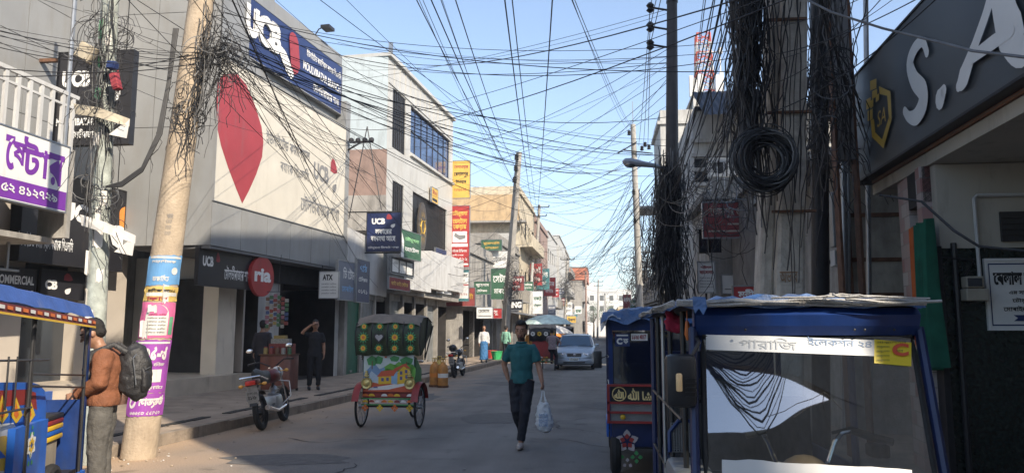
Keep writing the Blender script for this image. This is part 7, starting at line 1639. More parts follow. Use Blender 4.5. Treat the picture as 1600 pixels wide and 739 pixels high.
# ---------- cycle rickshaw, seen from behind (local: heading +y) ----------
def cycle_rickshaw(label, loc, rot, plain=False, hoodc=None, panel=None, group=None):
    t = thing('cycle_rickshaw', label, 'cycle rickshaw', (0, 0, 0), group)
    rim = chrome
    wheel(t, (-.5, 0, .35), .35, 'x', .022, 20, spoke_mat=steel); wheel(t, (.5, 0, .35), .35, 'x', .022, 20, spoke_mat=steel); wheel(t, (0, 1.55, .35), .35, 'x', .022, 20, spoke_mat=steel)
    m = MB(); m.tube([(-.52, 0, .35), (.52, 0, .35)], .02, 8); m.build('axle', dark_metal, t, smooth=True)
    m = MB(); m.tube([(-.28, -.1, .5), (-.28, .5, .5), (0, .9, .42), (0, 1.2, .75), (0, 1.4, .95)], .02, 6); m.tube([(.28, -.1, .5), (.28, .5, .5), (0, .9, .42)], .02, 6); m.tube([(0, 1.55, .35), (-.06, 1.5, .6), (0, 1.38, 1.0)], .014, 6); m.tube([(0, .9, .42), (0, .85, .85)], .018, 6)
    m.build('frame', red_paint, t, smooth=True)
    m = MB(); m.tube([(-.26, 1.2, 1.05), (-.2, 1.35, 1.06), (.2, 1.35, 1.06), (.26, 1.2, 1.05)], .013, 6); m.build('handlebar', chrome, t, smooth=True)
    m = MB(); m.rbx(-.1, .1, .75, 1.0, .86, .93, .03); m.build('saddle', seat_black, t, smooth=True)
    m = MB(); m.rbx(-.42, .42, -.12, .38, .56, .64, .02); m.build('footboard', blue_paint, t); m = MB(); m.rbx(-.42, .42, -.1, .3, .76, .88, .04); m.build('seat', red_paint, t, smooth=True)
    for s in (-1, 1):
        m = MB(); vs = []
        for i in range(11):
            a = math.radians(15 + 150 * i / 10)
            for dx in (-.06, 0, .06): vs.append((s * .5 + dx, .4 * math.cos(a), .35 + (.4 + (.02 if dx == 0 else 0)) * math.sin(a)))
        m.add(vs, [(i * 3 + j, i * 3 + 1 + j, i * 3 + 4 + j, i * 3 + 3 + j) for i in range(10) for j in range(2)]); m.build('mudguard', red_paint, t, smooth=True)
    m = MB(); m.bx(-.43, .43, -.16, -.12, .6, 1.22); bd = m.build('back_board', panel or pm('pale_painted_tin', (.5, .6, .6), .4, .1, 6), t)
    m = MB(); m.bx(-.45, .45, -.13, .35, .5, .6); m.build('body_box', red_paint, t)
    for s in (-1, 1): m = MB(); m.add([(s * .43, -.12, .6), (s * .43, .32, .6), (s * .43, .3, .95), (s * .43, -.12, 1.2)], [(0, 1, 2, 3)]); m.add([(s * .45, -.12, .6), (s * .45, .32, .6), (s * .45, .3, .95), (s * .45, -.12, 1.2)], [(0, 1, 2, 3)]); m.build('side_board', green_p, t)
    if not plain:
        y = -.163; m = MB()
        def pl(pts, mi, k): m.poly([(-.43 + .86 * u, y - .0012 * k, .6 + .62 * v) for u, v in pts], mi)
        pl([(0, .5), (.1, .62), (.2, .78), (.32, .6), (.42, .66), (.55, .5), (.6, .35), (0, .3)], 0, 1)          # hills
        pl([(.04, .35), (.16, .55), (.3, .4), (.34, .3), (.04, .28)], 1, 2)
        for (u, v, r1, r2) in [(.17, .82, .1, .12), (.3, .84, .08, .1), (.62, .88, .09, .07), (.86, .82, .12, .1), (.55, .62, .12, .12), (.72, .66, .1, .12), (.9, .62, .1, .14), (.48, .52, .08, .1), (.98, .5, .06, .2)]:
            pl([(u + r1 * math.cos(6.28 * i / 11) * (1 + .2 * (i % 2)), v + r2 * math.sin(6.28 * i / 11) * (1 + .2 * (i % 2))) for i in range(11)], 2 if v > .7 else 3, 2)
        pl([(.16, .82), (.18, .82), (.18, .6), (.16, .6)], 7, 3); pl([(.85, .8), (.87, .8), (.87, .5), (.85, .5)], 7, 3)
        pl([(0, 0), (1, 0), (1, .4), (.6, .3), (.3, .22), (0, .3)], 4, 3); pl([(.1, .1), (.5, .18), (.95, .3), (1, .22), (.5, .06), (.1, .04)], 5, 4)
        pl([(.3, .2), (.6, .22), (.6, .42), (.3, .4)], 6, 5); pl([(.27, .4), (.36, .55), (.58, .58), (.62, .42)], 4, 6); pl([(.56, .22), (.68, .2), (.68, .5), (.62, .6), (.56, .48)], 8, 6)
        pl([(.68, .2), (.94, .26), (.94, .56), (.8, .68), (.68, .5)], 6, 6); pl([(.5, .44), (.62, .62), (.84, .76), (.95, .6), (.8, .68), (.66, .54), (.6, .42)], 4, 7)
        for (u, v) in ((.36, .28), (.46, .29), (.73, .32), (.84, .36), (.73, .46), (.83, .5)): pl([(u, v), (u + .05, v), (u + .05, v + .09), (u, v + .09)], 9, 7)
        pl([(.2, .1), (.3, .1), (.28, .14), (.22, .14)], 9, 6); pl([(.42, .9), (.46, .9), (.46, .94), (.42, .94)], 4, 4)
        m.build('painted_landscape', [pm('hill_blue', (.16, .28, .45), .5, .1), pm('pale_hill', (.4, .5, .6), .5), green_p, pm('lime_green', (.14, .4, .06), .5, .15), pm('roof_red', (.55, .1, .04), .5, .1), white_p, yellow_p, pm('trunk_brown', (.15, .08, .04), .5), skyb_p, pm('window_blue', (.1, .1, .25), .5)], bd)
        for s in (-1, 1):
            m = MB(Matrix.Translation((s * .37, -.19, .74)) @ Matrix.Rotation(math.pi / 2, 4, 'X')); m.lathe([(.0, .02), (.035, .02), (.06, 0), (.09, .01), (.1, -.02)], 12)
            for k in range(3): m.ball((0, .12 + .035 * k, 0), (.05 - .012 * k, .02, .02), seg=8, rings=4)
            m.build('metal_rosette', pm('gilt_tin', (.6, .5, .2), .3, .2, 8, metal=.5), t, smooth=True)
    rows_ = [(.56, .055, 8), (.46, .05, 8), (.36, .05, 4)]
    cols = [orange_p, yellow_p, red_paint, white_p]
    m = MB(); m.bx(-.45, .45, -.19, -.165, .48, .5); m.bx(-.45, .45, -.19, -.165, .38, .4); m.build('lower_rail', green_p, t)
    for j, (z, r, n) in enumerate(rows_):
        m = MB()
        for k in range(n):
            x = -.38 + .76 * k / (n - 1)
            if j < 2: m.add([(x + r * math.cos(math.pi * i / 6), -.2, z - .03 + r * math.sin(math.pi * i / 6) * .8) for i in range(7)], [tuple(range(7))], (k + j) % 4)
            else: flower(m, (x, z - .02), r * 1.2, 4, -.2, mi=k % 2, inner=.05, sq=.45)
        m.build('painted_ornament', cols, t)
    hc = hoodc or pm('dark_green_rexine', (.03, .05, .025), .5, .25, 8, .1)
    m = MB(); H = []
    prof = [(-.2, 1.2), (-.27, 1.38), (-.27, 1.6), (-.2, 1.76), (.0, 1.86), (.3, 1.86), (.62, 1.8), (.72, 1.7)]
    xs = [-.54 + 1.08 * i / 16 for i in range(17)]
    vs = []
    for (y_, z_) in prof:
        for x in xs: e_ = abs(x) / .54; vs.append((x, y_ - .02 * math.cos(x * 11.6 * 2), z_ - (.06 * e_ ** 4 if z_ > 1.5 else 0) + .012 * math.sin(x * 20)))
    n = 17; m.add(vs, [(j * n + i, j * n + i + 1, (j + 1) * n + i + 1, (j + 1) * n + i) for j in range(7) for i in range(16)])
    for s in (-1, 1): m.add([(s * .54, y_, z_ - .05 * (z_ > 1.5)) for y_, z_ in prof] + [(s * .5, .1, 1.2)], [tuple(range(9))])
    hd = m.build('hood', hc, t, smooth=True)
    m = MB();
    vs = []
    for (y_, z_) in [(-.25, 1.74), (-.05, 1.885), (.3, 1.895), (.68, 1.8)]:
        for x in xs: e_ = abs(x) / .54; vs.append((x * 1.03, y_, z_ - .06 * e_ ** 4 + .01 * math.sin(x * 17)))
    m.add(vs, [(j * n + i, j * n + i + 1, (j + 1) * n + i + 1, (j + 1) * n + i) for j in range(3) for i in range(16)]); m.build('hood_cover', pm('dusty_brown_cover', (.22, .185, .15), .8, .2, 6, .4), hd, smooth=True)
    m = MB()
    for k in range(3): x = -.27 + .27 * k; m.tube([(x, -.2, 1.21), (x, -.295, 1.4), (x, -.295, 1.6), (x, -.22, 1.75)], .012, 5)
    for s in (-1, 1): m.tube([(s * .55, -.2, 1.2), (s * .55, -.28, 1.4), (s * .55, -.28, 1.6), (s * .55, -.2, 1.74)], .012, 5); m.tube([(s * .55, .1, 1.15), (s * .55, .3, 1.84)], .012, 5); m.tube([(s * .55, .12, 1.12), (s * .55, .7, 1.7)], .012, 5)
    m.build('hood_rib', seat_black, hd)
    if not plain:
        m = MB()
        for k in range(4):
            x = -.405 + .27 * k
            for j, (z, r) in enumerate(((1.68, .05), (1.5, .07), (1.32, .055))):
                if j == 1 and k in (1, 2):
                    if k == 1: continue
                yy = -.302 - (.0 if j else -.03)
                flower(m, (x, z), r * 1.5, 12, yy, inner=.5, mi=2, sq=.12); m.poly([(x + r * .75 * math.cos(6.28 * i / 12), yy - .003, z + r * .75 * math.sin(6.28 * i / 12)) for i in range(12)], 0)
                m.poly([(x + r * .4 * math.cos(6.28 * i / 8), yy - .005, z + r * .4 * math.sin(6.28 * i / 8)) for i in range(8)], 1)
        hx, hz = -.135, 1.5; m.poly([(hx + .006 * 16 * math.sin(a) ** 3, -.305, hz + .006 * (13 * math.cos(a) - 5 * math.cos(2 * a) - 2 * math.cos(3 * a) - math.cos(4 * a))) for a in [6.28 * i / 20 for i in range(20)]], 3)
        m.poly([(hx + .004 * 16 * math.sin(a) ** 3, -.308, hz + .004 * (13 * math.cos(a) - 5 * math.cos(2 * a) - 2 * math.cos(3 * a) - math.cos(4 * a))) for a in [6.28 * i / 20 for i in range(20)]], 4)
        m.build('painted_blossom', [yellow_p, orange_p, pm('leaf_paint', (.05, .3, .12), .5), sign_black, pm('dull_silver_paint', (.35, .35, .36), .4)], hd)
    else:
        m = MB()
        for k in range(4): x = -.405 + .27 * k; flower(m, (x, 1.5), .1, 8, -.3, mi=k % 2)
        m.build('painted_blossom', [white_p, yellow_p], hd)
    t.location = loc; t.rotation_euler = (0, 0, rot); return t
cycle_rickshaw('cycle rickshaw with green flowered hood and a painted village scene on its back', (-3.46, 12.9, 0), R(-1))
fr2_ = cycle_rickshaw('dark hooded cycle rickshaw waiting behind the walking man', (-2.2, 32, 0), R(4), plain=True, hoodc=sign_black, panel=red_paint)
c = copy_tree(fr2_); c.location = (-1.9, 46, 0); c.rotation_euler = (0, 0, R(175)); c['label'] = 'distant cycle rickshaw coming up the street left of the silver car'

# ---------- motorbikes (local: heading +y) ----------
def motorbike(label, loc, rot, tilt, tank=red_paint, rear_box=False):
    t = thing('motorcycle', label, 'motorcycle', (0, 0, 0))
    for y_ in (-.62, .66): wheel(t, (0, y_, .3), .3, 'x', .05, 6, spoke_mat=dark_metal, hub=.06)
    m = MB(); m.tube([(0, .66, .3), (0, .5, .72), (0, .42, .98)], .0, 4) if False else None
    for s in (-1, 1): m = MB(); m.tube([(s * .09, .66, .3), (s * .09, .52, .66), (s * .08, .4, .98)], .022, 8); m.build('fork', chrome, t, smooth=True)
    m = MB(); m.tube([(0, .42, .9), (0, .1, .55), (0, -.05, .4)], .025, 6); m.tube([(0, .42, .85), (0, -.1, .78), (0, -.75, .82)], .025, 6); m.tube([(.1, -.62, .3), (.08, 0, .38)], .022, 6); m.tube([(-.1, -.62, .3), (-.08, 0, .38)], .022, 6); m.build('frame', black_plastic, t, smooth=True)
    m = MB(); m.rbx(-.14, .14, -.12, .26, .22, .52, .05); m.tube([(0, .05, .5), (0, .25, .62)], .07, 10);
    for k in range(5): m.bx(-.1, .1, .1, .24, .5 + k * .025, .508 + k * .025)
    m.build('engine', steel, t, smooth=True)
    m = MB(); m.ball((0, .2, .84), (.14, .26, .13), seg=14, rings=9); m.build('fuel_tank', tank, t, smooth=True)
    m = MB(); m.ball((0, .3, .86), (.145, .1, .08), seg=12, rings=6); m.build('tank_stripe', steel, t, smooth=True)
    m = MB(); m.tube([(0, -.02, .84), (0, -.3, .83), (0, -.62, .88), (0, -.78, .9)], [(.06, .11), (.06, .13), (.06, .13), (.03, .08)], 12, flat=((0, 0, 1),)); m.build('seat', seat_black, t, smooth=True)
    m = MB(); m.rbx(-.1, .1, -.95, -.72, .74, .84, .03); tl = m.build('tail', tank, t, smooth=True)
    m = MB(); m.rbx(-.08, .08, -.975, -.94, .75, .82, .01); m.build('tail_light', pm('tail_red', (.6, .03, .02), .25), tl, smooth=True)
    for s in (-1, 1):
        m = MB(); m.ball((s * .19, -.85, .75), (.045, .035, .03), seg=8, rings=5); m.tube([(s * .05, -.82, .75), (s * .19, -.85, .75)], .008, 5); m.build('indicator', amber, t, smooth=True)
        m = MB(); m.ball((s * .19, .5, .9), (.04, .035, .03), seg=8, rings=5); m.tube([(s * .05, .45, .9), (s * .19, .5, .9)], .008, 5); m.build('indicator', amber, t, smooth=True)
        m = MB(); m.tube([(s * .05, .38, 1.0), (s * .22, .34, 1.1), (s * .4, .24, 1.08)], .013, 6); m.tube([(s * .27, .31, 1.1), (s * .4, .24, 1.08)], .02, 8); o = m.build('handlebar', black_plastic, t, smooth=True)
        m = MB(); m.tube([(s * .28, .3, 1.1), (s * .33, .28, 1.28)], .006, 5); m.ball((s * .35, .27, 1.32), (.07, .015, .045), seg=12, rings=7); o2 = m.build('mirror', black_plastic, t, smooth=True)
        m = MB(); m.ball((s * .35, .257, 1.32), (.06, .006, .038), seg=12, rings=6); m.build('mirror_glass', chrome, o2, smooth=True)
    m = MB(); m.bx(-.1, .1, -.93, -.92, .5, .66); m.bx(-.08, .08, -.915, -.9, .45, .76); o = m.build('number_plate', pm('dirty_plate', (.3, .29, .27), .6, .2, 20), t)
    m = MB(); put_text(m, 'ঢাকা-৩৪', -.08, .08, .6, .64, -.935); put_text(m, '৪১২৮', -.07, .07, .52, .58, -.935, bold=.03); m.build('print', ink_black, o)
    m = MB(); vs = []
    for (y0_, r0, a0, a1) in ((-.62, .34, 40, 150), (.66, .34, 20, 130)):
        for i in range(9):
            a = math.radians(a0 + (a1 - a0) * i / 8 + (0 if y0_ > 0 else 10))
            for dx in (-.06, .06): vs.append((dx, y0_ + r0 * math.cos(a), .3 + r0 * math.sin(a)))
    m.add(vs, [(18 * q + 2 * i, 18 * q + 2 * i + 1, 18 * q + 2 * i + 3, 18 * q + 2 * i + 2) for q in (0, 1) for i in range(8)]); m.build('mudguard', black_plastic, t, smooth=True)
    m = MB(); m.tube([(.16, .3, .3), (.16, -.2, .26), (.18, -.8, .36)], [.025, .03, .045], 10); m.build('exhaust', chrome, t, smooth=True)
    m = MB(); m.torus((0, .18, .55), .0, .0) if False else None
    for s in (-1, 1): m = MB(); m.tube([(s * .06, .3, .75), (s * .26, .34, .7), (s * .27, .3, .45), (s * .1, .2, .3)], .012, 6); m.build('crash_guard', steel, t, smooth=True)
    m = MB(); m.tube([(-.16, -.55, .8), (-.16, -.95, .88), (.16, -.95, .88), (.16, -.55, .8)], .012, 6); m.build('grab_rail', chrome, t, smooth=True)
    m = MB(); m.ball((0, .56, .88), (.11, .09, .11), seg=14, rings=8); m.build('headlight', clear_lens, t, smooth=True)
    m = MB(); m.tube([(-.1, .05, .3), (-.3, -.02, .03)], .012, 6); m.build('side_stand', dark_metal, t)
    if rear_box: m = MB(); m.ball((0, -.55, 1.02), (.14, .17, .13), seg=14, rings=9); m.build('helmet', black_plastic, t, smooth=True)
    t.location = loc; t.rotation_euler = (0, R(tilt), rot); return t
mg = (G(405, 678) + G(440, 655)) / 2
motorbike('red and black motorcycle leaning on its stand by the kerb, with a round raised mirror', (mg.x + .0, mg.y + .1, 0), R(7), -9, tank=pm('dark_maroon_paint', (.14, .02, .02), .35, .1))
mg = G(712, 590)
motorbike('dark motorcycle with a helmet on its seat, parked by the gas cylinders', (mg.x, mg.y + .6, 0), R(-3), -5, tank=black_plastic, rear_box=True)

# ---------- gas cylinders ----------
def cyl(label, loc, mt, band):
    t = thing('gas_cylinder', label, 'gas cylinder', (0, 0, 0), 'gas cylinders on the roadside'); m = MB(); m.lathe([(.1, 0), (.14, .03), (.15, .1), (.15, .5), (.13, .62), (.06, .68), (.05, .72)], 16); m.build('tank', mt, t, smooth=True)
    m = MB(); m.lathe([(.152, .28), (.153, .4)], 16); m.build('band', band, t); m = MB(); m.lathe([(.16, -.0), (.17, .06)], 16); m.build('foot_ring', rusty, t)
    m = MB(); m.torus((0, 0, .82), .07, .012, 'z', 14, 5); m.tube([(0, 0, .7), (0, 0, .82)], .02, 6); m.bx(-.07, -.055, -.01, .01, .68, .82); m.bx(.055, .07, -.01, .01, .68, .82); m.build('valve', brass_, t)
    t.location = loc; return t
brass_ = pm('brass', (.5, .35, .1), .35, .1, metal=.7); ocyl = pm('worn_orange_enamel', (.5, .22, .05), .55, .25, 8, dirt=.4)
p = G(679, 604); cyl('worn orange gas cylinder with a rusty foot, furthest from the motorcycle', p, ocyl, sign_orange)
p = G(692, 605); cyl('orange gas cylinder with a white and blue label band', p, ocyl, white_p)
p = G(686, 598); cyl('yellow gas cylinder standing behind the two orange ones', p, pm('worn_yellow_enamel', (.5, .35, .08), .55, .25, 8, dirt=.3), sign_yellow)

# ---------- silver car ----------
def car(label, loc, rot, paint):
    t = thing('car', label, 'car', (0, 0, 0)); W_ = .84
    st = [(-2.1, .55, .6, .32, .58), (-2.02, .72, .74, .24, .72), (-1.7, .8, .8, .2, .82), (-1.2, .84, .83, .2, .9), (-.75, .85, .84, .2, .96), (0, .85, .84, .2, .98), (1.2, .85, .84, .2, 1.0), (1.9, .82, .8, .24, 1.0), (2.2, .74, .72, .34, .92)]
    m = MB(); vs = []
    for (y, a, b, z0, z1) in st:
        zm = (z0 + z1) / 2; vs += [(-a * .9, y, z0), (-a, y, z0 + .08), (-a * 1.01, y, zm), (-b, y, z1 - .05), (-b * .85, y, z1), (0, y, z1 + .03), (b * .85, y, z1), (b, y, z1 - .05), (a * 1.01, y, zm), (a, y, z0 + .08), (a * .9, y, z0), (0, y, z0)]
    n = 12; m.add(vs, [(j * n + i, j * n + (i + 1) % n, (j + 1) * n + (i + 1) % n, (j + 1) * n + i) for j in range(len(st) - 1) for i in range(n)] + [tuple(range(n - 1, -1, -1)), tuple((len(st) - 1) * n + i for i in range(n))]); m.build('body', paint, t, smooth=True)
    gh = [(-.85, .72, .97), (-.15, .6, 1.42), (.9, .6, 1.47), (1.75, .58, 1.4), (2.12, .68, .98)]
    m = MB(); vs = []
    for (y, hw, z) in gh[1:4]: vs += [(-hw, y, z - .03), (-hw * .85, y, z), (0, y, z + .02), (hw * .85, y, z), (hw, y, z - .03), (hw, y, z - .06), (-hw, y, z - .06)]
    m.add(vs, [(j * 7 + i, j * 7 + (i + 1) % 7, (j + 1) * 7 + (i + 1) % 7, (j + 1) * 7 + i) for j in range(2) for i in range(7)] + [tuple(range(6, -1, -1)), tuple(14 + i for i in range(7))])
    m.build('roof', paint, t, smooth=True)
    m = MB()
    for s in (-1, 1):
        m.tube([(s * .73, -.88, .96), (s * .61, -.17, 1.4)], .03, 6); m.tube([(s * .76, .3, .98), (s * .62, .35, 1.43)], .03, 6); m.tube([(s * .7, 2.1, .97), (s * .6, 1.75, 1.38)], .05, 6); m.tube([(s * .76, 1.2, .98), (s * .62, 1.15, 1.43)], .03, 6)
    m.build('window_pillar', paint, t, smooth=True)
    m = MB(); m.add([(-.71, -.86, .965), (.71, -.86, .965), (.59, -.17, 1.395), (-.59, -.17, 1.395)], [(0, 1, 2, 3)]); m.build('windscreen', pm('car_glass', (.03, .07, .12), .08, .2, 2, spec=1.0), t)
    m = MB()
    for s in (-1, 1): m.add([(s * .75, -.8, .97), (s * .76, 2.0, 1.0), (s * .61, 1.7, 1.38), (s * .61, -.15, 1.39)], [(0, 1, 2, 3)])
    m.add([(-.68, 2.12, 1.0), (.68, 2.12, 1.0), (.57, 1.78, 1.38), (-.57, 1.78, 1.38)], [(0, 3, 2, 1)]); m.build('window_glass', MATS['car_glass'], t)
    m = MB(); m.rbx(-.3, .3, -2.125, -2.05, .55, .68, .01); gr = m.build('grille', black_plastic, t)
    m = MB();
    for k in range(4): m.bx(-.29, .29, -2.135, -2.126, .565 + k * .03, .573 + k * .03)
    m.bx(-.32, .32, -2.13, -2.06, .682, .7); m.ball((0, -2.13, .63), (.06, .015, .04), seg=10, rings=6); m.build('grille_bar', chrome, gr)
    for s in (-1, 1):
        m = MB(); m.add([(s * .36, -2.1, .58), (s * .68, -2.02, .57), (s * .74, -1.88, .62), (s * .72, -1.86, .76), (s * .36, -2.06, .71)], [(0, 1, 2, 3, 4)]); vs2 = None; o = m.build('headlight', clear_lens, t)
        m = MB(); m.ball((s * .5, -2.06, .64), (.07, .04, .06), seg=10, rings=6); m.build('reflector', chrome, o, smooth=True)
        m = MB(); m.ball((s * .7, -1.94, .66), (.045, .05, .05), seg=8, rings=5); m.build('indicator', amber, o, smooth=True)
        m = MB(); m.ball((s * .62, -2.08, .38), (.06, .03, .04), seg=10, rings=6); m.build('fog_light', clear_lens, t, smooth=True)
        m = MB(); m.rbx(s * .93 - .09, s * .93 + .09, -.68, -.6, .95, 1.07, .03); m.tube([(s * .8, -.62, .98), (s * .9, -.64, 1.0)], .02, 6); m.build('wing_mirror', paint, t, smooth=True)
        for y in (-1.35, 1.35):
            m = MB(); m.torus((s * .76, y, .31), .23, .085, 'x', 22, 8); o = m.build('wheel', black_rubber, t, smooth=True)
            m = MB(Matrix.Translation((s * .8, y, .31)) @ Matrix.Rotation(math.pi / 2, 4, 'Y')); m.lathe([(.0, .03 * s), (.1, .03 * s), (.18, .0), (.18, -.05)], 16); m.build('rim', steel, o, smooth=True)
    m = MB(); m.rbx(-.78, .78, -2.2, -2.05, .25, .46, .05); m.build('bumper', paint, t, smooth=True)
    m = MB(); m.bx(-.45, .45, -2.205, -2.19, .29, .35); m.build('intake', black_plastic, t)
    m = MB(); m.bx(-.2, .2, -2.225, -2.21, .4, .51); o = m.build('number_plate', white_p, t); m = MB(); put_text(m, 'িসেলট-গ', -.15, .15, .46, .5, -2.23); put_text(m, '১১-২৪৩৫', -.15, .15, .41, .45, -2.23); m.build('print', ink_black, o)
    m = MB();
    for s in (-1, 1): m.tube([(s * .5, .1, 1.47), (s * .5, .15, 1.51), (s * .5, 1.5, 1.5), (s * .5, 1.6, 1.45)], .014, 5)
    m.build('roof_rail', black_plastic, t, smooth=True)
    m = MB(); m.tube([(-.5, -.86, .97), (-.1, -.75, 1.03)], .008, 4); m.tube([(.1, -.87, .97), (.5, -.76, 1.03)], .008, 4); m.build('wiper', black_plastic, t)
    t.location = loc; t.rotation_euler = (0, 0, rot); return t
p = G(898, 578); silver = pm('silver_blue_paint', (.33, .38, .44), .3, .05, 3, metal=.55, dirt=.1)
car('silver blue estate car driving towards the viewer down the street', (p.x + .02, p.y + 2.1, 0), R(-1), silver)
def umbrella(label, c, r, mt, Y):
    p = PY(c[0], c[1], Y); t = thing('parasol', label, 'parasol', (p.x, Y, 0)); m = MB(Matrix.Translation((p.x, Y, p.z))); m.lathe([(r, -.35 * r), (r * .75, -.17 * r), (r * .4, -.04 * r), (.02, .02)], 12)
    m.build('canopy', mt, t); m = MB(); m.tube([(p.x, Y, 0), (p.x, Y, p.z)], .02, 6); m.build('pole', steel, t)
umbrella('pale green and white striped parasol over a roadside stall', (855, 492), 1.5, pm('mint_cloth', (.5, .62, .58), .8, .3, 2), 44)
umbrella('plain white parasol just below the pale green one', (857, 507), 1.3, white_paint, 40)
umbrella('orange parasol among the far rickshaws', (868, 518), .8, sign_orange, 42)

# ---------- tea counter and hanging snacks ----------
p = G(455, 612, .15); tc_ = thing('shop_counter', 'rusty red box counter with snack jars on top at the bank shop door', 'counter', (-7.75, 18.4, .15))
cx_, cy_ = -7.75, 18.4
m = MB(); m.rbx(cx_ - .38, cx_ + .38, cy_ - .28, cy_ + .28, .2, 1.02, .02); m.build('cabinet', pm('worn_red_tin', (.17, .055, .035), .5, .25, 5, dirt=.35, dirtcol=(.15, .12, .12)), tc_, smooth=True)
m = MB(); m.bx(cx_ - .4, cx_ + .4, cy_ - .3, cy_ + .3, 1.022, 1.05); m.build('counter_top', rusty, tc_)
m = MB();
for (dx, dy) in ((-.36, -.26), (.36, -.26), (-.36, .26), (.36, .26)): m.cb((cx_ + dx, cy_ + dy, .18), (.05, .05, .06))
m.build('foot', dark_metal, tc_)
GS = random.Random(8)
jars = []
for k in range(5):
    x = cx_ - .3 + .15 * k; r_ = .055; t_ = thing('snack_jar', ['jar of yellow sweets on the red counter, beside the cabinet edge', 'jar of red candies second along the red counter', 'jar of brown biscuits in the middle of the red counter', 'jar of white sweets fourth along the red counter', 'jar of green packets nearest the black clothed man'][k], 'jar', (x, cy_ - .15, 1.05), 'snack jars on the red counter')
    m = MB(Matrix.Translation((x, cy_ - .15, 1.051))); m.lathe([(r_, 0), (r_, .13), (r_ * .8, .15)], 10); m.build('jar_body', GOODS[[1, 0, 5, 2, 4][k]], t_, smooth=True); m = MB(Matrix.Translation((x, cy_ - .15, 1.201))); m.lathe([(r_ * .85, 0), (r_ * .85, .03)], 10); m.build('lid', GOODS[[0, 3, 0, 0, 1][k]], t_)
m = MB(); m.bx(cx_ - .3, cx_ + .3, cy_ + .02, cy_ + .24, 1.052, 1.3, 0); m.bx(cx_ - .26, cx_ + .2, cy_ + .04, cy_ + .22, 1.301, 1.42, 1); m.bx(cx_ - .2, cx_ + .1, cy_ + .06, cy_ + .2, 1.421, 1.5, 2); tag(m.build('carton_stack', [GOODS[0], GOODS[2], GOODS[1]]), 'small stack of coloured cartons at the back of the red counter', 'cartons')
a = PY(420, 478, 18.8); rnd = random.Random(12)
t_ = thing('snack_garland', 'hanging strips of snack packets above the red counter', 'snack packets', (PY(435, 480, 18.8).x, 18.8, 2.0));
for k in range(6):
    x = PY(418 + 6 * k, 480, 18.8).x; m = MB(); z = 2.55 - .04 * abs(k - 2)
    while z > 1.75: m.rbx(x - .045, x + .045, 18.78 + rnd.uniform(-.02, .02), 18.82, z - .1, z - .01, .01, rnd.randrange(7)); z -= .115
    m.build('packet_strip', GOODS, t_)
m = MB(); m.tube([(PY(416, 480, 18.8).x, 18.8, 2.6), (PY(452, 480, 18.8).x, 18.8, 2.6)], .01, 5); m.tube([(PY(434, 480, 18.8).x, 18.8, 2.6), (PY(434, 480, 18.8).x, 18.9, 3.55)], .006, 4); m.build('rod', dark_metal, t_)
a = PY(422, 560, 13.6); b = PY(447, 582, 13.6)
for i, (px_, mt, lb) in enumerate([(776, pm('green_plastic', (.04, .35, .12), .5), 'bright green plastic basket near the white shirted man'), (768, pm('red_plastic', (.4, .05, .04), .5), 'red plastic basket beside the bright green one')]):
    p = G(px_, 566 - i * 2); t_ = thing('basket', lb, 'basket', (p.x, p.y, .15)); m = MB(Matrix.Translation((p.x, p.y, .15))); m.lathe([(.22, 0), (.3, .4), (.28, .4), (.2, .03)], 12); m.build('bowl', mt, t_); m = MB(); m.torus((p.x, p.y, .56), .3, .02, 'z', 14, 5); m.build('rim', mt, t_)
# ================================================================== PEOPLE
skin = pm('brown_skin', (.33, .175, .11), .5, .08, 12, .05); skin_l = pm('warm_brown_skin', (.3, .16, .1), .5, .08, 12, .05)
hair_m = pm('black_hair', (.012, .01, .009), .6, .3, 40, .4); eye_w = pm('eye_white', (.5, .48, .45), .3, .02); eye_d = pm('dark_iris', (.01, .008, .006), .2, .02); lip = pm('lip', (.16, .05, .04), .45, .05)
def TW(m, pts, radii, seg=14): m.tube(pts, radii, seg)
def fingers(m, wrist, hand_dir, palm_n, side, curl=.5, s=1.0):
    """a palm, four fingers of different lengths bent at the knuckles and a thumb leaving the side of the palm"""
    d = Vector(hand_dir).normalized(); n = Vector(palm_n).normalized(); n = (n - d * n.dot(d)).normalized(); w_ = d.cross(n).normalized() * side
    wrist = Vector(wrist); m.tube([wrist - d * .02, wrist + d * .015, wrist + d * .05 * s, wrist + d * .085 * s], [(.019, .026), (.016, .03), (.015, .04), (.012, .038)], 12, flat=(tuple(w_),))
    for k, (o, L_) in enumerate(((.03, .07), (.01, .08), (-.01, .075), (-.03, .058))):
        p = wrist + d * .08 * s + w_ * o; c = curl * (1 + .1 * k); a1 = .35 * c * 1.6; pts = [p - d * .02, p]; ang = 0; q = p
        for seg_, f in enumerate((.42, .32, .26)):
            ang += a1 * (1 + seg_ * .4); q = q + (d * math.cos(ang) + n * math.sin(ang)) * L_ * f * s; pts.append(q)
        m.tube(pts, [.0095, .0095, .009, .008, .0065], 8)
    p = wrist + d * .03 * s + w_ * .034; m.tube([p - w_ * .015, p + w_ * .018 + d * .02, p + w_ * .028 + d * .045 + n * .012, p + w_ * .024 + d * .065 + n * .028], [.014, .012, .0105, .008], 8)
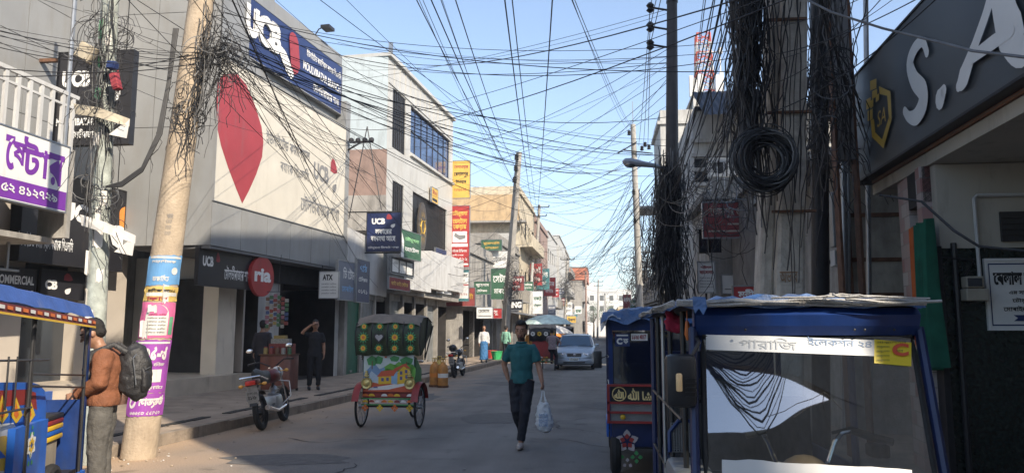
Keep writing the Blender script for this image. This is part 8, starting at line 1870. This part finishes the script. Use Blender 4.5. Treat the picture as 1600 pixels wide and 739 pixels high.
def person(name, label, J, outfit, loc, rot, sk=skin, voxel=.009, head_rot=(0, 0, 0), hair='short', det=True, group=None, beard=False):
    """J: joints of a figure facing -y. outfit: dict of clothing"""
    V = lambda k: Vector(J[k]); m = MB()
    hip, wst, chs, nek = V('hip'), V('waist'), V('chest'), V('neck')
    TW(m, [hip - Vector((0, 0, .06)), hip, wst, chs, chs.lerp(nek, .55), nek], [(.09, .13), (.105, .155), (.09, .125), (.11, .155), (.085, .15), (.05, .07)], 18)
    hc = V('head'); TW(m, [nek - Vector((0, 0, .04)), nek.lerp(hc, .35), hc - Vector((0, 0, .06))], [.06, .052, .05], 12)
    HM = Matrix.Translation(hc) @ Euler(head_rot).to_matrix().to_4x4() @ Matrix.Scale(1.09, 4)
    m.ball((0, .012, .03), (.074, .094, .09), M=HM, seg=20, rings=14); m.ball((0, -.012, -.03), (.06, .075, .085), M=HM, seg=18, rings=12); m.ball((0, -.045, -.085), (.034, .034, .03), M=HM)
    m.tube([HM @ Vector((0, -.082, .03)), HM @ Vector((0, -.1, -.005)), HM @ Vector((0, -.112, -.022))], [.009, .012, .014], 8)
    m.ball((0, -.08, -.055), (.026, .014, .009), M=HM); m.ball((0, -.083, -.068), (.022, .013, .009), M=HM)
    for s in (-1, 1):
        m.ball((s * .072, .01, -.005), (.012, .02, .032), M=HM); m.ball((s * .03, -.078, .035), (.026, .012, .008), M=HM); m.ball((s * .03, -.072, .01), (.014, .014, .011), M=HM)
        sh, el, wr = V('sh' + 'LR'[s > 0]), V('el' + 'LR'[s > 0]), V('wr' + 'LR'[s > 0])
        TW(m, [chs.lerp(nek, .45), sh, sh.lerp(el, .35), el, el.lerp(wr, .3), wr], [.06, .05, .048, .04, .041, .027], 12)
        fingers(m, wr, J.get('hd' + 'LR'[s > 0], wr - el), J.get('pn' + 'LR'[s > 0], (-s, 0, 0)), J.get('sd' + 'LR'[s > 0], s), J.get('cu' + 'LR'[s > 0], .6))
        hp_, kn, an = V('hp' + 'LR'[s > 0]), V('kn' + 'LR'[s > 0]), V('an' + 'LR'[s > 0])
        TW(m, [hp_ + Vector((0, 0, .03)), hp_.lerp(kn, .3), kn, kn.lerp(an, .3), an], [.09, .085, .058, .058, .036], 12)
        tdir = Vector(J.get('td' + 'LR'[s > 0], (0, -1, 0))); TW(m, [an - tdir * .05 - Vector((0, 0, .04)), an - Vector((0, 0, .035)), an + tdir * .1 - Vector((0, 0, .055)), an + tdir * .17 - Vector((0, 0, .06))], [.03, .038, .036, .022], 10)
    inv = HM.inverted()
    def pick(c):
        q = inv @ c
        if q.y < -.04 and abs(q.z - .01) < .007 and .018 < abs(q.x) < .043: return 2 if abs(abs(q.x) - .031) < .008 else 0
        if q.y < -.06 and abs(q.z + .061) < .009 and abs(q.x) < .026: return 3
        if q.y < -.03 and .026 < q.z < .036 and .015 < abs(q.x) < .052: return 4
        if beard and q.y < .0 and ((-.12 < q.z < -.075) or (-.052 < q.z < -.044 and abs(q.x) < .03) or (q.z < -.03 and abs(q.x) > .045)) and abs(q.x) < .08: return 5
        return 0
    body = organic(name, m, [sk, eye_w, eye_d, lip, hair_m, pm('stubble', (.07, .04, .028), .7)], None, voxel, 3, origin=(0, 0, 0), pick=pick)
    tag(body, label, 'person', group)
    if hair:
        h = MB(); h.ball((0, .022, .05), (.082, .1, .088), M=HM, seg=18, rings=12)
        h.ball((0, .05, -.005), (.068, .062, .062), M=HM, seg=14, rings=9)
        if hair == 'thick': h.ball((0, -.02, .1), (.07, .075, .05), M=HM, seg=14, rings=9)
        if hair == 'cap': h = MB(); h.ball((0, .01, .06), (.086, .102, .075), M=HM, seg=18, rings=12)
        o = organic('cap' if hair == 'cap' else 'hair', h, white_paint if hair == 'cap' else hair_m, body, .01, 1, disp=None if hair == 'cap' else (.012, .02))
        bm = bmesh.new(); bm.from_mesh(o.data); dead = []
        for v in bm.verts:
            q = inv @ v.co
            if (q.z < -.02 and q.y < .03) or q.z < -.065 or (q.y < -.035 and q.z < .078) or (q.y < -.0 and q.z < .03): dead.append(v)
        bmesh.ops.delete(bm, geom=dead, context='VERTS'); bm.to_mesh(o.data); bm.free()
    if 'top' in outfit:
        mt, sl_, hem = outfit['top'][:3]; bulk = outfit['top'][3] if len(outfit['top']) > 3 else 0.0; h = MB()
        TW(h, [hip + Vector((0, 0, hem)), hip + Vector((0, 0, max(.02, hem + .05))), wst, chs, chs.lerp(nek, .5), chs.lerp(nek, .8), nek - Vector((0, 0, .012))], [(.125 + bulk, .17 + bulk), (.127 + bulk, .168 + bulk), (.117 + bulk, .15 + bulk), (.128 + bulk, .17 + bulk), (.105 + bulk * .6, .155 + bulk * .5), (.085, .115), (.066, .078)], 20)
        for s in (-1, 1):
            sh, el, wr = V('sh' + 'LR'[s > 0]), V('el' + 'LR'[s > 0]), V('wr' + 'LR'[s > 0])
            if sl_ == 'short': TW(h, [chs.lerp(nek, .4), sh, sh.lerp(el, .3), sh.lerp(el, .75)], [.078, .068 + bulk, .066, .066], 14)
            else: TW(h, [chs.lerp(nek, .4), sh, sh.lerp(el, .4), el, el.lerp(wr, .5), el.lerp(wr, .93)], [.078, .068 + bulk, .064 + bulk * .8, .058 + bulk * .8, .05 + bulk * .6, .042 + bulk * .4], 14)
        o = organic(outfit.get('top_name', 'shirt'), h, mt, body, max(voxel, .01), 4, disp=(.016 + bulk * .4, .09))
        if outfit.get('collar'):
            c_ = MB(); c_.torus((nek.x, nek.y, nek.z - .0), .068, .014, 'z', 18, 6); c_.add([nek + Vector((-.07, -.03, -.0)), nek + Vector((0, -.1, -.055)), nek + Vector((-.035, -.11, -.06)), nek + Vector((-.085, -.06, -.04))], [(0, 1, 2, 3)]); c_.add([nek + Vector((.07, -.03, -.0)), nek + Vector((0, -.1, -.055)), nek + Vector((.035, -.11, -.06)), nek + Vector((.085, -.06, -.04))], [(0, 3, 2, 1)])
            c_.build('collar', outfit['collar'], body, smooth=True)
        if outfit.get('cuff'):
            for s in (-1, 1):
                sh, el, wr = V('sh' + 'LR'[s > 0]), V('el' + 'LR'[s > 0]), V('wr' + 'LR'[s > 0]); t = .75 if sl_ == 'short' else None
                a = sh.lerp(el, .72) if t else el.lerp(wr, .86); b = sh.lerp(el, .77) if t else el.lerp(wr, .96); c_ = MB(); c_.tube([a, b], .07 if t else .047 + bulk * .4, 16); c_.build('cuff', outfit['cuff'], body, smooth=True)
    if 'legs' in outfit:
        mt = outfit['legs']; h = MB(); wide = outfit.get('wide', 0.0)
        TW(h, [hip + Vector((0, 0, .09)), hip, hip - Vector((0, 0, .07))], [(.112, .15), (.12, .165), (.1, .15)], 18)
        for s in (-1, 1):
            hp_, kn, an = V('hp' + 'LR'[s > 0]), V('kn' + 'LR'[s > 0]), V('an' + 'LR'[s > 0])
            TW(h, [hp_ + Vector((0, 0, .02)), hp_.lerp(kn, .3), kn, kn.lerp(an, .4), an + Vector((0, 0, .02))], [.1, .098 + wide, .073 + wide, .068 + wide, .056 + wide], 14)
        organic('trousers', h, mt, body, max(voxel, .01), 3, disp=(.02, .07))
    if 'lungi' in outfit:
        h = MB(); TW(h, [hip + Vector((0, 0, .08)), hip, (hip.x, hip.y, .5), (hip.x, hip.y, .12)], [(.12, .16), (.14, .18), (.15, .19), (.16, .2)], 20); organic('lungi', h, outfit['lungi'], body, .015, 2, disp=(.03, .08))
    for s in (-1, 1):
        an = V('an' + 'LR'[s > 0]); tdir = Vector(J.get('td' + 'LR'[s > 0], (0, -1, 0))); h = MB()
        TW(h, [an - tdir * .065 - Vector((0, 0, .045)), an - Vector((0, 0, .038)), an + tdir * .1 - Vector((0, 0, .055)), an + tdir * .19 - Vector((0, 0, .06))], [.04, .05, .045, .028], 12)
        organic('shoe', h, outfit.get('shoes', sign_black), body, .009, 2)
    body.location = loc; body.rotation_euler = (0, 0, rot); return body
def stand(**k):
    J = dict(hip=(0, 0, .93), waist=(0, 0, 1.05), chest=(0, .0, 1.27), neck=(0, .01, 1.45), head=(0, -.01, 1.6), shL=(-.17, .01, 1.36), elL=(-.22, .02, 1.11), wrL=(-.225, -.03, .87), shR=(.17, .01, 1.36), elR=(.22, .02, 1.11), wrR=(.225, -.03, .87),
             hpL=(-.085, 0, .9), knL=(-.1, -.01, .49), anL=(-.11, .02, .09), hpR=(.085, 0, .9), knR=(.1, -.01, .49), anR=(.11, .02, .09), hdL=(0, -.05, -1), hdR=(0, -.05, -1), pnL=(1, 0, 0), pnR=(-1, 0, 0), sdL=-1, sdR=1)
    J.update(k); return J
teal_cloth = pm('teal_polo_cloth', (.018, .115, .125), .85, .12, 14, .25)
navy_jean = pm('black_jeans', (.012, .014, .022), .8, .2, 10, .2)
Jw = stand(hip=(0, 0, .92), neck=(0, -.005, 1.445), head=(0, -.03, 1.6), elL=(-.265, .05, 1.13), wrL=(-.2, .03, .93), hdL=(.35, .15, -1), elR=(.245, .0, 1.12), wrR=(.31, -.1, .9), hdR=(.15, -.15, -1), cuR=1.9, cuL=1.0,
           knL=(-.065, -.07, .5), anL=(-.035, .22, .17), tdL=(0, -.8, -.5), knR=(.07, -.12, .5), anR=(.02, -.16, .09), tdR=(.02, -1, .1), pnR=(-1, .2, 0))
p = G(813, 702)
wm = person('person', 'man in a teal polo shirt and black jeans walking forward with a plastic bag', Jw, dict(top=(teal_cloth, 'short', -.04), legs=navy_jean, shoes=pm('pale_sandal', (.4, .36, .33), .6, .1), collar=teal_cloth, cuff=None), (p.x, p.y + .2, 0), R(-6), voxel=.0075, hair='thick', beard=True)
m = MB(); m.ball((.08, -.158, 1.31), (.012, .004, .012), seg=8, rings=5); m.build('badge', ink_white, wm)
m = MB(); m.tube([(0, -.13, 1.39), (0, -.155, 1.33), (0, -.15, 1.27)], .005, 5); m.build('placket', pm('dark_teal', (.008, .05, .06), .8), wm)
m = MB(); m.tube([(-.06, -.095, .99), (0, -.115, .985), (.06, -.095, .99)], .012, 5)
Mw = Matrix.Translation(wm.location) @ Matrix.Rotation(R(-6), 4, 'Z'); hb_ = Mw @ (Vector(Jw['wrR']) + Vector((.015, -.02, -.11)))
m = MB(Matrix.Translation(hb_)); m.tube([(0, 0, -.16), (.0, 0, -.2), (.01, 0, -.33), (.02, 0, -.45), (.015, 0, -.53), (.01, 0, -.56)], [(.03, .05), (.05, .085), (.075, .11), (.085, .125), (.07, .1), (.03, .05)], 18)
bag_m = pm('thin_white_plastic', (.6, .64, .66), .35, .1, 14, .6)
bt = thing('plastic_bag', 'white plastic carrier bag with blue print held by the man in the teal shirt', 'bag', hb_)
bo = organic('bag_body', m, bag_m, bt, .01, 1, disp=(.035, .05))
m = MB(Matrix.Translation(hb_))
for s in (-1, 1): m.tube([(s * .012, 0, 0), (s * .02, .0, -.08), (s * .06, 0, -.22)], [(.004, .008), (.006, .012), (.01, .02)], 6)
m.build('handle', bag_m, bt, smooth=True)
m = MB(Matrix.Translation(hb_))
for k in range(5): put_text(m, ['BAZAR', 'ধনযবাদ', 'BAZAR', 'ধনযবাদ', 'BAZAR'][k], -.05, .07, -.44 + k * .034 - .03, -.41 + k * .034 - .03, -.105 + abs(k - 1) * .006)
m.build('print', pm('blue_bag_print', (.1, .25, .5), .5), bt)

brown_cloth = pm('rust_brown_jacket', (.2, .075, .035), .8, .14, 10, .3); grey_jean = pm('grey_denim', (.095, .09, .082), .85, .2, 10, .3, dirt=.3, dirtcol=(.18, .17, .155))
Jb = stand(neck=(0, -.05, 1.46), head=(0, -.13, 1.575), waist=(0, .0, 1.06), chest=(0, .01, 1.28), elL=(-.2, -.0, 1.13), wrL=(-.13, -.2, 1.02), elR=(.215, -.0, 1.13), wrR=(.14, -.2, 1.02), hdL=(.1, -.9, -.3), hdR=(-.1, -.9, -.3), cuL=1.2, cuR=1.2, pnL=(1, 0, -.3), pnR=(-1, 0, -.3))
p = PY(166, 560, 6.95)
bm_ = person('person', 'man in a rust brown jacket bowing his head beside the painted rickshaw', Jb, dict(top=(brown_cloth, 'long', -.02, .025), top_name='jacket', legs=grey_jean, wide=.012, shoes=sign_black, cuff=brown_cloth), (p.x, 6.95, .0), R(-68), sk=skin_l, voxel=.0085, head_rot=(.5, 0, 0), hair='short')
Mb = Matrix.Translation(bm_.location) @ Matrix.Rotation(R(-68), 4, 'Z')
m = MB(); m.tube([(0, 0, .915), (0, 0, .975)], [(.15, .19), (.148, .188)], 20); m.build('hem_band', pm('black_rib', (.03, .025, .022), .8), bm_, smooth=True)
m = MB(); m.tube([(0, .02, 1.47), (0, .0, 1.52)], [(.075, .08), (.07, .075)], 16); m.build('collar', brown_cloth, bm_, smooth=True)
rk_ = thing('rucksack', 'bulging black rucksack on the back of the man in the brown jacket', 'rucksack', Mb @ Vector((0, .25, 1.0)))
rk_mat = pm('black_nylon', (.022, .022, .024), .55, .2, 12, .25)
m = MB(Mb); m.tube([(0, .21, .99), (0, .235, 1.02), (0, .255, 1.15), (0, .25, 1.3), (0, .22, 1.42), (0, .19, 1.45)], [(.06, .1), (.1, .14), (.12, .16), (.11, .155), (.08, .12), (.04, .08)], 20); organic('main_compartment', m, rk_mat, rk_, .01, 4, disp=(.02, .06))
m = MB(Mb); m.tube([(0, .34, 1.03), (0, .36, 1.08), (0, .355, 1.2), (0, .33, 1.26)], [(.03, .09), (.05, .12), (.05, .12), (.03, .1)], 16); organic('front_pocket', m, rk_mat, rk_, .01, 3)
m = MB(Mb); m.tube([(-.12, .37, 1.24), (0, .405, 1.27), (.12, .37, 1.24)], .004, 5); m.tube([(-.15, .3, 1.1), (-.14, .26, 1.35), (0, .3, 1.44), (.14, .26, 1.35), (.15, .3, 1.1)], .005, 5); m.build('zip', steel, rk_)
for s in (-1, 1):
    m = MB(Mb); m.tube([(s * .09, .19, 1.4), (s * .11, .08, 1.475), (s * .11, -.1, 1.4), (s * .13, -.15, 1.25), (s * .155, -.02, 1.1)], [(.008, .025)] * 5, 8); m.build('shoulder_strap', rk_mat, rk_, smooth=True)
m = MB(Mb); m.tube([(-.03, .22, 1.44), (-.03, .23, 1.5), (.03, .23, 1.5), (.03, .22, 1.44)], .009, 6); m.build('grab_loop', rk_mat, rk_, smooth=True)
m = MB(Mb); m.tube([(.0, -.115, 1.1), (.0, -.14, 1.3), (0, -.12, 1.44)], .004, 5)

blk_cloth = pm('black_cloth', (.012, .012, .015), .85, .2, 10, .2)
Js = stand(elL=(-.33, -.1, 1.42), wrL=(-.12, -.16, 1.61), hdL=(.9, .1, .3), pnL=(0, 0, -1), cuL=.2, hdR=(0, -.1, -1))
p = G(492, 612, .15)
person('person', 'man dressed in black shading his eyes with one raised hand at the shop door', Js, dict(top=(blk_cloth, 'short', -.12), legs=blk_cloth, shoes=sign_black), (-7.05, 18.9, .15), R(25), voxel=.012)
p = G(756, 566, .15)
person('person', 'man in a white shirt and blue lungi standing by the far shops', stand(), dict(top=(white_paint, 'long', -.1), lungi=pm('blue_check_cloth', (.04, .14, .3), .8, .4, 30)), (p.x, p.y, .15), R(10), voxel=.014)
person('person', 'person in a pale green shirt just behind the white shirted man', stand(), dict(top=(pm('pale_green_cloth', (.2, .4, .3), .8), 'long', -.1), legs=navy_jean), (p.x + .75, p.y + 2.6, .15), R(160), voxel=.016)
person('person', 'person with a white cap standing in the dark bank shop doorway', stand(), dict(top=(pm('grey_blue_cloth', (.1, .13, .18), .85), 'long', -.3), legs=pm('grey_blue_cloth', (.1, .13, .18))), (-9.0, 20.4, .15), R(150), hair='cap', voxel=.014)
person('person', 'person in dark clothes beside the white capped one in the doorway', stand(), dict(top=(pm('dark_grey_cloth', (.04, .035, .04), .85), 'long', -.1), legs=navy_jean), (-8.7, 19.5, .15), R(190), voxel=.014)
Jr = stand(knL=(-.1, -.3, .6), anL=(-.1, -.25, .25), knR=(.1, -.35, .75), anR=(.1, -.3, .4), elL=(-.25, -.15, 1.2), wrL=(-.25, -.45, 1.15), elR=(.25, -.15, 1.2), wrR=(.25, -.45, 1.15))
person('person', 'rider in a checked shirt beside the dark hooded rickshaw', Jr, dict(top=(pm('checked_cloth', (.25, .2, .22), .8, .5, 40), 'short', -.05), legs=navy_jean), (-1.75, 31.0, .0), R(170), voxel=.015)
for i, (x, y, rz, c_, lb) in enumerate([(-3.4, 40, 20, (.4, .2, .05), 'person in an orange shirt far down the street near the parasols'), (-2.9, 52, 170, (.35, .35, .33), 'person in a light shirt walking away between far rickshaws'), (.9, 44, 10, (.05, .08, .2), 'person in a dark blue shirt walking beyond the silver car'), (-4.6, 55, 90, (.3, .05, .08), 'person in a red shirt by the far left shops')]):
    person('person', lb, stand(), dict(top=(pm('cloth_%s' % 'abcd'[i], c_, .8), 'long', -.1), legs=navy_jean), (x, y, 0 if abs(x) < 4 else .15), R(rz), voxel=.02)
Jq = stand(hip=(0, .05, .84), waist=(0, .04, .95), chest=(0, .03, 1.17), neck=(0, .02, 1.35), head=(0, -.01, 1.49), shL=(-.175, .01, 1.29), shR=(.175, .01, 1.29), elL=(-.22, -.1, 1.05), elR=(.22, -.1, 1.05), wrL=(-.15, -.3, 1.0), wrR=(.15, -.3, 1.0), hpL=(-.09, 0, .82), hpR=(.09, 0, .82), knL=(-.1, -.42, .82), knR=(.1, -.42, .82), anL=(-.1, -.4, .45), anR=(.1, -.4, .45), hdL=(.2, -1, -.2), hdR=(-.2, -1, -.2))
sp_ = F_.w(-.12, .62, 0)
person('person', 'dark haired passenger seated in the shade of the painted rickshaw', Jq, dict(top=(blk_cloth, 'long', -.02), legs=navy_jean), (sp_.x, sp_.y, .0), R(60), voxel=.012)
m = MB(F_.M); m.rbx(-.5, .2, .4, .95, .7, .78, .02); m.rbx(-.55, -.45, .4, .95, .78, 1.2, .02); tag(m.build('seat', seat_black, ec, smooth=True))

# ------------------------------------------------------------------ air
hz = MB(); hz.bx(-60, 60, -25, 420, -1.2, 45); hb3 = hz.build('haze', pm('haze_dummy', (1, 1, 1)), origin=(0, 0, 0)); hb3['kind'] = 'stuff'; hb3['label'] = 'pale dusty air over the whole street'
hm = bpy.data.materials.new('haze'); hm.use_nodes = True; hn = hm.node_tree; hn.nodes.remove(hn.nodes['Principled BSDF']); pv = hn.nodes.new('ShaderNodeVolumePrincipled'); pv.inputs['Color'].default_value = (.86, .9, .95, 1); pv.inputs['Density'].default_value = 0.0011; pv.inputs['Anisotropy'].default_value = 0.2
hn.links.new(pv.outputs[0], hn.nodes['Material Output'].inputs['Volume']); hb3.data.materials.clear(); hb3.data.materials.append(hm)
sc.cycles.volume_bounces = 0
